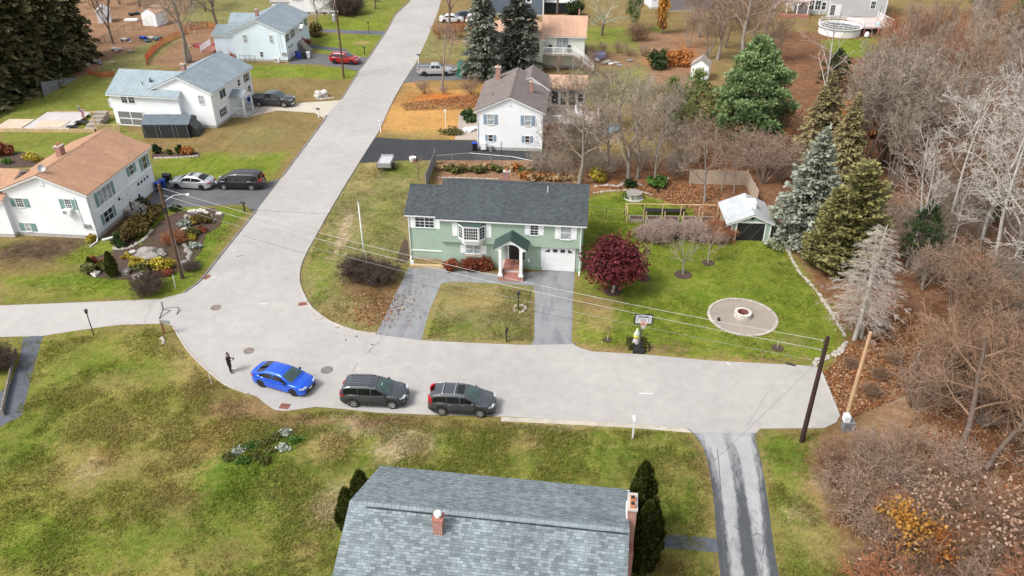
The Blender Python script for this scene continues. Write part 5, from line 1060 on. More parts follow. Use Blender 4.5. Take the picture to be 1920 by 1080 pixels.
# leafy things in the wood
for i,(x,y,rx,rz_,m_,lab) in enumerate(((1690,1040,2.2,2.3,'yellow','small tree with golden yellow leaves in the lower right thicket'),(1750,1062,1.5,1.6,'orange','small orange-leaved tree right of the golden one'),(1655,1000,1.3,1.5,'yellow','yellow-leaved sapling left of the golden tree'))):
    t = plant('yellow_tree', SHRUB[i%3], G2(x,y), lab, 'tree', (.75,.75,.95), mats=(M['twig_brown'],M['twig_brown']), names=('stems','twigs')); part('foliage', blob('leaf',100+i,rx,rx,rz_,1000,.10,L_[m_],14,z0=rz_*.95,shell=1.0), t)
for i,(x,y,r_,h_,m_,lab) in enumerate(((1600,225,1.6,2.6,'yellow','yellow-orange shrub in the wood behind the golden spruce'),(1625,255,1.6,2.0,'orange','orange shrub in the wood below the yellow one'),(1462,300,1.6,2.0,'rust','red-leaved shrub at the foot of the big green pine'),(1270,120,2.6,2.2,'orange','orange-leaved shrub beside the white garden shed'),(1410,255,2.2,1.6,'orange','pale orange shrub in front of the big green pine'),(1262,248,1.5,1.8,'green','green shrub below the sparse yellow-green pine'),(1120,340,.9,1.6,'gold_shrub','yellow-green shrub behind the corner of the green house roof'),(1232,350,1.0,1.2,'green','light green shrub at the edge of the leaf-covered bed'),(1232,128,1.6,3.2,'dkgreen','dark green conical shrub at the end of the far garden bed'))):
    t = thing('leafy_shrub', lab, 'shrub', G2(x,y)); part('foliage', blob('leaf',200+i,r_,r_,h_*.55,900,.17,L_[m_],11,shell=.8), t); s_ = part('stems', SHRUB[i%3][0], t); s_.scale = (.35*r_,.35*r_,h_*.25)
# crimson japanese maple
mt, mc = bare('maple', 5, C_ORCH, 3.9, .12, M['bark_white'], M['twig_dark'])
t = plant('maple_tree', (mt,mc), G2(1149,548), 'crimson japanese maple on the lawn beside the garage', 'tree', (1.05,1.05,1), rz=.3)
part('foliage', blob('maple_leaf', 12, 2.75, 2.75, 2.1, 9000, .105, L_['maple'], 34, z0=2.95, shell=.9), t)
def ring(xy, r, name='mulch_ring', label='', h=.07, seed=0):
    rr = random.Random(seed); m = MB(); n = 18; pr = [1.0,.85,.5,.0]
    v0 = [[(r*p*(1+rr.uniform(-.06,.06))*math.cos(2*math.pi*k/n), r*p*(1+rr.uniform(-.06,.06))*math.sin(2*math.pi*k/n), hh) for k in range(n)] for p,hh in ((1,.0),(.88,h*.8),(.5,h),(.1,h*.9))]
    for a,b in zip(v0, v0[1:]):
        for k in range(n): m.face([a[k],a[(k+1)%n],b[(k+1)%n],b[k]])
    m.face(v0[-1]); return tag(m.build(name, M['mulch'], None, (xy[0],xy[1],0), smooth=True), label, 'mulch')
ring(G2(1149,546),.85,label='dark mulch ring round the foot of the crimson maple',seed=1)
for i,(bx,by,ty,r_,lab) in enumerate(((1208,522,435,.6,'bare grey shrub tree right behind the crimson maple'),(1281,515,440,.8,'bare grey shrub tree in a mulch ring, middle of the lawn row'),(1328,493,405,.6,'bare shrub tree in a mulch ring nearest the shed'))):
    btree('ORCH',i,bx,by,ty,lab,(M['bark_grey'],M['twig_grey'] if i < 2 else M['twig_pink']),wid=.72,name='shrub_tree'); ring(G2(bx,by),r_,label='mulch ring under the '+lab.replace('in a mulch ring','on the lawn'),seed=i+5)
for i,(x,y) in enumerate(((1205,447),(1225,440),(1245,442),(1265,440),(1285,444),(1305,446),(1325,448),(1345,452),(1235,452),(1300,432))): btree('BUSH',i,x,y,0,'pinkish bare hedge shrub in front of the raised vegetable beds',(M['twig_brown'],M['twig_hedge']),'pinkish hedge before the vegetable beds',name='bare_shrub',cat='shrub',H=1.3+.25*(i%3),wid=1.25)
btree('BUSH',1,1350,445,0,'dark red-twigged shrub beside the black shed door',(M['twig_brown'],M['twig_red']),name='bare_shrub',cat='shrub',H=2.2,wid=1.2)
# shrubs by the corner and drives
btree('BUSH',0,672,522,0,'dark bare bush beside the white flagpole, left one',(M['twig_dark'],M['twig_dark']),name='dark_bush',cat='bush',H=2.3,wid=1.2); btree('BUSH',1,712,528,0,'dark bare bush beside the white flagpole, right one',(M['twig_dark'],M['twig_dark']),name='dark_bush',cat='bush',H=2.1,wid=1.3)
btree('BUSH',1,283,548,0,'round brown bare bush at the lawn corner by the side street',(M['twig_brown'],M['twig_dark']),name='round_bush',cat='bush',H=2.1,wid=1.1)
btree('BUSH',0,0,690,0,'dark bush at the left edge beside the dark path',(M['twig_dark'],M['twig_dark']),name='dark_bush',cat='bush',H=2.0,wid=1.1)
for i,(x,y,lab) in enumerate(((845,507,'rust-red shrub at the left end of the green house front bed'),(882,506,'wide rust-red shrub under the lower window'),(906,507,'rust-red shrub next to the brick steps'))):
    t = thing('rust_shrub', lab, 'shrub', G2(x,y)); part('foliage', blob('leaf',300+i,.85,.6,.72,1500,.07,L_['rust'],12,shell=.7), t); s_ = part('stems', SHRUB[i][0], t); s_.scale = (.3,.22,.32)
def leafy(name, x, y, rx, ry, h_, m_, lab, n=700, size=.09, rz=0, seed=0, group=None, stems=True):
    t = thing(name, lab, 'shrub', G2(x,y), rz, group); part('foliage', blob('leaf',400+seed,rx,ry,h_*.55,n,size,L_[m_],10,shell=.6), t)
    if stems: s_ = part('stems', SHRUB[seed%3][0], t); s_.scale = (.3*rx,.3*ry,h_*.22)
    return t
# arborvitae in the foreground
def arbor(seed, H, Rr, n):
    r = np.random.default_rng(seed); t = r.random(n)**.8; az = r.random(n)*6.283; w_ = np.sin(np.pi*np.clip(.18+t*.82,0,1))**.75*(1-.35*t); fl = 1+.22*np.sin(az*5+t*9+seed)*np.sin(t*17+az*2)
    rad = Rr*w_*fl*(1-.3*r.random(n)**2); p = np.stack([rad*np.cos(az),rad*np.sin(az),H*t],1)
    o = unit(np.stack([np.cos(az)*.6,np.sin(az)*.6,np.ones(n)],1)+r.normal(size=(n,3))*.25); sd = unit(np.cross(o,np.stack([np.cos(az),np.sin(az),np.zeros(n)],1)+r.normal(size=(n,3))*.3)); s = .13*(.6+.8*r.random(n))
    return MB().tube([(0,0,-.05),(0,0,H*.9)],[.09,.02],6,cap=False).mesh('arb_trunk',M['bark_brown']), quads('arb_crown', p, sd*(s*.45)[:,None], o*s[:,None], .2+.5*r.random(n)+.2*fl-.2, L_['arb'])
AR = [arbor(1,4.2,.95,5200), arbor(2,3.2,.7,3200)]
for x,Yw,s,lab in ((7.15,31.3,1.42,'tall arborvitae beside the exterior brick chimney'),(7.15,29.4,1.2,'arborvitae nearer the camera beside the foreground house'),(7.6,30.3,1.05,'outer arborvitae right of the foreground house')): plant('arborvitae',AR[0],(x,Yw),lab,'tree',(s*.78,s*.78,s))
for x,Yw,s,lab in ((-8.7,33.2,1.1,'dark arborvitae at the far left corner of the foreground roof'),(-9.3,32.0,1.05,'second dark arborvitae along the left side of the foreground roof')): plant('arborvitae',AR[1],(x,Yw),lab,'tree',(s,s,s))
# ---------------- vehicles ----------------
def paint(name, col, metal=.35, rough=.32): 
    m = pbr(name, col, rough, metal, noise=(1.5,.05), coat=.7); return m
V = dict(blue=paint('blue_car_paint',(.012,.095,.62),.3), graphite=paint('graphite_car_paint',(.075,.085,.095),.5), gunmetal=paint('gunmetal_car_paint',(.085,.09,.10),.5), silver=paint('silver_car_paint',(.50,.51,.52),.5), black=paint('black_car_paint',(.012,.012,.014),.2), red=paint('red_car_paint',(.33,.012,.02),.3), white=paint('white_car_paint',(.74,.74,.74),.05), navy=paint('navy_car_paint',(.05,.06,.09),.4), charcoal=paint('charcoal_truck_paint',(.055,.06,.068),.5))
M['tyre'] = pbr('tyre_rubber', (.018,.018,.018), .9); M['rim'] = pbr('alloy_rim', (.52,.53,.55), .3, .7); M['rim_dark'] = pbr('dark_alloy_rim', (.05,.05,.055), .35, .6)
M['lamp'] = pbr('headlight_glass', (.40,.43,.46), .1); M['tail'] = pbr('tail_light_glass', (.42,.012,.018), .2); M['plate'] = pbr('number_plate', (.75,.76,.76), .5); M['trim'] = pbr('black_trim', (.022,.022,.024), .6); M['chrome'] = pbr('chrome', (.75,.76,.78), .15, .9)
def interp(tab, x): return float(np.interp(x, [p[0] for p in tab], [p[1] for p in tab]))
def wheel(parent, x, y, r, wd, rim, side):
    """side +1: outer face towards +y"""
    m = MB(); pr = [(r*.62,-wd*.5),(r*.93,-wd*.5),(r,-wd*.36),(r,wd*.36),(r*.93,wd*.5),(r*.62,wd*.5),(r*.62,wd*.2)]
    m.lathe(pr, 20, cap=False); m.v = [(a, side*c, b) for a,b,c in m.v]; m.face([(r*.62*math.cos(t*.785), side*wd*.1, r*.62*math.sin(t*.785)) for t in range(8)])
    w_ = m.build('wheel', M['tyre'], parent, (x,y,r), smooth=True, sharp=40)
    q = MB(); 
    q.lathe([(r*.64,wd*.40),(r*.64,wd*.52),(r*.55,wd*.50),(r*.55,wd*.30)],20,cap=False)
    for k in range(5):
        a = 2*math.pi*k/5; ca, sa = math.cos(a), math.sin(a); u0, u1, hw = r*.1, r*.58, r*.085
        P_ = [(ca*u0-sa*hw*1.2,sa*u0+ca*hw*1.2),(ca*u0+sa*hw*1.2,sa*u0-ca*hw*1.2),(ca*u1+sa*hw,sa*u1-ca*hw),(ca*u1-sa*hw,sa*u1+ca*hw)]
        q.prism(P_, wd*.3, wd*.47, 'z')
    q.lathe([(r*.15,wd*.3),(r*.15,wd*.5),(.01,wd*.51)],10)
    q.v = [(a, side*c, b) for a,b,c in q.v]; q.build('rim', rim, w_)
    return w_
def car(name, label, cat, wr, wf, near, S, paintm, rimm):
    """wr, wf: ground points of the near-side rear and front wheels; near: -1 right side, +1 left side"""
    d = Vector((wf[0]-wr[0], wf[1]-wr[1])); hd = math.atan2(d.y, d.x); wb = S['wb']; W = S['W']; L = S['L']; tr = W/2-.13
    mid = Vector(((wr[0]+wf[0])/2,(wr[1]+wf[1])/2)); nrm = Vector((-math.sin(hd), math.cos(hd)))
    c = mid - nrm*near*tr
    t = thing(name, label, cat, (c.x,c.y,.018), hd)
    xr, xf = -wb/2, wb/2; x0 = xr-S['ro']; x1 = x0+L; r = S['r']
    hw = lambda x: W/2*(1-.24*max(0,(abs(x-(x0+x1)/2)-(L/2-.62))/.62)**2.2)*(1 if x < xf-.2 else 1)
    xs = sorted(set([x0+L*i/70 for i in range(71)]+[x0+.015,x1-.015]))
    b = MB(); n = len(xs); K = 9
    ring = []
    for x in xs:
        zt = interp(S['top'], x); zb = interp(S['bot'], x)
        for xc in (xr,xf):
            q = r*1.13; dd = abs(x-xc)
            if dd < q: zb = max(zb, r+math.sqrt(q*q-dd*dd)-.02)
        h_ = hw(x); e = max(0, 1-min(x-x0,x1-x)/.10); zb = min(zb, zt-.12); H_ = zt-zb
        sh = [(.0,zb),(.86*h_,zb),(.985*h_,zb+.05*H_),(h_,zb+.38*H_),(h_*.992,zb+.62*H_),(h_*.972,zb+.82*H_),(h_*.93,zb+.94*H_),(h_*.83,zt),(0,zt+.028)]
        k = 1-.06*e*e
        ring.append([(x,y*k,z) for y,z in sh])
    for s in (1,-1):
        base = len(b.v)
        for rg in ring: b.v += [(x,s*y,z) for x,y,z in rg]
        for i in range(n-1):
            for k in range(K-1):
                q = [base+i*K+k, base+(i+1)*K+k, base+(i+1)*K+k+1, base+i*K+k+1]
                b.f.append(tuple(q) if s < 0 else tuple(q[::-1])); b.m.append(1 if k < 1 else (2 if (k == 1 or (k == 2 and S.get('clad'))) else 0))
        b.face([(x,s*y,z) for x,y,z in ring[0]], 0); b.face([(x,s*y,z) for x,y,z in ring[-1]], 0)
    b.build('body', [paintm, M['trim'], M['trim'] if S.get('clad') else paintm], t, smooth=True, sharp=38)
    # cabin
    rt = S['roof']; zb = S['belt']; wbt = W/2*.93; wrf = W/2*S.get('tumble',.70); zmax = max(p[1] for p in rt)
    cx = sorted(set(list(np.linspace(rt[0][0], rt[-1][0], 34))+[p[0] for p in rt]))
    def yw(z): return float(wbt+(wrf-wbt)*max(0.0,(z-zb)/(zmax-zb))**1.3)
    cb = MB(); kk = []
    for x in cx:
        z = interp(rt, x); zl = min(zb-.04, z); 
        rr_ = [(wbt,zl)]+[(yw(zb+(z-zb)*f), zb+(z-zb)*f) for f in (.35,.7,.93)]+[(yw(z)*.93,z+.012),(yw(z)*.5,z+.035),(0,z+.042)]
        kk.append([(x,y,zz) for y,zz in rr_])
    kn = 7
    for s in (1,-1):
        base = len(cb.v)
        for rg in kk: cb.v += [(x,s*y,z) for x,y,z in rg]
        for i in range(len(cx)-1):
            for k in range(kn-1):
                q = [base+i*kn+k, base+(i+1)*kn+k, base+(i+1)*kn+k+1, base+i*kn+k+1]; cb.f.append(tuple(q) if s < 0 else tuple(q[::-1])); cb.m.append(0)
    cab = cb.build('cabin', paintm, t, smooth=True, sharp=32)
    # glass: screens are strips on the first and last roof segments, side windows follow the roof line
    def screen(nm, pa, pb, a, e, mat):
        g = MB(); m_ = 6; rows = []
        for i in range(m_+1):
            f = a+(e-a)*i/m_; x = pa[0]+(pb[0]-pa[0])*f; z = pa[1]+(pb[1]-pa[1])*f
            nx, nz = -(pb[1]-pa[1]), (pb[0]-pa[0]); q = math.hypot(nx,nz); 
            if nz < 0: nx, nz = -nx, -nz
            rows.append([(x+nx/q*.012, yw(z)*v*.90, z+nz/q*.012+.042*(1-abs(v)**2.4)*.95+.004) for v in (-1,-.75,-.5,0,.5,.75,1)])
        for ra, rb in zip(rows, rows[1:]):
            for k in range(6): 
                f4 = [ra[k],ra[k+1],rb[k+1],rb[k]]; g.face(f4 if (pb[0] > pa[0]) == False else f4[::-1])
        bm_ = g.build(nm, mat, t, smooth=True); return bm_
    screen('windscreen', rt[-2], rt[-1], .06, S.get('cowl',.88), M['screen_glass'])
    screen('rear_window', rt[1], rt[0], .08, S.get('rg',.8), M['car_glass'])
    for s in (1,-1):
        for (xa,xb) in S['win']:
            g = MB(); N_ = 14; up, lo = [], []
            for i in range(N_+1):
                x = xa+(xb-xa)*i/N_; z1 = max(zb+.03, interp(rt,x)-.11); z0 = zb+.025
                up.append((x, s*(yw(z1)+.016), z1)); lo.append((x, s*(yw(z0)+.02), z0))
            for i in range(N_): 
                f4 = [lo[i],lo[i+1],up[i+1],up[i]]; g.face(f4 if s < 0 else f4[::-1])
            g.build('side_window', M['car_glass'], t)
        for xh in S.get('handles',()): MB().box(xh-.11,xh+.11,s*(W/2-.02) if s > 0 else -(W/2+.012),(W/2+.012) if s > 0 else -(W/2-.02),zb-.16,zb-.125).build('door_handle', M['chrome'] if S.get('chrome') else paintm, t)
        mx = S['mir']; MB().lathe([(.02,-.09),(.1,-.05),(.1,.05),(.03,.09)],10,(0,0)).build('mirror', S.get('mirm') or paintm, t, (mx,s*(wbt+.14),zb+.06), smooth=True)
        for x in (xr,xf): wheel(t, x, s*tr, r, .22, rimm, s)
        hx = x1-.30; hy = hw(hx)
        hz = interp(S['top'], hx)-.10
        hl = MB(); hl.face([(x1-.50,s*(hw(x1-.5)+.004),hz+.07),(x1-.06,s*(hw(x1-.06)*.95),hz+.02),(x1-.06,s*(hw(x1-.06)*.95),hz-.09),(x1-.42,s*(hw(x1-.42)+.004),hz-.03)]); hl.face([(x1-.06,s*(hw(x1-.06)*.955),hz+.02),(x1+.006,s*.50*hw(x1)/1.0,hz+.0),(x1+.006,s*.50*hw(x1),hz-.09),(x1-.06,s*(hw(x1-.06)*.955),hz-.09)])
        hl2 = MB(); hl2.prism([(x1-.36,s*hw(x1-.36)*.95),(x1-.36,s*(hw(x1-.36)+.004)),(x1-.05,s*(hw(x1-.05)*.99)),(x1+.012,s*hw(x1)*.55),(x1-.12,s*hw(x1)*.6)], hz-.07, hz+.03, 'z'); hl2.build('headlight', M['lamp'], t)
        tz = S.get('tz', interp(S['top'], x0+.1)-.16); th = S.get('th',.16)
        MB().prism([(x0-.008,s*hw(x0)*.55),(x0+.05,s*(hw(x0+.05)*.99+.006)),(x0+.34,s*(hw(x0+.34)+.005)),(x0+.3,s*hw(x0+.3)*.9),(x0+.02,s*hw(x0)*.5)], tz-th/2, tz+th/2, 'z').build('tail_light', M['tail'], t)
    zf = interp(S['top'], x1-.03)
    MB().box(x1-.04,x1+.012,-.55,.55,zf-.30,zf-.10).build('grille', M['trim'], t); MB().box(x1-.04,x1+.015,-.62,.62,.24,.36).build('lower_grille', M['trim'], t)
    MB().box(x1+.0155,x1+.028,-.16,.16,.40,.52).build('number_plate', M['plate'], t); MB().box(x0-.02,x0-.006,-.16,.16,.62,.74).build('number_plate', M['plate'], t)
    return t, Cfg(x0=x0,x1=x1,rt=rt,zb=zb,yw=yw,hw=hw,W=W)
SEDAN = dict(L=4.55,W=1.80,wb=2.735,ro=.92,r=.325,belt=.96,top=[(-2.35,.80),(-2.29,.98),(-2.2,1.04),(-1.5,1.06),(-1.2,.98),(.9,.98),(1.25,.95),(1.9,.86),(2.15,.76),(2.26,.62)],bot=[(-2.3,.34),(-1.9,.2),(1.8,.2),(2.26,.26)],roof=[(-1.95,1.05),(-1.0,1.385),(-.45,1.43),(.1,1.42),(.42,1.36),(1.32,.955)],win=[(-1.55,-.36),(-.28,.85)],handles=(-1.0,.15),mir=.78,rg=.8)
SUV = dict(L=4.6,W=1.86,wb=2.69,ro=.98,r=.36,belt=1.12,top=[(-2.34,.86),(-2.29,1.1),(-2.2,1.14),(.95,1.14),(1.3,1.11),(1.95,1.02),(2.2,.88),(2.30,.70)],bot=[(-2.33,.42),(-1.9,.26),(1.85,.26),(2.30,.32)],roof=[(-2.22,1.14),(-1.98,1.58),(-1.5,1.67),(-.3,1.70),(.3,1.64),(1.28,1.12)],win=[(-1.95,-1.0),(-.94,-.12),(-.04,.88)],handles=(-.75,.2),mir=.85,clad=True,tz=1.03,th=.2,tumble=.74)
CRV = dict(SUV, L=4.55, wb=2.62, ro=.97, top=[(-2.30,.9),(-2.25,1.1),(-2.1,1.14),(.95,1.12),(1.35,1.08),(1.95,.98),(2.18,.86),(2.27,.70)], bot=[(-2.3,.40),(-1.9,.25),(1.85,.25),(2.27,.3)], roof=[(-2.15,1.12),(-1.88,1.55),(-1.4,1.63),(-.3,1.66),(.35,1.60),(1.35,1.09)], tz=1.18, th=.42, win=[(-1.85,-1.0),(-.94,-.1),(-.02,.92)])
RSUV = dict(SUV, L=4.75, wb=2.83, ro=.98, clad=False)
MINI = dict(SUV, L=5.1, W=1.98, wb=3.0, ro=1.12, r=.345, belt=1.05, top=[(-2.60,.85),(-2.55,1.06),(1.0,1.08),(1.6,1.05),(2.2,.92),(2.42,.78),(2.48,.6)], bot=[(-2.6,.36),(-2.2,.22),(2.0,.22),(2.48,.28)], roof=[(-2.5,1.06),(-2.28,1.62),(-1.8,1.72),(.0,1.74),(.75,1.66),(1.95,1.03)], win=[(-2.2,-1.25),(-1.18,-.1),(0,1.2)], handles=(-.6,.4), mir=1.2, clad=False, tz=1.1, th=.3, tumble=.76)
def wp(*a): return [G2(*p) for p in a]
def rails(t, I, mat, xa, xb, name='roof_rail'):
    for s in (1,-1):
        pts = [(xa+(xb-xa)*k/6, s*(I.yw(interp(I.rt,xa+(xb-xa)*k/6))*.93), interp(I.rt, xa+(xb-xa)*k/6)+.06) for k in range(7)]
        pts[0] = (pts[0][0],pts[0][1],pts[0][2]-.05); pts[-1] = (pts[-1][0],pts[-1][1],pts[-1][2]-.05); MB().tube(pts,.022,5).build(name, mat, t)
a_,b_ = wp((492,725),(552,742)); t,I = car('parked_car','bright blue sedan parked at the kerb, nearest the standing person','car',a_,b_,-1,dict(SEDAN,mirm=M['trim']),V['blue'],M['rim_dark'])
a_,b_ = wp((663,763),(737,766)); t,I = car('parked_car','graphite sport utility car without crossbars, just in front of the blue sedan','car',a_,b_,-1,dict(SUV,mirm=M['trim']),V['graphite'],M['rim']); rails(t,I,M['trim'],-1.8,.1)
for s in (-.3,.0,.3): MB().tube([(-1.7,s,1.715),(-.9,s,1.735),(-.1,s,1.735)],.012,4).build('roof_rib', V['graphite'], t)
MB().box(.62,.64,-.25,.0,1.45,1.6).build('windscreen_sticker', M['plate'], t).rotation_euler = (0,0,0)
a_,b_ = wp((829,778),(900,782)); t,I = car('parked_car','dark grey sport utility car with silver roof crossbars and dark sunroof','car',a_,b_,-1,dict(CRV,chrome=True),V['gunmetal'],M['rim']); rails(t,I,M['chrome'],-1.85,.25)
for x in (-1.25,-.42): MB().tube([(x,-.63,1.69),(x,-.6,1.74),(x,0,1.76),(x,.6,1.74),(x,.63,1.69)],.035,5).build('roof_crossbar', M['chrome'], t)
MB().box(-.28,.18,-.42,.42,1.688,1.707).build('sunroof', M['car_glass'], t)
a_,b_ = wp((380,357),(333,354)); t,I = car('parked_car','silver sedan parked on the dark driveway beside the tan-roofed house','car',a_,b_,1,dict(SEDAN,L=4.75,wb=2.83,ro=.98),V['silver'],M['rim_dark']); MB().box(-.35,.1,-.38,.38,1.45,1.468).build('sunroof', M['car_glass'], t)
a_,b_ = wp((474,357),(420,356)); t,I = car('parked_minivan','black minivan parked behind the silver sedan','minivan',a_,b_,1,MINI,V['black'],M['rim']); rails(t,I,M['trim'],-1.9,.3)
a_,b_ = wp((628,120),(660,122)); t,I = car('parked_car','red sport utility car on the pale blue house driveway','car',a_,b_,-1,RSUV,V['red'],M['rim_dark']); rails(t,I,M['trim'],-1.8,.1)
a_,b_ = wp((836,43),(858,43)); car('parked_car','white sedan half hidden by the hedge at the top of the street','car',a_,b_,-1,SEDAN,V['white'],M['rim_dark'])
a_,b_ = wp((866,37),(886,36)); car('parked_car','dark blue sedan behind the white cars at the top of the street','car',a_,b_,-1,SEDAN,V['navy'],M['rim'])
a_,b_ = wp((886,46),(908,46)); car('parked_car','white car next to the left spruce at the top of the street','car',a_,b_,-1,RSUV,V['white'],M['rim_dark'])
def pickup(label, wr, wf, near, paintm, S, cover, rimm):
    t, I = car('pickup_truck', label, 'pickup', wr, wf, near, S, paintm, rimm)
    zt = S['bedz']; xa, xb = I.x0+.12, S['roof'][0][0]-.06; hy = S['W']/2-.12
    MB().box(xa,xb,-hy,hy,zt+.034,zt+.046).build('bed_cover' if cover else 'bed_floor', M['trim'] if cover else pbr('bed_liner',(.12,.125,.13),.8), t)
    m = MB(); 
    for s in (1,-1): m.box(xa-.1,xb,s*hy if s > 0 else -hy-.12,hy+.12 if s > 0 else -hy,zt-.02,zt+(.06 if cover else .16))
    m.box(xa-.1,xa,-hy,hy,zt-.02,zt+(.06 if cover else .16)); m.build('bed_rail', paintm, t)
    MB().box(I.x1-.02,I.x1+.06,-.85,.85,.42,.60).build('bumper', M['chrome'], t); MB().box(I.x0-.06,I.x0+.02,-.85,.85,.48,.64).build('bumper', M['chrome'], t)
    return t
RAM = dict(L=5.8,W=2.02,wb=3.57,ro=1.18,r=.40,belt=1.28,bedz=1.22,top=[(-2.97,1.0),(-2.94,1.22),(-1.1,1.22),(-1.05,1.28),(1.35,1.28),(1.7,1.27),(2.4,1.2),(2.72,1.08),(2.83,.8)],bot=[(-2.97,.55),(-2.5,.42),(2.3,.42),(2.83,.46)],roof=[(-1.05,1.28),(-.85,1.80),(-.4,1.88),(.3,1.90),(.7,1.84),(1.5,1.27)],win=[(-.78,.02),(.1,1.05)],handles=(-.5,.5),mir=1.05,rg=.85,tumble=.76,chrome=True,tz=1.1,th=.3)
TAC = dict(RAM,L=5.3,W=1.85,wb=3.24,ro=1.12,r=.36,belt=1.18,bedz=1.05,top=[(-2.74,.9),(-2.7,1.05),(-.85,1.05),(-.8,1.15),(1.2,1.16),(1.5,1.14),(2.1,1.06),(2.45,.95),(2.55,.72)],bot=[(-2.74,.5),(-2.3,.36),(2.1,.36),(2.55,.4)],roof=[(-.8,1.17),(-.62,1.66),(-.3,1.73),(.3,1.74),(.62,1.68),(1.35,1.14)],win=[(-.55,.05),(.12,.95)],mir=.9,tz=.98)
a_,b_ = wp((486,200),(534,202)); pickup('dark grey crew cab pickup parked on the pale concrete driveway', a_,b_,-1,V['charcoal'],RAM,True,M['rim'])
a_,b_ = wp((796,143),(836,143)); pickup('silver extended cab pickup parked at the roadside in front of the spruces', a_,b_,-1,V['silver'],TAC,False,M['rim_dark'])
# green tarpaulin trailer
t = thing('covered_trailer','boat-shaped trailer under a green tarpaulin with twin wheels, beside the spruces','trailer',(*G2(895,140),0),R(2))
tb = MB(); prs = []
for i in range(13):
    x = -3.0+6.0*i/12; h_ = 1.9+.25*math.sin(i*1.3)+(.3 if 2 < i < 6 else 0)-.5*(i > 10); wv = 1.15+.08*math.sin(i*2.1)
    prs.append([(x,-wv,.75+.1*math.sin(i*2.7)),(x,-wv*1.02,1.3),(x,-wv*.75,h_*.95),(x,0,h_+.12),(x,wv*.75,h_*.95),(x,wv*1.02,1.3),(x,wv,.75)])
for p0,p1 in zip(prs,prs[1:]):
    for k in range(6): tb.face([p0[k],p1[k],p1[k+1],p0[k+1]])
tb.face(prs[0][::-1]); tb.face(prs[-1]); tb.build('tarpaulin', M['tarp_green'], t)
MB().face([(-3.05,-1.2,.3),(-2.0,-1.4,.05),(-1.9,-1.22,1.3),(-2.9,-1.12,1.5)]) 
fl = MB(); fl.face([(-3.1,-1.25,.25),(-2.3,-1.55,.05),(-2.0,-1.21,1.25),(-2.9,-1.16,1.4)]); fl.face([(-3.1,-1.25,.25),(-2.9,-1.16,1.4),(-2.95,-1.14,1.4),(-3.2,-1.2,.3)]); fl.build('loose_flap', M['tarp_green'], t)
MB().box(-3.2,3.0,-.9,.9,.45,.6).build('frame', M['dark_metal'], t); MB().box(-4.2,-3.2,-.06,.06,.45,.56).build('tow_bar', M['dark_metal'], t)
for x in (1.2,2.1):
    for s in (1,-1): wheel(t,x,s*1.0,.34,.2,M['rim'],s)
# small open trailer by the road
t = thing('utility_trailer','small grey metal box trailer parked on the grass by the black driveway','trailer',(*G2(724,316),0),R(-4))
MB().box(-.75,.75,-1.0,1.2,.5,.62).build('floor', M['metal'], t)
sd = MB()
for s in (-.75,.71): sd.box(s,s+.04,-1.0,1.2,.62,1.1)
sd.box(-.71,.71,-1.0,-.96,.62,1.05); sd.box(-.71,.71,1.16,1.2,.62,1.25); sd.build('side_panel', M['metal'], t); MB().box(-.7,.7,-.95,1.15,1.0,1.03).build('cover', pbr('trailer_cover',(.42,.42,.44),.6,noise=(2,.2)), t)
MB().tube([(0,-1.0,.5),(0,-2.3,.45)],.05,6).build('tow_bar', M['dark_metal'], t); MB().tube([(0,-2.2,.45),(0,-2.2,.02)],.03,6).build('jockey_stand', M['dark_metal'], t)
for s in (1,-1):
    w_ = wheel(t,0,0,.3,.18,M['rim'],1); w_.rotation_euler = (0,0,-s*math.pi/2); w_.location = (s*.9,0,.3); MB().box(s*.9-.12,s*.9+.12,-.38,.38,.62,.66).build('mudguard', M['black'], t)

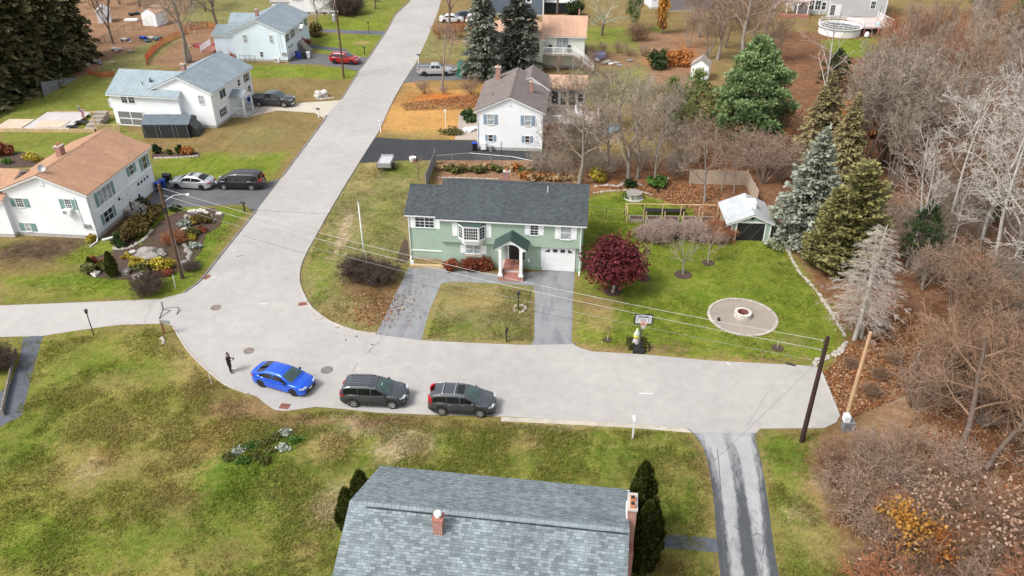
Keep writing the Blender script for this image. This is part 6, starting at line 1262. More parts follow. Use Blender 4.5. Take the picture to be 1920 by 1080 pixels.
# ---------------- the standing person ----------------
def skin(name, verts, edges, mat, parent, root=0, sub=2):
    me = bpy.data.meshes.new(name); me.from_pydata([v[:3] for v in verts], edges, []); me.materials.append(mat)
    o = bpy.data.objects.new(name, me); COL.objects.link(o); o.parent = parent
    s = o.modifiers.new('skin','SKIN'); s.use_smooth_shade = True
    for i, v in enumerate(verts):
        r_ = v[3]; me.skin_vertices[0].data[i].radius = r_ if hasattr(r_,'__len__') else (r_,r_)
    me.skin_vertices[0].data[root].use_root = True
    b = o.modifiers.new('sub','SUBSURF'); b.levels = sub; b.render_levels = sub
    return o
def person(loc, rz):
    t = thing('person','person in dark jacket and black trousers standing in the road, looking down at a controller','person',loc,rz)
    sk = pbr('skin',(.42,.26,.19),.6); jk = pbr('dark_jacket',(.016,.016,.019),.85); tr = pbr('black_trousers',(.012,.012,.014),.85); sh = pbr('black_shoes',(.02,.018,.016),.6)
    # body faces +x; one continuous skinned figure
    v = [(0,0,.93,(.13,.15)),(0,0,1.12,(.115,.14)),(.0,0,1.32,(.12,.17)),(.0,0,1.44,(.08,.12)),(.02,0,1.50,.055),(.04,0,1.58,(.085,.075)),(.045,0,1.66,(.10,.082)),(.03,0,1.735,.06),
         (.0,.19,1.41,.062),(-.03,.25,1.16,.048),(.2,.2,1.10,.037),(.29,.13,1.13,.03), (.0,-.19,1.41,.062),(-.03,-.25,1.16,.048),(.2,-.2,1.10,.037),(.29,-.13,1.13,.03),
         (.0,.095,.86,.095),(.04,.11,.48,.062),(-.02,.12,.09,.045),(.14,.14,.045,.038),(0,-.095,.86,.095),(.03,-.12,.48,.062),(.02,-.16,.09,.045),(.19,-.19,.045,.038)]
    e = [(0,1),(1,2),(2,3),(3,4),(4,5),(5,6),(6,7),(3,8),(8,9),(9,10),(10,11),(3,12),(12,13),(13,14),(14,15),(0,16),(16,17),(17,18),(18,19),(0,20),(20,21),(21,22),(22,23)]
    body = skin('body', v, e, sk, t)
    for s in (1,-1):
        fb = [(.29,.13*s,1.13,.028),(.345,.10*s,1.135,(.022,.034))]; fe = [(0,1)]
        for k in range(4):
            o = len(fb); y = (.125-.021*k)*s; ln = (.032,.038,.036,.028)[k]
            fb += [(.37,y,1.14,.0095),(.37+ln,y-.006*s,1.135,.0088),(.37+ln*1.5,y-.012*s,1.115,.0078)]; fe += [(1,o),(o,o+1),(o+1,o+2)]
        o = len(fb); fb += [(.33,.068*s,1.155,.011),(.362,.052*s,1.165,.009)]; fe += [(0,o),(o,o+1)]
        skin('hand', fb, fe, sk, t, sub=1)
    jv = [(a,b,c-.13*(c < 1),(r[0]*1.2+.02,r[1]*1.2+.02) if hasattr(r,'__len__') else r*1.3+.018) for a,b,c,r in (v[0:4]+v[8:11]+v[12:15]+[(.015,0,1.50,(.062,.068))])]
    skin('jacket', jv, [(0,1),(1,2),(2,3),(3,4),(4,5),(5,6),(3,7),(7,8),(8,9),(3,10)], jk, t)
    pv = [(a,b,c,(r[0]*1.1+.012,r[1]*1.1+.012) if hasattr(r,'__len__') else r*1.22+.016) for a,b,c,r in ([(0,0,.92,(.095,.115))]+v[16:19]+v[20:23])]
    skin('trousers', pv, [(0,1),(1,2),(2,3),(0,4),(4,5),(5,6)], tr, t)
    for f in ((18,19),(22,23)): skin('shoe', [(v[f[0]][0]-.03,v[f[0]][1],.06,.062),(v[f[0]][0]+.08,(v[f[0]][1]+v[f[1]][1])/2,.05,.056),(v[f[1]][0]+.06,v[f[1]][1],.045,.045),(v[f[0]][0],v[f[0]][1],.14,.058)], [(0,1),(1,2),(0,3)], sh, t)
    hb = bmesh.new(); bmesh.ops.create_icosphere(hb, subdivisions=3, radius=1)
    bmesh.ops.delete(hb, geom=[v_ for v_ in hb.verts if v_.co.z < -.35 or (v_.co.x > .45 and v_.co.z < .45)], context='VERTS')
    for v_ in hb.verts: v_.co = Vector((.03+v_.co.x*.108, v_.co.y*.094, 1.685+v_.co.z*.098))
    hm = bpy.data.meshes.new('hair'); hb.to_mesh(hm); hb.free(); hm.materials.append(pbr('dark_hair',(.02,.014,.01),.7)); hm.polygons.foreach_set('use_smooth',[True]*len(hm.polygons)); part('hair', hm, t)
    fc = MB(); fc.lathe([(.004,0),(.011,.01),(.011,.016),(.003,.022)],8)
    for s in (1,-1): fc.build('eye', M['black'], t, (.135,.032*s,1.665)); fc2 = MB().lathe([(.006,0),(.016,.02),(.012,.055),(.004,.06)],8).build('ear', sk, t, (.045,.083*s,1.635))
    MB().prism([(.128,1.66),(.165,1.615),(.13,1.608)], -.012, .012, 'y').build('nose', sk, t); MB().box(.128,.137,-.022,.022,1.578,1.588).build('mouth', pbr('lips',(.30,.12,.10),.6), t)
    return t
pl_ = G2(433,698); t = person((pl_[0],pl_[1],.018), R(12))
ctrl = MB(); ctrl.box(-.05,.05,-.10,.10,-.02,.025); ctrl.box(.02,.045,-.075,.075,.025,.12); ca_ = R(12)
o = ctrl.build('controller', M['black'], None, (pl_[0]+.37*math.cos(ca_), pl_[1]+.37*math.sin(ca_), 1.17), ca_, bevel=.008); tag(o,'black hand-held controller in the hands of the standing person','controller')
# ---------------- poles, wires, street furniture ----------------
def pole(label, bx, by, H, mat, r=.15):
    x,y = G2(bx,by); t = thing('utility_pole', label, 'utility pole', (x,y,0)); MB().tube([(0,0,-.1),(0,0,H*.5),(0,0,H)],[r,r*.87,r*.72],10).build('shaft', mat, t, smooth=True, sharp=50); return t,(x,y)
tR,pR = pole('dark brown utility pole where the road ends, wires running left','' or 1503,828,8.4,M['pole_dark'],.17)
for z,s in ((8.1,.16),(7.4,.16),(6.6,.2)):
    MB().tube([(-.05,0,z),(-s-.1,.02,z)],.02,5).build('bracket', M['dark_metal'], tR); MB().lathe([(.03,0),(.06,.04),(.04,.08),(.05,.12)],8,(-s-.1,.02)).build('insulator', M['metal'], tR, (0,0,z-.06))
MB().tube([(0,.1,7.6),(.05,.16,5.0),(.0,.15,0)],.02,5).build('ground_cable', M['black'], tR)
t,p_ = pole('pale new timber pole standing beside the dark one','' or 1583,797,7.6,M['pole_new'],.15); pN = p_
bx = MB().box(-.35,.35,-.75,-.2,-.05,.75).build('cable_box', M['fence_grey'], t); MB().box(-.42,-.05,-.7,-.25,.8,1.3).build('marker_box', M['plate'], t)
tL,pL = pole('brown utility pole leaning over the rock garden','' or 342,522,9.0,M['pole'],.16)
for z in (8.6,7.2): MB().tube([(-.5,0,z),(.5,0,z)],.04,5).build('crossarm', M['dark_metal'], tL)
lm = MB().tube([(0,0,7.4),(.9,.2,7.9),(1.9,.4,7.95)],.035,6).build('lamp_arm', M['metal'], tL); MB().lathe([(.05,0),(.16,.03),(.13,.12),(.04,.16)],10,(2.0,.42)).build('lamp_head', M['plate'], lm, (0,0,7.82))
MB().tube([(.1,.1,4.0),(.12,.12,0)],.05,6).build('cable_guard', M['metal'], tL); MB().lathe([(.17,0),(.17,.5)],8).build('cable_coil', M['black'], tL, (0,0,6.4))
tF,pF = pole('far utility pole with a transformer beside the red car','' or 645,147,11.5,M['pole'],.16)
MB().lathe([(.05,8.3),(.28,8.4),(.28,9.3),(.2,9.4),(.05,9.45)],12,(-.45,-.1)).build('transformer', M['metal'], tF); MB().box(-.7,.2,-.06,.06,9.5,9.62).build('crossarm', M['pole'], tF)
for x in (-.65,-.3,.15): MB().lathe([(.03,9.62),(.07,9.7),(.05,9.85),(.02,9.9)],8,(x,0)).build('insulator', M['plate'], tF)
MB().tube([(-.5,-.1,9.5),(-.35,0,10.4),(-.1,0,11.3)],.02,5).build('fuse_arm', M['plate'], tF)
M['wire'] = pbr('black_wire', (.02,.02,.02), .5); M['wire_pale'] = pbr('bare_aluminium_wire', (.60,.60,.60), .4, .2)
def wire(label, a, b, sag, mat, r, name='overhead_wire', group=None):
    a, b = Vector(a), Vector(b); n = 16; pts = []
    for i in range(n+1):
        t = i/n; p = a.lerp(b,t); p.z -= sag*4*t*(1-t); pts.append(p-a)
    o = MB().tube(pts, r, 5).build(name, mat, None, tuple(a)); return tag(o, label, 'wire', group)
wire('topmost pale wire from the dark pole to the rock garden pole',(pR[0]-.25,pR[1],8.15),(pL[0]+.2,pL[1],8.65),.9,M['wire_pale'],.0105)
wire('second pale wire from the dark pole to the rock garden pole',(pR[0]-.25,pR[1],7.45),(pL[0]+.2,pL[1],8.0),.8,M['wire_pale'],.0105)
wire('grey cable third from the top on the dark pole',(pR[0]-.3,pR[1],6.6),(pL[0]+.2,pL[1],7.2),.9,M['metal'],.009)
wire('lowest black cable from the dark pole to the rock garden pole',(pR[0]-.3,pR[1],6.1),(pL[0],pL[1],6.5),1.0,M['wire'],.009)
tag(MB().tube([(-.55,.2,0),(.0,.0,-.02)],.07,7).build('splice_case', M['black'], None, (pR[0]-1.35,pR[1]+.45,5.92)),'black splice case on the lowest cable beside the dark pole','splice case')
wire('overhead wire up the street from the rock garden pole to the transformer pole, upper',(pL[0],pL[1],8.6),(pF[0]-.3,pF[1],9.8),1.0,M['wire'],.01)
wire('overhead wire up the street from the rock garden pole to the transformer pole, lower',(pL[0],pL[1],7.0),(pF[0],pF[1],8.0),1.0,M['wire'],.01)
wire('guy wire from the dark pole to the stone border',(pR[0],pR[1],7.2),(*G2(1568,660),0),0,M['metal'],.012); wire('service wire from the dark pole across the road end to the foreground house',(pR[0],pR[1],7.0),(5.6,26.6,5.6),.3,M['wire'],.006)
wire('service wire from the rock garden pole to the tan-roofed house',(pL[0],pL[1],7.5),(-39.5,68.6,4.6),.3,M['wire'],.009); wire('service wire from the rock garden pole to the green house',(pL[0]+.2,pL[1],7.6),(-9.2,63.9,4.6),.5,M['wire'],.009)
wire('service wire from the transformer pole to the pale blue house',(pF[0],pF[1],8.2),(-35.7,128.5,4.7),.3,M['wire'],.009)
x,y = G2(685,503); t = thing('flagpole','white flagpole without a flag beside the dark bush','flagpole',(x,y,0)); MB().tube([(0,0,0),(0,0,6.4)],[.06,.04],10).build('shaft',M['white'],t,smooth=True); MB().lathe([(.02,6.4),(.08,6.46),(.08,6.54),(.02,6.6)],10).build('finial',M['chrome'],t); MB().tube([(.07,-.03,6.2),(.09,-.04,1.2)],.008,4).build('halyard',M['white'],t); MB().box(-.12,.12,-.12,.12,-.02,.1).build('foot',M['concrete'],t)
# basketball hoop, bin-like base and garden ornament
x,y = G2(1197,664); t = thing('basketball_hoop','portable basketball hoop with clear backboard at the road edge','basketball hoop',(x,y,0),R(-4))
MB().prism([(-.45,-.0),(.45,-.0),(.4,.95),(.2,1.05),(-.2,1.05),(-.4,.95)],.02,.42,'z').build('base',M['black'],t,bevel=.04)
MB().tube([(.06,.12,.3),(.08,.35,1.6),(.1,.55,2.9),(.1,.5,3.2)],.05,8).build('post',M['dark_metal'],t); MB().tube([(.1,.5,2.7),(.1,-.12,3.05)],.035,6).build('arm',M['dark_metal'],t); MB().tube([(-.05,.7,.4),(.0,.45,1.8)],.03,6).build('strut',M['metal'],t)
bb = MB(); bb.box(-.61+.1,.61+.1,-.16,-.12,2.9,3.7).build('backboard',pbr('clear_backboard',(.38,.41,.42),.25),t)
fr = MB(); 
for a in ((-.55,.75,2.86,2.93),(-.55,.75,3.67,3.74)): fr.box(a[0],a[1],-.19,-.10,a[2],a[3])
fr.box(-.58,-.5,-.192,-.1,2.861,3.739); fr.box(.7,.78,-.192,-.1,2.861,3.739); fr.build('backboard_frame',M['black'],t)
sq = MB()
for a in ((-.46,.66,2.95,2.99),(-.46,.66,3.61,3.65),(-.2,.4,3.02,3.06),(-.2,.4,3.36,3.40)): sq.box(a[0],a[1],-.168,-.161,a[2],a[3])
for a in (-.46,.62): sq.box(a,a+.04,-.167,-.161,2.99,3.61)
for a in (-.2,.36): sq.box(a,a+.04,-.167,-.161,3.06,3.36)
sq.build('backboard_lines',M['plate'],t); lg = MB(); lg.box(-.22,-.12,-.168,-.161,3.45,3.56); lg.box(.32,.42,-.168,-.161,3.45,3.56); lg.box(-.1,.3,-.168,-.161,3.43,3.48); lg.build('backboard_pads',M['black'],t)
rm = MB(); rm.tube([(.1+.23*math.cos(a*math.pi/10),-.42+.23*math.sin(a*math.pi/10),3.05) for a in range(21)],.018,6,cap=False); rm.box(.02,.18,-.2,-.165,2.98,3.1); rmo = rm.build('rim',pbr('orange_rim',(.62,.12,.03),.5),t)
nt_ = MB()
for k in range(12):
    a0, a1 = k*math.pi/6, (k+1)*math.pi/6
    for (b0,b1) in ((a0,a1),(a1,a0)): nt_.tube([(.1+.22*math.cos(b0),-.42+.22*math.sin(b0),3.04),(.1+.15*math.cos(b1),-.42+.15*math.sin(b1),2.85),(.1+.12*math.cos(b0),-.42+.12*math.sin(b0),2.65)],.009,3)
nt_.build('net',M['plate'],t)
x,y = G2(1192,650); t = thing('garden_ornament','small stone figure with a yellow ball head and pale pointed hat behind the hoop base','ornament',(x,y,0))
MB().lathe([(.3,0),(.34,.3),(.24,.65),(.2,.8)],12).build('pedestal',M['concrete'],t,smooth=True,sharp=50); MB().lathe([(.03,.8),(.2,.88),(.26,1.02),(.2,1.16),(.05,1.24)],12).build('ball',pbr('yellow_paint',(.62,.55,.06),.5),t,smooth=True); MB().lathe([(.27,1.2),(.17,1.3),(.09,1.55),(.02,1.75)],12).build('hat',pbr('pale_green_paint',(.50,.58,.45),.6),t,smooth=True)
for i,(x,y) in enumerate(((1180,654),(1211,656),(1206,648),(1183,645))): leafy('weedy_shrub',x,y,.35,.3,.75,'olive','weedy plant around the foot of the basketball hoop',180,.09,seed=40+i,group='weeds round the basketball hoop',stems=False)
# mailboxes, lamp posts, signs
def mailbox(label, bx, by, h=1.1, col='black', post='wood', rz=0):
    x,y = G2(bx,by); t = thing('mailbox',label,'mailbox',(x,y,0),rz); MB().box(-.05,.05,-.05,.05,-.05,h).build('post',M[post],t)
    m = MB(); pr = [(-.09,h),(.09,h),(.09,h+.1)]+[(.09*math.cos(a*math.pi/6),h+.1+.09*math.sin(a*math.pi/6)) for a in range(1,6)]+[(-.09,h+.1)]; m.prism(pr,-.26,.26,'y'); b=m.build('box',M[col],t); MB().box(.092,.10,.0,.12,h+.08,h+.14).build('flag',M['red_iron'],b); return t
mailbox('black mailbox on a black post on the lawn between the two driveway legs',950,641,1.0,'black','black',R(170)); mailbox('black mailbox on a post at the corner of the tan-roofed house driveway',459,398,1.0,'black','pole_dark',R(60)); mailbox('dark mailbox on a thick white post by the concrete driveway',598,221,1.15,'black','white',R(60)); mailbox('dark mailbox on a black post near the red car',684,103,1.1,'black','black',R(60)); mailbox('dark mailbox on a white post by the silver pickup',785,119,1.3,'black','white',R(60)); mailbox('grey mailbox on a white post at the mouth of the black driveway',714,249,1.4,'metal','white',R(60)); mailbox('white mailbox post on the verge near the foreground driveway',1186,822,1.6,'plate','white',0)
def lamppost(label, bx, by, h, mat='black', top='lamp'):
    x,y = G2(bx,by); t = thing('lamp_post',label,'lamp post',(x,y,0)); MB().tube([(0,0,-.05),(0,0,h)],.04,8).build('post',M[mat],t); m=MB().lathe([(.05,h),(.1,h+.06),(.14,h+.3),(.05,h+.4),(.02,h+.46)],6).build('lantern',M['car_glass'] if mat=='black' else M['plate'],t); MB().lathe([(.17,h+.3),(.05,h+.42),(.02,h+.48)],6).build('lantern_cap',M[mat],m); return t
lamppost('black lamp post on the front lawn beside the side street',176,628,2.0); lamppost('short black lamp post in a stone ring on the small front lawn',972,581,1.4); lamppost('white lamp post with a bush at its foot on the orange lawn',836,243,2.2,'white'); lamppost('dark lamp post near the end of the asphalt footpath',692,64,1.8)
leafy('low_shrub',844,252,1.6,.9,.9,'olive','low olive shrub at the foot of the white lamp post',500,.1,seed=3)
def rocks(name, pts, n, r, label, cat='stones', seed=0, mat='stone', group=None):
    """one laid border of stones"""
    rr = random.Random(seed); root = thing(name, label, cat, (*G2(*pts[0]),0), 0, group); w2 = catmull([G2(*p) for p in pts], 8); seg = [math.dist(a,b) for a,b in zip(w2,w2[1:])]; tot = sum(seg); o0 = w2[0]
    for k in range(n):
        d = tot*(k+.5)/n; i = 0
        while i < len(seg)-1 and d > seg[i]: d -= seg[i]; i += 1
        f = d/max(seg[i],1e-6); x = w2[i][0]+(w2[i+1][0]-w2[i][0])*f-o0[0]+rr.gauss(0,r*.15); y = w2[i][1]+(w2[i+1][1]-w2[i][1])*f-o0[1]+rr.gauss(0,r*.15); q = r*rr.uniform(.6,1.25); a = rr.uniform(0,3)
        m = MB(); Mx = Matrix.Translation((0,0,q*.3)) @ Matrix.Rotation(a,4,'Z'); base = len(m.v); ang = [i_*math.pi/3+rr.uniform(-.25,.25) for i_ in range(6)]
        lay = [[(q*s_*math.cos(t)*rr.uniform(.85,1.15),q*.75*s_*math.sin(t)*rr.uniform(.85,1.15),z) for t in ang] for s_,z in ((.9,-q*.4),(1.0,q*.05),(.6,q*.42))]
        P_ = [[tuple(Mx @ Vector(v)) for v in l] for l in lay]
        for l0,l1 in zip(P_,P_[1:]):
            for k_ in range(6): m.face([l0[k_],l0[(k_+1)%6],l1[(k_+1)%6],l1[k_]])
        m.face(P_[-1]); m.build('stone', M[mat], root, (x,y,0))
    return root
rocks('stone_border',[(1470,455),(1495,505),(1530,545),(1560,590),(1585,632)],46,.2,'pale stone border along the right edge of the big lawn',seed=1); rocks('stone_border',[(1585,640),(1575,660),(1545,672),(1525,684)],14,.28,'stone border curving round the lawn corner by the road end',seed=2)
rocks('stone_ring',[(963,578),(968,573),(978,573),(985,578),(978,586),(967,586),(963,579)],12,.14,'ring of stones round the short black lamp post',seed=3)
rocks('stone_border',[(1112,362),(1165,357),(1200,360),(1222,366)],26,.16,'stone edging along the leaf-covered bed behind the green house',seed=4); rocks('rubble',[(1115,350),(1140,348),(1160,350),(1172,343),(1205,348)],22,.22,'scattered rubble stones in the bed behind the green house',seed=5,mat='stone')
sheet('garden_bed',[(742,492),(752,462),(758,446),(764,450),(768,484),(760,494)],.012,M['mulch'])
# fire pit and patio
pc = G2(1392,594); o = sheet('patio',[(pc[0]+2.62*math.cos(a*math.pi/24),pc[1]+2.62*math.sin(a*math.pi/24)) for a in range(48)],.010,M['pavers'],raw=True); o.name='patio'
pcx = [(960+0,0)]
m = MB()
for k in range(52):
    a0 = 2*math.pi*k/52; m.box(-.11,.11,-.15,.15,-.02,.07,M=Matrix.Translation((2.7*math.cos(a0),2.7*math.sin(a0),0))@Matrix.Rotation(a0,4,'Z'))
tag(m.build('paver_edging',M['stone'],None,(pc[0],pc[1],0)),'ring of paver edging around the round patio','edging')
t = thing('fire_pit','round pale stone fire pit in the middle of the patio','fire pit',(*G2(1392,593),0)); m = MB()
for j in range(3):
    for k in range(12):
        a0 = 2*math.pi*(k+.5*(j%2))/12; m.box(-.13,.13,-.15,.15,j*.15,j*.15+.14,M=Matrix.Translation((.55*math.cos(a0),.55*math.sin(a0),0))@Matrix.Rotation(a0,4,'Z'))
m.build('stone_wall',pbr('pit_stone',(.56,.51,.46),.9,noise=(4,.25)),t); MB().lathe([(.4,.02),(.41,.445),(.44,.445),(.44,.02)],20,cap=False).build('steel_ring',M['red_iron'],t); MB().lathe([(.0,.05),(.4,.06)],16,cap=False).build('ash',M['black'],t)
tag(MB().lathe([(.12,0),(.12,.25),(.1,.3)],10).build('small_bucket',M['black'],None,(*G2(1347,602),.01)),'small black bucket at the left edge of the patio','bucket')
for i,(x,y,r_) in enumerate(((1457,653,.5),(1139,638,.38))):
    ring(G2(x,y),r_,label=('mulch ring with a tiny sapling near the dark pole','mulch patch left of the basketball hoop')[i],seed=20+i); tag(MB().tube([(0,0,0),(.02,.03,.8)],[.03,.015],5).build('sapling',M['bark_white'],None,(*G2(x,y),0)),('pale sapling stem in the mulch ring near the dark pole','bare sapling stem left of the basketball hoop')[i],'sapling')
# manholes, drains, road marks
def disc(name, x, y, r, mat, label, z=.02, cat='manhole cover'):
    t = thing(name,label,cat,(*G2(x,y),0)); MB().lathe([(r,z-.004),(r,z),(.0,z+.0005)],24,cap=False).build('cover',mat,t); MB().lathe([(r*1.0,z-.004),(r*1.0,z+.004),(r*.93,z+.004),(r*.93,z)],24,cap=False).build('rim',M['dark_metal'],t); return t
disc('manhole_cover',405,577,.42,M['iron'],'reddish manhole cover by the mouth of the side street'); disc('manhole_cover',467,658,.40,M['iron'],'reddish manhole cover behind the standing person'); disc('manhole_cover',613,694,.44,pbr('grey_iron',(.17,.15,.14),.7,noise=(4,.2),fine=(25,.3)),'grey manhole cover between the blue sedan and the green house driveway')
def drain(x,y,rz,label,mat='red_iron',w=.75,d=.5):
    t = thing('storm_drain',label,'storm drain',(*G2(x,y),0),rz); m=MB(); m.box(-w/2,w/2,-d/2,-d/2+.05,.0,.028); m.box(-w/2,w/2,d/2-.05,d/2,.0,.028)
    for k in range(9): a=-w/2+w*k/8*.94; m.box(a,a+.045,-d/2+.05,d/2-.05,.0,.026)
    m.build('grate',M[mat],t); MB().box(-w/2,w/2,-d/2,d/2,.0,.019).build('pit',M['black'] if mat!='red_iron' else M['red_iron'],t)
drain(388,520,R(60),'rusty storm drain by the lawn kerb near the rock garden'); drain(568,570,R(10),'rusty storm drain on the inside of the bend'); drain(534,762,R(-10),'dark brown storm drain in front of the blue sedan',w=.7,d=.55)
def mark(x,y,l,w,rz,label,mat='plate'): return tag(MB().box(-l/2,l/2,-w/2,w/2,.017,.0205).build('paint_mark',M[mat],None,(*G2(x,y),0),rz),label,'road mark')
mark(1211,738,1.0,.06,R(-3),'short white line painted on the road'); mark(1366,682,.4,.07,R(-60),'short white dash by the kerb of the big lawn'); mark(398,520,.5,.06,R(5),'white tick on the road beside the rusty drain'); mark(495,570,.6,.05,R(0),'white survey mark on the bend'); mark(524,578,.35,.06,R(10),'pale yellow survey mark on the bend','pole_new'); mark(450,480,.7,.15,R(25),'dark smear on the road near the lawn kerb','fence_grey')
def crack(pts, label, w=.05):
    m=MB(); q=[G2(*p) for p in pts]
    for a,b in zip(q,q[1:]):
        d=Vector((b[0]-a[0],b[1]-a[1])); n=Vector((-d.y,d.x)).normalized()*w/2; m.face([(a[0]-n.x,a[1]-n.y,.0205),(b[0]-n.x,b[1]-n.y,.0205),(b[0]+n.x,b[1]+n.y,.0205),(a[0]+n.x,a[1]+n.y,.0205)])
    return tag(m.build('sealed_crack',M['tar'],None),label,'crack')
M['tar']=pbr('tar_seal',(.10,.10,.105),.7,noise=(3,.3))
crack([(303,566),(306,580),(299,598),(308,590),(320,583),(305,580)],'tar-sealed patch edge at the mouth of the side street',.12); crack([(308,578),(330,577),(336,577),(332,590),(340,580)],'second tar-sealed crack at the mouth of the side street',.1)
crack([(712,641),(700,650),(689,663)],'grey joint line across the bend',.05); crack([(671,681),(665,690),(661,697)],'faint joint line above the graphite car',.04)
crack([(1440,735),(1400,800)],'hairline crack at the end of the road',.015)
for i,pts in enumerate((([(1345,842),(1350,900),(1352,960),(1360,1075)],'dark sealed edge crack along the left of the foreground driveway'),([(1418,850),(1424,900),(1430,960),(1436,1000),(1430,1040)],'dark sealed crack along the right of the foreground driveway'),([(1375,985),(1400,1010),(1420,1000),(1440,1012)],'dark sealed crack across the foreground driveway'))): crack(pts[0],pts[1],.05)
# bins
def bin_(x,y,col,lid,label,rz=0,s=1):
    t=thing('wheelie_bin',label,'bin',(*G2(x,y),0),rz); m=MB(); b=[(-.27,-.3),(.27,-.3),(.27,.3),(-.27,.3)]; n=len(m.v); m.v+=[(a*.85,c*.85,.05) for a,c in b]+[(a,c,.95) for a,c in b]; m.f+=[(3,2,1,0),(4,5,6,7),(0,1,5,4),(1,2,6,5),(2,3,7,6),(3,0,4,7)]; m.m+=[0]*6
    m.build('tub',M[col],t,bevel=.02); MB().prism([(-.34,.955),(.34,.955),(.33,1.0),(.0,1.06),(-.33,1.0)],-.3,.3,'x').build('lid',M[lid],t)
    for s_ in (-.24,.24): MB().lathe([(.1,-.03),(.1,.03)],10).build('wheel',M['tyre'],t,(s_,.3,.1)).rotation_euler=(0,R(90),0)
    return t
bin_(299,358,'black','blue_bin','bin with a blue lid by the garage of the tan-roofed house',R(-10)); bin_(307,352,'blue_bin','blue_bin','blue recycling bin by the garage of the tan-roofed house',R(5)); bin_(312,342,'black','black','black bin beside the silver sedan',R(20)); bin_(318,343,'black','black','second black bin closest to the silver sedan',R(-8))
bin_(890,282,'black','blue_bin','black bin with bright blue lid at the corner of the brown-roofed house',R(10)); tag(MB().lathe([(.2,0),(.24,.6),(.22,.65)],10).build('trash_can',M['metal'],None,(*G2(921,283),0)),'small grey can against the brown-roofed house','trash can'); bin_(1001,280,'red_iron','blue_bin','reddish tub with blue lid at the right corner of the brown-roofed house',0)
bin_(562,110,'blue_bin','blue_bin','blue bin on the driveway of the pale blue house'); bin_(571,110,'black','black','black bin between the blue and the white ones'); bin_(579,109,'plate','plate','white bin next to the red car'); bin_(467,196,'blue_bin','blue_bin','blue bin behind the dark pickup by the entry porch'); bin_(558,108,'blue_bin','black','dark blue bin at the pale blue house garage')
# ---------------- gardens, fences, sheds, yard things ----------------
def bed(pts, label=None, name='garden_bed', mat='mulch', z=.03): 
    o = sheet(name, pts, z, M[mat]); return o
bed([(215,470),(250,440),(262,462),(300,415),(330,398),(400,390),(420,402),(412,425),(385,440),(378,470),(350,505),(300,520),(240,525),(170,520),(150,500),(170,485)]); bed([(188,450),(240,400),(262,375),(275,380),(290,388),(270,405),(235,432),(212,452)],z=.034)
bed([(285,288),(370,285),(376,294),(285,298)]); bed([(0,288),(60,285),(90,300),(80,312),(0,316)])
for i,(x,y,rx,ry,h_,m_,lab) in enumerate((
 (238,452,1.3,1.3,1.5,'brown','big clipped bronze shrub at the front end of the hedge'),(258,437,1.4,1.4,1.6,'brown','big clipped bronze shrub second along the hedge'),(278,420,1.3,1.3,1.5,'brown','big clipped bronze shrub third along the hedge'),(297,402,1.1,1.1,1.3,'brown','clipped bronze shrub at the driveway end of the hedge'),(228,462,.9,.9,1.2,'dkgreen','dark green clipped shrub at the downspout end of the hedge'),
 (298,505,1.5,.9,1.0,'gold_shrub','wide golden shrub in the rock garden'),(256,500,.8,.7,.9,'gold_shrub','small golden shrub left of the wide golden one'),(268,510,1.1,.7,.9,'olive','olive shrub between the golden shrubs'),(240,483,.6,.5,.5,'gold_shrub','small yellow shrub behind the columnar evergreen'),
 (363,418,.7,.6,.6,'gold_shrub','small golden shrub at the top of the rock garden'),(380,416,1.3,.9,.9,'brown','bronze shrub beside the white rocks'),(357,443,1.0,.8,.8,'olive','olive shrub right of the brown utility pole'),(358,450,.5,.5,.6,'gold_shrub','spiky yellow-green plant near the pole'),(366,464,.7,.5,.5,'silver','silvery low shrub near the lawn edge'),(347,425,.8,.6,.7,'silver','silvery shrub behind the pole'),
 (310,515,.7,.5,.5,'rust','low red shrub in front of the golden shrub'),(193,505,.7,.6,.8,'olive','olive shrub at the left of the rock garden'),(184,500,.7,.6,1.1,'rust','bronze red shrub at the left end of the rock garden'),(170,512,.7,.6,1.0,'olive','dark spiky plant at the left end of the rock garden'),(172,452,.5,.5,.7,'gold_shrub','yellow shrub at the corner of the tan-roofed house'),(252,418,.6,.6,.5,'gold_shrub','small yellow shrub under the lower windows'),(262,385,.9,.8,.8,'dkgreen','dark shrub by the front steps'),(372,435,.8,.6,.6,'rust','dull red plant among the rocks'),(330,395,.6,.5,.6,'dkgreen','dark green shrub by the driveway edge of the rock garden'),
 (296,288,.6,.5,1.2,'dkgreen','dark green shrub on the stone-edged bed, left'),(337,288,.4,.4,1.0,'dkgreen','dark green conical shrub on the stone-edged bed'),(353,289,.9,.5,.9,'orange','orange shrub at the right end of the stone-edged bed'),(318,289,.4,.3,.6,'olive','tiny shrub in the middle of the stone-edged bed'),
 (55,298,.8,.6,.9,'gold_shrub','yellow shrub in the bed behind the tan-roofed house'),(70,303,.9,.6,.8,'gold_shrub','yellow-green shrub beside the roof chimney'),(8,290,1.2,1.0,1.6,'rust','reddish shrub at the left edge behind the tan-roofed house'),(12,306,.7,.5,.6,'green','blue-green shrub at the left edge of the rear bed'),
 (1184,372,1.0,.7,.7,'green','low bright green mound shrub behind the old well'),(1180,350,.9,.7,.9,'dkgreen','dark green mound in the rubble bed'),
 (880,225,1.4,1.4,1.3,'dkgreen','dark rounded shrub at the left side of the brown-roofed house'),(590,68,1.8,1.8,2.2,'brown','bronze shrub at the corner of the pale blue house'),(566,88,1.5,1.3,1.8,'rust','dark reddish shrub beside the steps of the pale blue house'),(1078,30,2.2,2.0,3.0,'dkgreen','dark evergreen shrub beside the dark blue house'))):
    leafy('leafy_shrub',x,y,rx,ry,h_,m_,lab,int(260+420*rx*ry),.10 if y > 300 else .13,seed=60+i,stems=False)
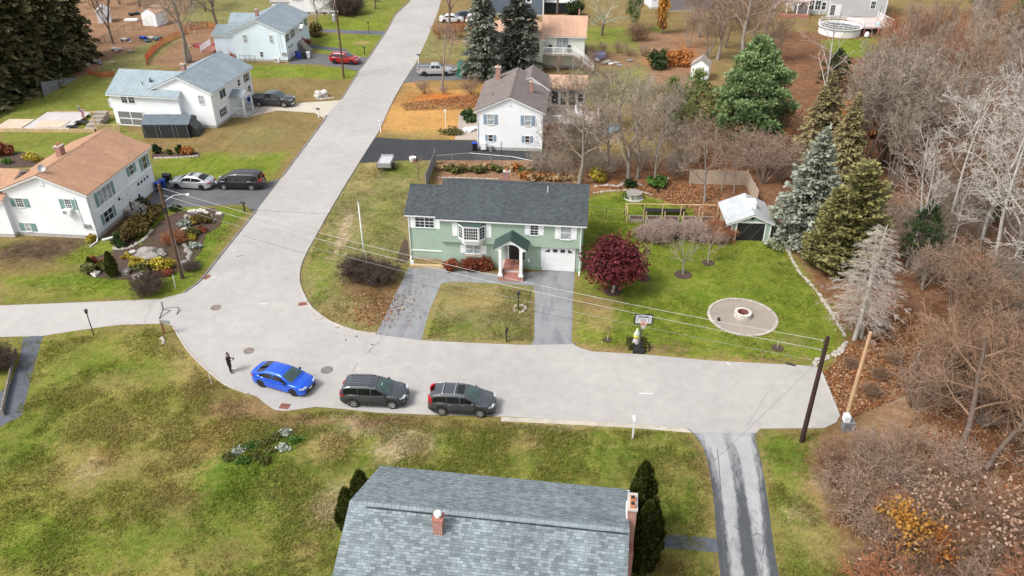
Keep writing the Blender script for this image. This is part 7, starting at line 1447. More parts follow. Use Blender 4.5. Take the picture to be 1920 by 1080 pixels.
plant('arborvitae',AR[1],G2(213,517),'olive columnar evergreen at the front of the rock garden','tree',(.8,.8,.75)); plant('arborvitae',AR[1],G2(172,505),'short columnar evergreen at the left end of the rock garden','tree',(.5,.5,.4))
btree('BUSH',0,328,455,0,'reddish twiggy shrub behind the rock garden pole',(M['twig_dark'],M['twig_red']),name='bare_shrub',cat='shrub',H=1.3,wid=1.4); btree('BUSH',1,362,505,0,'small dark twiggy shrub near the foot of the rock garden pole',(M['twig_dark'],M['twig_dark']),name='bare_shrub',cat='shrub',H=.8,wid=1.6)
M['white_stone'] = pbr('white_stone',(.50,.475,.43),.85,noise=(3,.15)); M['grey_rock'] = pbr('grey_rock',(.27,.245,.22),.9,noise=(1.2,.3),fine=(8,.25),bump=(6,.6))
WR_=1; pass
def boulder(x,y,r,label,mat='grey_rock',seed=0,sq=.6):
    rr=random.Random(seed); b=bmesh.new(); bmesh.ops.create_icosphere(b,subdivisions=3,radius=r)
    for v in b.verts:
        n=v.co.normalized(); k=1+.16*math.sin(n.x*5+seed)+.12*math.sin(n.y*7+seed*2)+.1*math.sin(n.z*6+n.x*3); v.co=Vector((n.x*r*k*1.15,n.y*r*k*.85,n.z*r*k*sq+r*sq*.5))
    me=bpy.data.meshes.new('boulder'); b.to_mesh(me); b.free(); me.materials.append(M[mat]); o=bpy.data.objects.new('boulder',me); COL.objects.link(o); o.location=(*G2(x,y),0); o.rotation_euler=(0,0,rr.uniform(0,6)); return tag(o,label,'boulder')

for i_,(x_,y_) in enumerate(((358,398),(366,397),(374,396),(381,397),(387,401),(392,406),(397,411))): boulder(x_,y_,.3,'white rock in the white arc at the top of the rock garden',mat='white_stone',seed=40+i_)['group']='white rocks in an arc'
boulder(412,402,.3,'loose white rock at the driveway end of the rock garden',mat='white_stone',seed=31); boulder(400,413,.28,'loose white rock at the lawn edge of the rock garden',mat='white_stone',seed=32)
boulder(278,483,1.25,'large flat grey boulder in the middle of the rock garden',seed=1,sq=.45); boulder(300,478,.6,'dark boulder beside the large flat one',seed=2); boulder(237,512,.5,'grey boulder near the columnar evergreen',seed=3); boulder(260,520,.45,'grey boulder at the front edge of the rock garden',seed=4); boulder(602,181,.8,'pale boulder on the verge by the concrete driveway',mat='white_stone',seed=5,sq=.75); boulder(345,436,.45,'pale rock behind the pole',mat='white_stone',seed=6); boulder(180,515,.4,'pale rock by the dark spiky plant',mat='white_stone',seed=7); boulder(352,408,.4,'grey rock at the top left of the rock garden',seed=8)
rocks('stone_border',[(214,466),(225,468),(245,464),(262,455),(275,445),(285,432)],26,.22,'line of grey stones along the foot of the hedge',seed=11); rocks('stone_border',[(290,297),(330,296),(372,293)],34,.18,'pale stone edging of the planted bed on the lawn',seed=12); rocks('rubble',[(345,460),(355,475),(350,490),(335,498)],14,.28,'mixed rocks right of the brown pole',seed=13,mat='grey_rock'); rocks('stone_border',[(592,186),(610,186),(626,184)],14,.25,'stone edging at the mouth of the concrete driveway',seed=14)
tag(MB().tube([(0,0,0),(.05,.02,1.3)],[.035,.03],6).build('white_stake',M['white'],None,(*G2(329,540),0)),'white stake standing at the lawn edge under the brown pole','stake'); tag(MB().tube([(0,0,0),(.25,.05,1.1)],[.04,.03],6).build('white_stake',M['white'],None,(*G2(252,543),0)),'white stake leaning beside the round brown bush','stake')
ht=MB(); ht.lathe([(.12,0),(.08,.1),(.07,.55),(.28,.62),(.3,.72),(.22,.68)],10); tag(ht.build('bird_bath',M['concrete'],None,(*G2(251,484),0)),'stone bird bath in the rock garden','bird bath')
tag(MB().tube([(-39.4+39.4,0,.1),(1.4,.9,.12),(2.6,1.9,.12),(3.1,2.9,.12)],.13,8).build('drain_pipe',M['white'],None,(*G2(192,452),0)),'white drain pipe lying along the bed by the tan-roofed house','pipe')
for i,(x,y,h_) in enumerate(((342,673,.9),(365,697,.9),(398,722,.9))): tag(MB().tube([(0,0,0),(-.12,.05,h_)],[.02,.015],5).build('marker_stick',M['wood_grey'] if i<2 else M['white'],None,(*G2(x,y),0)),('thin stick at the bend, furthest from the camera','thin stick at the bend, middle one','thin stick with a pale top at the bend, nearest the standing person')[i],'stick')
t=thing('sign_board','white and red sign box on a post where the side street begins','sign',(*G2(308,626),0),R(-10)); MB().box(-.06,.06,-.06,.06,-.05,1.1).build('post',M['red_iron'],t); MB().box(-.1,.75,-.04,.04,1.0,1.35).build('board',M['metal'],t)
rocks('rubble',[(303,634),(307,640),(305,645)],5,.18,'small stones at the foot of the sign post',seed=15)
# --- green shed
sg=G(1367,450); t=thing('green_shed','pale green shed with tin roof and black double door at the back of the lawn','shed',(sg[0],sg[1],0),R(-3))
MB().prism([(0,0),(3.75,0),(3.75,1.95),(1.9,2.78),(0,1.95)],0,4.2,'y').build('wall',M['green_siding'],t)
MB().prism([(-.55,1.83),(1.9,2.9),(4.0,1.95),(4.0,1.88),(1.9,2.82),(-.55,1.75)],-.3,4.5,'y').build('roof',M['tin'],t); MB().prism([(-.5,1.74),(1.9,2.8),(3.95,1.87),(3.95,1.74),(1.9,2.66),(-.5,1.6)],-.27,-.2,'y').build('fascia',M['white'],t)
f=MB(); f.box(.42,.56,-.05,-.003,0,2.0); f.box(3.14,3.28,-.05,-.003,0,2.0); f.box(.56,3.14,-.05,-.003,1.86,2.0); f.build('door_frame',M['white'],t)
d=MB(); d.box(.57,1.84,-.04,-.004,.03,1.85); d.box(1.86,3.13,-.04,-.004,.03,1.85); do=d.build('door_leaf',M['black'],t)
bc=MB()
for x0,x1 in ((.6,1.82),(1.88,3.1)):
    bc.tube([(x0,-.05,.1),(x1,-.05,1.8)],.03,4); bc.tube([(x0,-.05,1.8),(x1,-.05,.1)],.03,4)
bc.build('door_brace',M['dark_metal'],do); MB().box(1.75,1.95,-.12,-.005,2.25,2.45).build('door_lamp',M['black'],t)
MB().box(1.5,2.4,1.4,2.3,2.3,3.35).build('roof_vent',M['white'],t)
for x in (0,3.65): MB().box(x-.01,x+.11,-.03,.1,0,1.9).build('corner_board',M['white'],t)
# tan fence behind shed, chain link, vegetable beds, well
def board_fence(name,pts,h,mat,label,tilt=0,cat='fence',bw=.16):
    w2=[G2(*p) for p in pts]; o=w2[0]; t=thing(name,label,cat,(o[0],o[1],0)); bm_=MB(); pm=MB()
    for a,b in zip(w2,w2[1:]):
        L=math.dist(a,b); an=math.atan2(b[1]-a[1],b[0]-a[0]); Mx=Matrix.Translation((a[0]-o[0],a[1]-o[1],0))@Matrix.Rotation(an,4,'Z'); n=max(1,int(L/bw))
        for k in range(n): bm_.box(L*k/n+.006,L*(k+1)/n-.006,-.015,.015,.03,h+.02*math.sin(k*1.7),M=Mx)
        for k in range(int(L/2.4)+1): x=L*k/max(1,int(L/2.4)); pm.box(x-.05,x+.05,.016,.12,0,h+.1,M=Mx)
        pm.box(0,L,.016,.06,h*.25,h*.25+.08,M=Mx); pm.box(0,L,.016,.06,h*.8,h*.8+.08,M=Mx)
    bm_.build('boards',mat,t); pm.build('frame',mat,t); return t
M['tan_fence']=pbr('tan_fence_boards',(.40,.32,.24),.85,noise=(.8,.15),fine=(8,.12))
board_fence('board_fence',[(1262,322),(1264,306),(1310,306)],1.8,M['tan_fence'],'pale tan board fence corner in the thicket behind the bed'); board_fence('board_fence',[(1292,345),(1398,348),(1410,372),(1418,385)],1.7,M['tan_fence'],'tan board fence turning behind the shed')
def mesh_fence(pts,h,label,post='dark_metal',step=2.4,net='dark_metal',name='wire_fence',gap=.25,thick=.012,rail=True):
    w2=[G2(*p) for p in pts]; o=w2[0]; t=thing(name,label,'fence',(o[0],o[1],0)); pm=MB(); wm=MB()
    for a,b in zip(w2,w2[1:]):
        L=math.dist(a,b); n=max(1,round(L/step)); ax,ay=a[0]-o[0],a[1]-o[1]; bx_,by_=b[0]-o[0],b[1]-o[1]
        for k in range(n+1): f=k/n; x,y=ax+(bx_-ax)*f,ay+(by_-ay)*f; pm.tube([(x,y,0),(x,y,h+.06)],.03,5)
        if rail: pm.tube([(ax,ay,h),(bx_,by_,h)],.022,4)
        q=int(L/gap)
        for k in range(q):
            for s in (0,1):
                f0,f1=k/q,min(1,(k+h/gap)/q); z0,z1=(0,h*min(1,(q-k)*gap/h)) if s==0 else (h,h-h*min(1,(q-k)*gap/h)); wm.tube([(ax+(bx_-ax)*f0,ay+(by_-ay)*f0,z0+.02),(ax+(bx_-ax)*f1,ay+(by_-ay)*f1,z1)],thick*.5,3,cap=False)
    pm.build('posts',M[post],t); wm.build('wire_netting',M[net],t); return t
mesh_fence([(818,310),(880,305),(960,312),(1008,322)],1.2,'low wire fence between the black driveway and the green house','metal',net='metal'); mesh_fence([(1102,407),(1170,415)],1.2,'dark wire fence between the green house and the vegetable beds')
mesh_fence([(185,88),(235,62),(283,47)],1.3,'dark wire fence in front of the white shed at upper left'); mesh_fence([(330,57),(420,52),(445,56)],1.3,'dark wire fence left of the pale blue house'); mesh_fence([(451,118),(480,119)],1.2,'short wire fence in front of the pale blue house wall',step=.8)
mesh_fence([(1310,188),(1372,192)],1.2,'wire fence below the white garden shed')
M['fence_net']=pbr('fence_panel_grey',(.24,.245,.25),.8)
board_fence('panel_fence',[(800,350),(817,306)],1.6,M['fence_net'],'grey panel fence running away from the camera behind the green house',bw=.22)
board_fence('panel_fence',[(83,180),(144,148)],1.9,M['fence_grey'],'leaning grey fence panel in front of the dark grove',bw=2.4).rotation_euler=(R(-12),0,0)
def net_fence(pts,h,label):
    w2=catmull([G2(*p) for p in pts],5); o=w2[0]; t=thing('safety_fence',label,'fence',(o[0],o[1],0)); m=MB(); pm=MB(); 
    for i,(a,b) in enumerate(zip(w2,w2[1:])):
        ha,hb=h*(1+.15*math.sin(i*1.9)),h*(1+.15*math.sin((i+1)*1.9)); d=Vector((b[0]-a[0],b[1]-a[1])).normalized(); nx,ny=-d.y*.015,d.x*.015
        L=math.dist(a,b); n=max(2,int(L/.3))
        for k in range(n+1):
            f=k/n; x,y=a[0]+(b[0]-a[0])*f-o[0],a[1]+(b[1]-a[1])*f-o[1]; m.box(x-.03,x+.03,y-.02,y+.02,.03,ha+(hb-ha)*f)
        for j in range(5):
            z=.06+j*.21; m.tube([(a[0]-o[0],a[1]-o[1],z*ha),(b[0]-o[0],b[1]-o[1],z*hb)],.045,3)
        pm.tube([(a[0]-o[0],a[1]-o[1],0),(a[0]-o[0],a[1]-o[1],h+.2)],.03,4)
    m.build('netting',M['orange_net'],t); pm.build('posts',M['dark_metal'],t)
net_fence([(276,123),(277,112),(300,88),(330,72),(352,62)],1.1,'sagging orange safety netting along the left of the bare earth yard'); net_fence([(356,58),(385,53),(415,60),(422,66)],1.2,'orange safety netting along the back of the bare earth yard'); net_fence([(165,138),(190,145),(215,142)],.8,'low orange netting beside the junk at the grove')
net_fence([(400,99),(425,103),(440,112)],.7,'orange netting by the red patio of the pale blue house')
# raised vegetable beds with timber frame
a_=G(1175,418); t=thing('vegetable_frame','timber post frame with raised vegetable beds behind the pink hedge','garden frame',(a_[0],a_[1],0),R(-2)); pm=MB(); Lx=9.2
for k in range(6): x=Lx*k/5; pm.box(x-.05,x+.05,-.05,.05,0,1.3); pm.box(x-.05,x+.05,1.55,1.65,0,1.3)
pm.box(0,Lx,1.56,1.64,1.3,1.38); pm.box(-.04,.04,.05,1.55,1.3,1.37); pm.box(Lx-.04,Lx+.04,.05,1.55,1.3,1.37); pm.build('frame',M['wood'],t)
for k in range(5): 
    x=.3+k*1.75; bb_=MB(); bb_.box(x,x+1.4,.1,.16,0,.35); bb_.box(x,x+1.4,1.0,1.06,0,.35); bb_.box(x,x+.06,.16,1.0,0,.35); bb_.box(x+1.34,x+1.4,.16,1.0,0,.35); q=bb_.build('raised_bed',M['wood_grey'],t); MB().box(x+.06,x+1.34,.16,1.0,.0,.28).build('soil',M['mulch'],q)
t=thing('long_bench','long black bench table with raised ends behind the vegetable beds','bench',(*G2(1245,402),0),R(-2)); MB().box(-2.1,2.1,-.35,.35,.42,.5).build('top',M['black'],t)
for s in (-1,1): MB().box(s*1.9-.05,s*1.9+.05,-.3,.3,0,.42).build('leg',M['black'],t); MB().tube([(s*2.05,0,.5),(s*2.35,0,1.15)],.05,5).build('raised_end',M['black'],t)
t=thing('old_well','round grey concrete well with a lid at the edge of the back lawn','well',(*G2(1188,371),0)); MB().lathe([(.78,0),(.8,.5),(.8,.55)],18).build('ring_wall',M['concrete'],t); MB().lathe([(.86,.55),(.86,.66),(.1,.72)],18).build('lid',M['grey_rock'],t); MB().lathe([(1.05,.0),(1.0,.07)],18).build('foot',M['concrete'],t)
for i,(x,y) in enumerate(((1233,361),(1250,340))): tag(MB().lathe([(.05,0),(.06,.25),(.2,.3),(.2,.42),(.05,.5)],10).build('garden_lamp',M['plate'] if i else M['black'],None,(*G2(x,y),0)),('dark round garden lamp at the edge of the orange leaf litter','white round garden lamp in the leaf-covered bed')[i],'garden lamp')
# things round the brown-roofed and cream houses
def heap(name,x,y,n,r,mats,label,cat,seed=0,size=.5,h=.7):
    rr=random.Random(seed); t=thing(name,label,cat,(*G2(x,y),0))
    for k in range(n):
        a=rr.uniform(0,6.28); d=r*rr.random()**.6; s=size*rr.uniform(.5,1.2); mm=MB()
        Mx=Matrix.Translation((d*math.cos(a)*1.5,d*math.sin(a)*.7,s*.3+rr.random()*h*.4*(1-d/r)))@Matrix.Rotation(rr.uniform(0,3),4,'Z')@Matrix.Rotation(rr.uniform(-.3,.3),4,'X'); mm.box(-s,s,-s*.6,s*.6,-s*.3,s*.3,M=Mx); mm.build('junk',M[mats[k%len(mats)]],t,bevel=s*.12)
    return t
heap('junk_heap',268,76,16,2.2,['tarp_grey','stone','tarp_black','blue_bin','metal','wood_grey'],'heap of tarpaulins and junk in front of the orange netting','junk heap',1,.6,1.2); heap('junk_heap',228,96,8,1.6,['wood_grey','stone','metal'],'low heap of planks and scrap beside the green strip','junk heap',2,.5); heap('junk_heap',180,118,9,2.0,['wood_grey','stone','tarp_grey','black'],'scrap heap beside the dark hemlocks','junk heap',3,.5,.9); heap('junk_heap',372,87,9,1.8,['plate','red_iron','metal','wood_grey'],'mixed junk beside the red boat in the bare earth yard','junk heap',4,.45); heap('junk_heap',258,28,5,1.2,['black','tarp_black'],'dark heap beside the white shed at upper left','junk heap',5,.6,.9)
heap('junk_heap',1148,118,10,2.6,['metal','stone','plate','wood_grey'],'grey clutter on the far garden bed','junk heap',6,.45); heap('wrapped_pile',888,245,7,1.0,['plate','white','metal'],'pile wrapped in white sheeting against the brown-roofed house','pile',7,.5,1.0); heap('stone_pile',875,133,8,1.4,['red_iron','stone'],'reddish pile beside the green tarpaulin trailer','pile',8,.4)
t=thing('row_boat','red overturned boat beside the bare tree in the earth yard','boat',(*G2(390,88),0),R(10)); bo=MB(); prs=[[(x,-w_,0),(x,-w_*.8,.45),(x,0,.6),(x,w_*.8,.45),(x,w_,0)] for x,w_ in ((-2,.5),(-1,.75),(0,.8),(1,.6),(1.9,.1))]
for p0,p1 in zip(prs,prs[1:]):
    for k in range(4): bo.face([p0[k],p1[k],p1[k+1],p0[k+1]])
bo.face(prs[0][::-1]); bo.build('hull',pbr('red_hull',(.30,.04,.05),.5),t); MB().box(-2,1.9,-.03,.03,.58,.66).build('keel',M['fence_grey'],t)
for i,(x,y,s_) in enumerate(((1124,108,'tarp'),(1136,244,'pool'))):
    if i==0: 
        t=thing('covered_table','lavender covered table at the left of the far garden bed','table',(*G2(x,y),0)); MB().lathe([(1.05,.1),(1.0,.7),(.9,.8),(.1,.95)],14).build('cover',pbr('lavender_cover',(.30,.27,.42),.7),t); MB().tube([(0,0,.9),(0,0,1.5)],.03,5).build('parasol_pole',M['plate'],t)
    else:
        t=thing('paddling_pool','small round paddling pool with pale blue cover below the railed deck','pool',(*G2(x,y),0)); MB().lathe([(1.6,0),(1.65,.35),(1.5,.4),(1.45,.3),(.0,.28)],20,cap=False).build('basin',pbr('pale_blue_plastic',(.25,.50,.62),.4),t); MB().lathe([(1.44,.31),(.0,.33)],20,cap=False).build('water_cover',pbr('blue_cover',(.22,.38,.50),.4),t)
for i,(x,y) in enumerate(((1108,253),(1122,250))): tag(MB().box(-.5,.5,-.3,.3,0,.45).build('storage_chest',M['plate'] if i else M['stone'],None,(*G2(x,y),0),.2*i,bevel=.03),('stone-coloured chest below the railed deck','white chest below the railed deck, nearer the pool')[i],'chest')
# --- sheds far
def shed(x,y,w_,d,h_,zr,wall,roof,label,rz=0,door=True):
    t=thing('garden_shed',label,'shed',(*G2(x,y),0),rz); MB().prism([(0,0),(w_,0),(w_,h_),(w_/2,zr),(0,h_)],0,d,'y').build('wall',wall,t); MB().prism([(-.15,h_-.05),(w_/2,zr+.1),(w_+.15,h_-.05),(w_+.15,h_-.12),(w_/2,zr+.02),(-.15,h_-.12)],-.15,d+.15,'y').build('roof',roof,t)
    if door: MB().box(w_*.3,w_*.7,-.04,-.003,.05,h_*.85).build('door',M['plate'],t)
    return t
shed(269,48,3.0,3.2,2.4,3.3,M['white_siding'],M['roof_peach'],'small white gabled shed at upper left behind the wire fence',R(-15)); shed(1293,150,2.6,2.6,2.3,3.2,M['white_siding'],M['wood_grey'],'white garden shed with weathered roof left of the big green pine',R(-20)); shed(185,44,2.2,2.5,2.1,2.9,M['white_siding'],M['tin'],'pale shed at the edge of the dark grove',R(20))
tag(MB().box(-1.2,1.2,-.5,.5,0,.5).build('white_tank',M['white'],None,(*G2(247,40),0),.1,bevel=.15),'low white tank left of the white shed','tank')
# --- canopy shelter beside the grey-roofed house
cg=G(271,259); t=thing('canopy_shelter','grey and black fabric shelter in front of the grey-roofed white house','shelter',(cg[0],cg[1],0),R(0)); Wd,Dp=5.7,3.2
MB().prism([(0,1.75),(1.6,2.5),(3.2,1.75),(3.2,1.69),(1.6,2.44),(0,1.69)],-.1,Wd+.1,'x').build('roof',M['tarp_grey'],t)
MB().box(0,Wd,.02,.05,0,1.72).build('front_wall',M['tarp_black'],t); MB().prism([(.02,0),(3.18,0),(3.18,1.72),(1.6,2.42),(.02,1.72)],Wd-.05,Wd,'x').build('end_wall',M['tarp_black'],t); MB().prism([(.02,0),(3.18,0),(3.18,1.72),(1.6,2.42),(.02,1.72)],0,.05,'x').build('end_wall',M['tarp_black'],t); MB().box(0,Wd,3.12,3.15,0,1.72).build('rear_wall',M['tarp_black'],t)
pm=MB()
for x in (.15,1.6,2.1,3.7,4.2,5.5): pm.tube([(x,.005,1.65),(x+.12,-.02,.08)],.025,4)
pm.build('wall_cords',M['metal'],t); fl=MB(); fl.prism([(Wd+.001,0),(Wd+.9,0),(Wd+.7,1.0),(Wd+.001,1.72)],.4,2.6,'y'); fl.build('end_bulge',M['tarp_black'],t)
# --- timber platform and flag
pg=[(0,250),(8,243),(40,236),(95,220),(180,220),(186,250)]
t=thing('timber_platform','unfinished timber pool platform on the lawn left of the grey-roofed house','platform',(*G2(95,248),0),R(-1)); MB().box(-7.5,5.6,0,.12,.0,.45).build('edge_beam',M['wood'],t); MB().box(-3.0,6.0,6.6,6.72,.0,.45).build('edge_beam',M['wood'],t)
M['plywood']=pbr('plywood_sheet',(.52,.42,.32),.8,noise=(.7,.12),fine=(6,.08)); M['ply_grey']=pbr('grey_plywood',(.46,.43,.42),.8,noise=(.7,.12))
MB().box(-3.6,2.2,.3,6.4,.3,.4).build('deck_sheet',M['ply_grey'],t); MB().box(-7.2,-3.8,.3,3.6,.3,.42).build('deck_sheet',M['plywood'],t); MB().box(-2.4,1.2,.6,3.0,.41,.47).build('plywood_stack',M['plywood'],t); MB().box(1.6,3.2,.6,1.4,.41,.44).build('opening_cover',M['black'],t); MB().box(1.9,4.0,2.4,3.2,.41,.44).build('opening_cover',M['black'],t)
st=MB()
for i in range(5): st.box(4.0,5.5,.4+.9*i,1.2+.9*i,.1,.3+.22*i)
st.build('ramp_steps',M['wood_grey'],t)
t=thing('picket_panel','yellow timber railing panel beside the platform','railing',(*G2(183,247),0),R(-3)); pk=MB(); pk.box(0,2.9,-.04,.04,.9,1.0); pk.box(0,2.9,-.04,.04,.1,.2)
for k in range(15): pk.box(k*.2,k*.2+.1,-.06,-.041,.05,1.0)
pk.build('pickets',M['wood'],t); MB().box(-.1,.05,-.05,.1,0,2.0).build('tall_post',M['wood'],t); MB().box(2.85,3.0,-.05,.1,0,1.2).build('end_post',M['wood'],t)
fx=G(183,247); t=thing('flag','small striped national flag on a slanted pole at the timber railing','flag',(fx[0]-.05,fx[1]+.1,1.9)); MB().tube([(0,0,0),(-1.7,0,1.5)],.025,5).build('pole',M['white'],t)
fs=[MB(),MB(),MB()]
for i in range(9):
    for j in range(6):
        x0,x1=-1.6+.13*j,-1.6+.13*(j+1); yy=lambda x:.08*math.sin(x*9)
        def pt(u,k): return (-1.62+u*.55+k*.012, .08*math.sin(u*7+k*.4), 1.42-k*.15-u*.32)
        u0,u1=j/6,(j+1)/6; mi=2 if (i<4 and j<3) else i%2; fs[mi].face([pt(u0,i),pt(u1,i),pt(u1,i+1),pt(u0,i+1)])
fl=fs[0].build('red_stripes',pbr('flag_red',(.42,.05,.06),.8),t); fs[1].build('white_stripes',M['white'],fl); fs[2].build('canton',pbr('flag_blue',(.06,.07,.2),.8),fl)
# --- pool and deck by the grey house
pc2=G(1573,62); t=thing('round_pool','round white above-ground pool with a rail in front of the grey house','swimming pool',(pc2[0],pc2[1],0))
MB().lathe([(3.6,0),(3.62,1.25),(3.75,1.3),(3.75,1.38),(3.45,1.38),(3.42,.9),(0.0,.9)],36,cap=False).build('wall',M['white'],t,smooth=True,sharp=40); MB().lathe([(3.41,1.0),(0,1.005)],32,cap=False).build('water',pbr('dark_pool_cover',(.05,.06,.065),.35),t); MB().lathe([(3.64,1.05),(3.66,1.12)],36,cap=False).build('band',M['fence_grey'],t)
rl=MB(); pts=[(3.75*math.cos(a*math.pi/14),3.75*math.sin(a*math.pi/14)) for a in range(29)]
for z in (1.75,2.1): rl.tube([(x,y,z) for x,y in pts],.04,4)
for k,(x,y) in enumerate(pts): rl.tube([(x,y,1.3),(x,y,2.15)],.05 if k%4==0 else .025,4)
rl.build('rail',M['white'],t)
dx_=pc2[0]+3.4; t=thing('pool_deck','raised reddish pool deck with white railing right of the round pool','deck',(dx_,pc2[1]-1.5,0),R(3)); MB().box(0,6.0,0,7.5,1.1,1.3).build('deck_boards',M['deck_pale'],t); railing(t,[(6,0,1.3),(6,7.4,1.3)],1.0,.18); railing(t,[(.2,0,1.3),(5.9,0,1.3)],1.0,.18)
for x in (.3,2.9,5.7): MB().box(x,x+.25,-.02,.2,0,1.1).build('deck_post',M['deck_red'],t)
MB().box(3.6,5.6,-.05,-.021,.0,1.1).build('skirt_board',M['wood'],t); MB().tube([(4.3,4,1.3),(4.6,4,4.0)],.04,6).build('parasol_pole',M['dark_metal'],t); MB().lathe([(.55,1.31),(.6,1.75),(.1,1.8)],12,(3.4,1.2)).build('round_table',pbr('pale_blue_table',(.40,.58,.62),.6),t)
tag(MB().lathe([(.1,0),(.4,.2),(.42,.6),(.25,.95),(.05,1.05)],12).build('pool_pump',M['plate'],None,(pc2[0]+3.7,pc2[1]-3.2,0)),'rounded white pool pump tank between the pool and its deck','pump')
# signs and little things at the E driveway
t=thing('flower_tub','white and red tub with a bare sapling at the edge of the black driveway','tub',(*G2(774,302),0)); MB().lathe([(.35,0),(.42,.5),(.38,.5),(.36,.4)],12).build('tub',M['plate'],t); MB().box(.1,.4,-.46,-.42,.05,.4).build('red_patch',M['red_iron'],t); me_=SHRUB[1]; s_=part('sapling',me_[0],t); s_.scale=(.12,.12,.55); setmat(s_,M['twig_red'])
btree('ORCH',1,786,338,0,'small bare sapling on the lawn near the grey panel fence',gd,H=2.8,wid=.6)
tag(MB().tube([(0,0,0),(0,0,2.3)],.04,6).build('sign_post',M['dark_metal'],None,(*G2(940,300),0)),'dark thin post behind the wire fence','post'); tag(MB().box(-.06,.06,-.06,.06,0,1.6).build('timber_post',M['wood'],None,(*G2(957,330),0)),'timber post behind the green house roof','post')
rocks('stone_border',[(820,333),(870,334),(938,336)],40,.14,'stone edging behind the green house roof',seed=21); tag(MB().box(-.5,.5,-.06,.06,0,.12).build('white_board',M['white'],None,(*G2(905,322),0)),'white board lying behind the wire fence','board')
M['railroad']=M['wood_grey']; tag(MB().box(-1.5,1.5,-.12,.12,0,.25).build('timber_edging',M['wood'],None,(*G2(802,501),0),R(-3)),'pale timber edging at the top of the left driveway leg','timber'); tag(MB().box(-.14,.14,-.14,.14,0,.5).build('white_post',M['white'],None,(*G2(773,498),0)),'short white post at the top of the left driveway leg','post')
# ---- dry grass verge behind the green house, weeds
for i,(x,y) in enumerate([(830+14*k,318+ (k%3)*3) for k in range(13)]): leafy('dry_grass_clump',x,y,.9,.5,.8,('straw','orange','olive')[i%3] if i>8 else ('straw','olive','olive')[i%3],'tall dry grass clump along the wire fence behind the green house',220,.14,seed=130+i,group='dry grass along the wire fence',stems=False)
for i,(x,y) in enumerate([(985+13*k,334+(k%2)*5) for k in range(8)]): leafy('dry_grass_clump',x,y,.9,.5,.8,('orange','straw')[i%2],'orange-brown dry grass clump behind the middle of the green house',220,.14,seed=150+i,group='orange dry grass behind the green house',stems=False)
# path-side hedge wall lower left
board_fence('low_fence',[(30,665),(18,720),(5,780)],.5,M['wood_grey'],'low grey timber edging beside the dark path at the left edge'); 
# ---------------- grass blades and fallen leaves ----------------
def scatter(polys, n, seed):
    r=np.random.default_rng(seed); out=[]
    for poly,k in polys:
        w2=[G2(*p) for p in poly]; xs=[p[0] for p in w2]; ys=[p[1] for p in w2]; need=int(n*k); got=0
        while got<need:
            q=np.stack([r.uniform(min(xs),max(xs),need),r.uniform(min(ys),max(ys),need)],1); q=q[inpoly(w2,q[:,0],q[:,1])][:need-got]; out.append(q); got+=len(q)
    return np.concatenate(out), r
def colquads(name,c,u,v,col,mat):
    me=quads(name,c,u,v,np.zeros(len(c)),mat); at=me.attributes.new('col','FLOAT_COLOR','FACE'); at.data.foreach_set('color',np.concatenate([col,np.ones((len(c),1))],1).astype(np.float32).ravel()); o=bpy.data.objects.new(name,me); COL.objects.link(o); return o
def colmat(name,tr=.2):
    m,nt,b=newmat(name); at=N(nt,'Attribute'); at.attribute_name='col'; nt.links.new(at.outputs['Color'],b.inputs['Base Color']); b.inputs['Roughness'].default_value=.9; b.inputs['Specular IOR Level'].default_value=.1; t_=N(nt,'BsdfTranslucent'); nt.links.new(at.outputs['Color'],t_.inputs['Color']); mx=N(nt,'MixShader'); mx.inputs[0].default_value=tr; nt.links.new(b.outputs[0],mx.inputs[1]); nt.links.new(t_.outputs[0],mx.inputs[2]); nt.links.new(mx.outputs[0],nt.nodes['Material Output'].inputs['Surface']); return m
FGP=[(0,640),(80,640),(290,615),(335,650),(385,705),(470,750),(515,775),(640,772),(900,790),(1180,808),(1290,812),(1315,850),(1335,920),(1343,1000),(1346,1085),(-60,1085),(-60,800),(10,800),(60,720)]
q,r=scatter([(FGP,.62),([(1424,815),(1535,812),(1510,880),(1540,960),(1600,1085),(1462,1085)],.05),([(1085,640),(1090,520),(1110,380),(1170,365),(1330,400),(1455,450),(1575,630),(1535,680),(1330,672),(1110,655)],.17),([(590,600),(570,520),(600,430),(680,310),(790,310),(760,400),(765,500),(715,610)],.08),([(800,635),(835,535),(998,545),(998,640)],.04),([(0,460),(180,465),(400,400),(460,400),(350,545),(0,565)],.04)],260000,3)
q=q[(np.hypot(q[:,0]-pc[0],q[:,1]-pc[1])>2.85)&(np.hypot(q[:,0]-G(1149,546)[0],q[:,1]-G(1149,546)[1])>.8)]
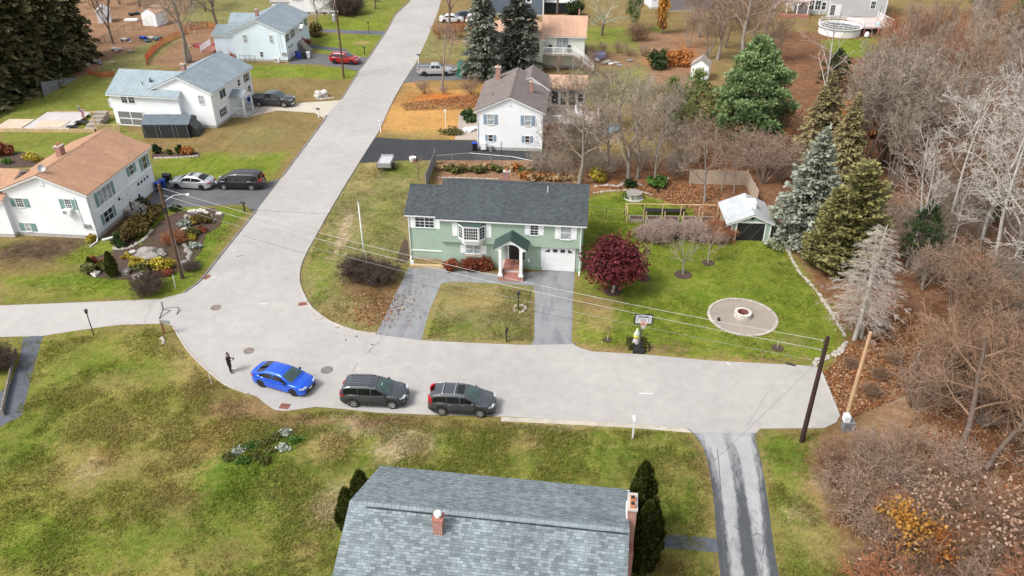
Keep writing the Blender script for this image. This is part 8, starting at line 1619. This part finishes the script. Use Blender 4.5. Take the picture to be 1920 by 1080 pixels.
cl=NZ[np.clip(np.searchsorted(Y,q[:,1]),0,len(Y)-1),np.clip(np.searchsorted(X,q[:,0]),0,len(X)-1)]; cl2=NZ2[np.clip(np.searchsorted(Y,q[:,1]*1.7),0,len(Y)-1),np.clip(np.searchsorted(X,q[:,0]*1.7),0,len(X)-1)]; cl=np.clip((.5*cl+.5*cl2-.38)/.22,0.05,1); kp=r.random(len(q))<cl; q=q[kp]; cl=cl[kp]
nb=len(q); a_,b_=soil_at(q[:,0],q[:,1]); f=np.clip(r.normal(.5,.45,(nb,1)),0,1); col=(a_*(1-f)+b_*f)*(.72+.75*r.random((nb,1))**1.3)
hgt=(.035+.075*r.random(nb)**2)*(.5+.8*cl); az=r.random(nb)*6.283; ln=r.normal(0,1.1,(nb,2)); up=np.stack([ln[:,0]*hgt,ln[:,1]*hgt,hgt],1); sd=np.stack([np.cos(az),np.sin(az),0*az],1)*(.012+.018*r.random(nb))[:,None]
o=colquads('grass',np.stack([q[:,0],q[:,1],hgt*.3],1),sd,up,col,colmat('grass_blades',.3)); struct(o,'stuff')
q,r=scatter([([(1600,640),(1680,560),(1760,640),(1700,740),(1580,790),(1545,700)],.32),([(1110,350),(1345,330),(1360,400),(1270,384),(1200,362)],.14),([(750,195),(900,176),(915,195),(880,205),(760,208)],.08),([(1700,800),(1900,600),(2000,1080),(1700,1080)],.12)],42000,4)
q=np.concatenate([q, np.array(G2(705,575))+r.normal(size=(700,2))*np.array([1.5,1.6])]); nb=len(q); pal=np.array([(.28,.13,.06),(.22,.09,.04),(.38,.22,.12),(.16,.065,.03),(.42,.29,.18),(.32,.12,.04)]); col=pal[r.integers(0,6,nb)]*(.6+.6*r.random((nb,1))); t_,b2=rand_frames(r,nb,np.tile([0,0,1.],(nb,1)),.45); s=.05+.05*r.random(nb)
o=colquads('fallen_leaves',np.stack([q[:,0],q[:,1],.02+.05*r.random(nb)],1),t_*s[:,None],b2*s[:,None],col,colmat('fallen_leaf',.15)); struct(o,'stuff')

for i,(x,y) in enumerate(((432,858),(448,846),(470,838),(492,832),(515,822),(535,812),(455,866),(480,856),(508,846),(530,840),(552,826),(495,866))): leafy('ground_cover_plant',x,y,.55,.45,.28,('olive','silver','green','olive')[i%4],'low grey-green plant clump in the patch of weeds on the foreground lawn',190,.07,seed=170+i,group='weedy patch on the foreground lawn',stems=False)
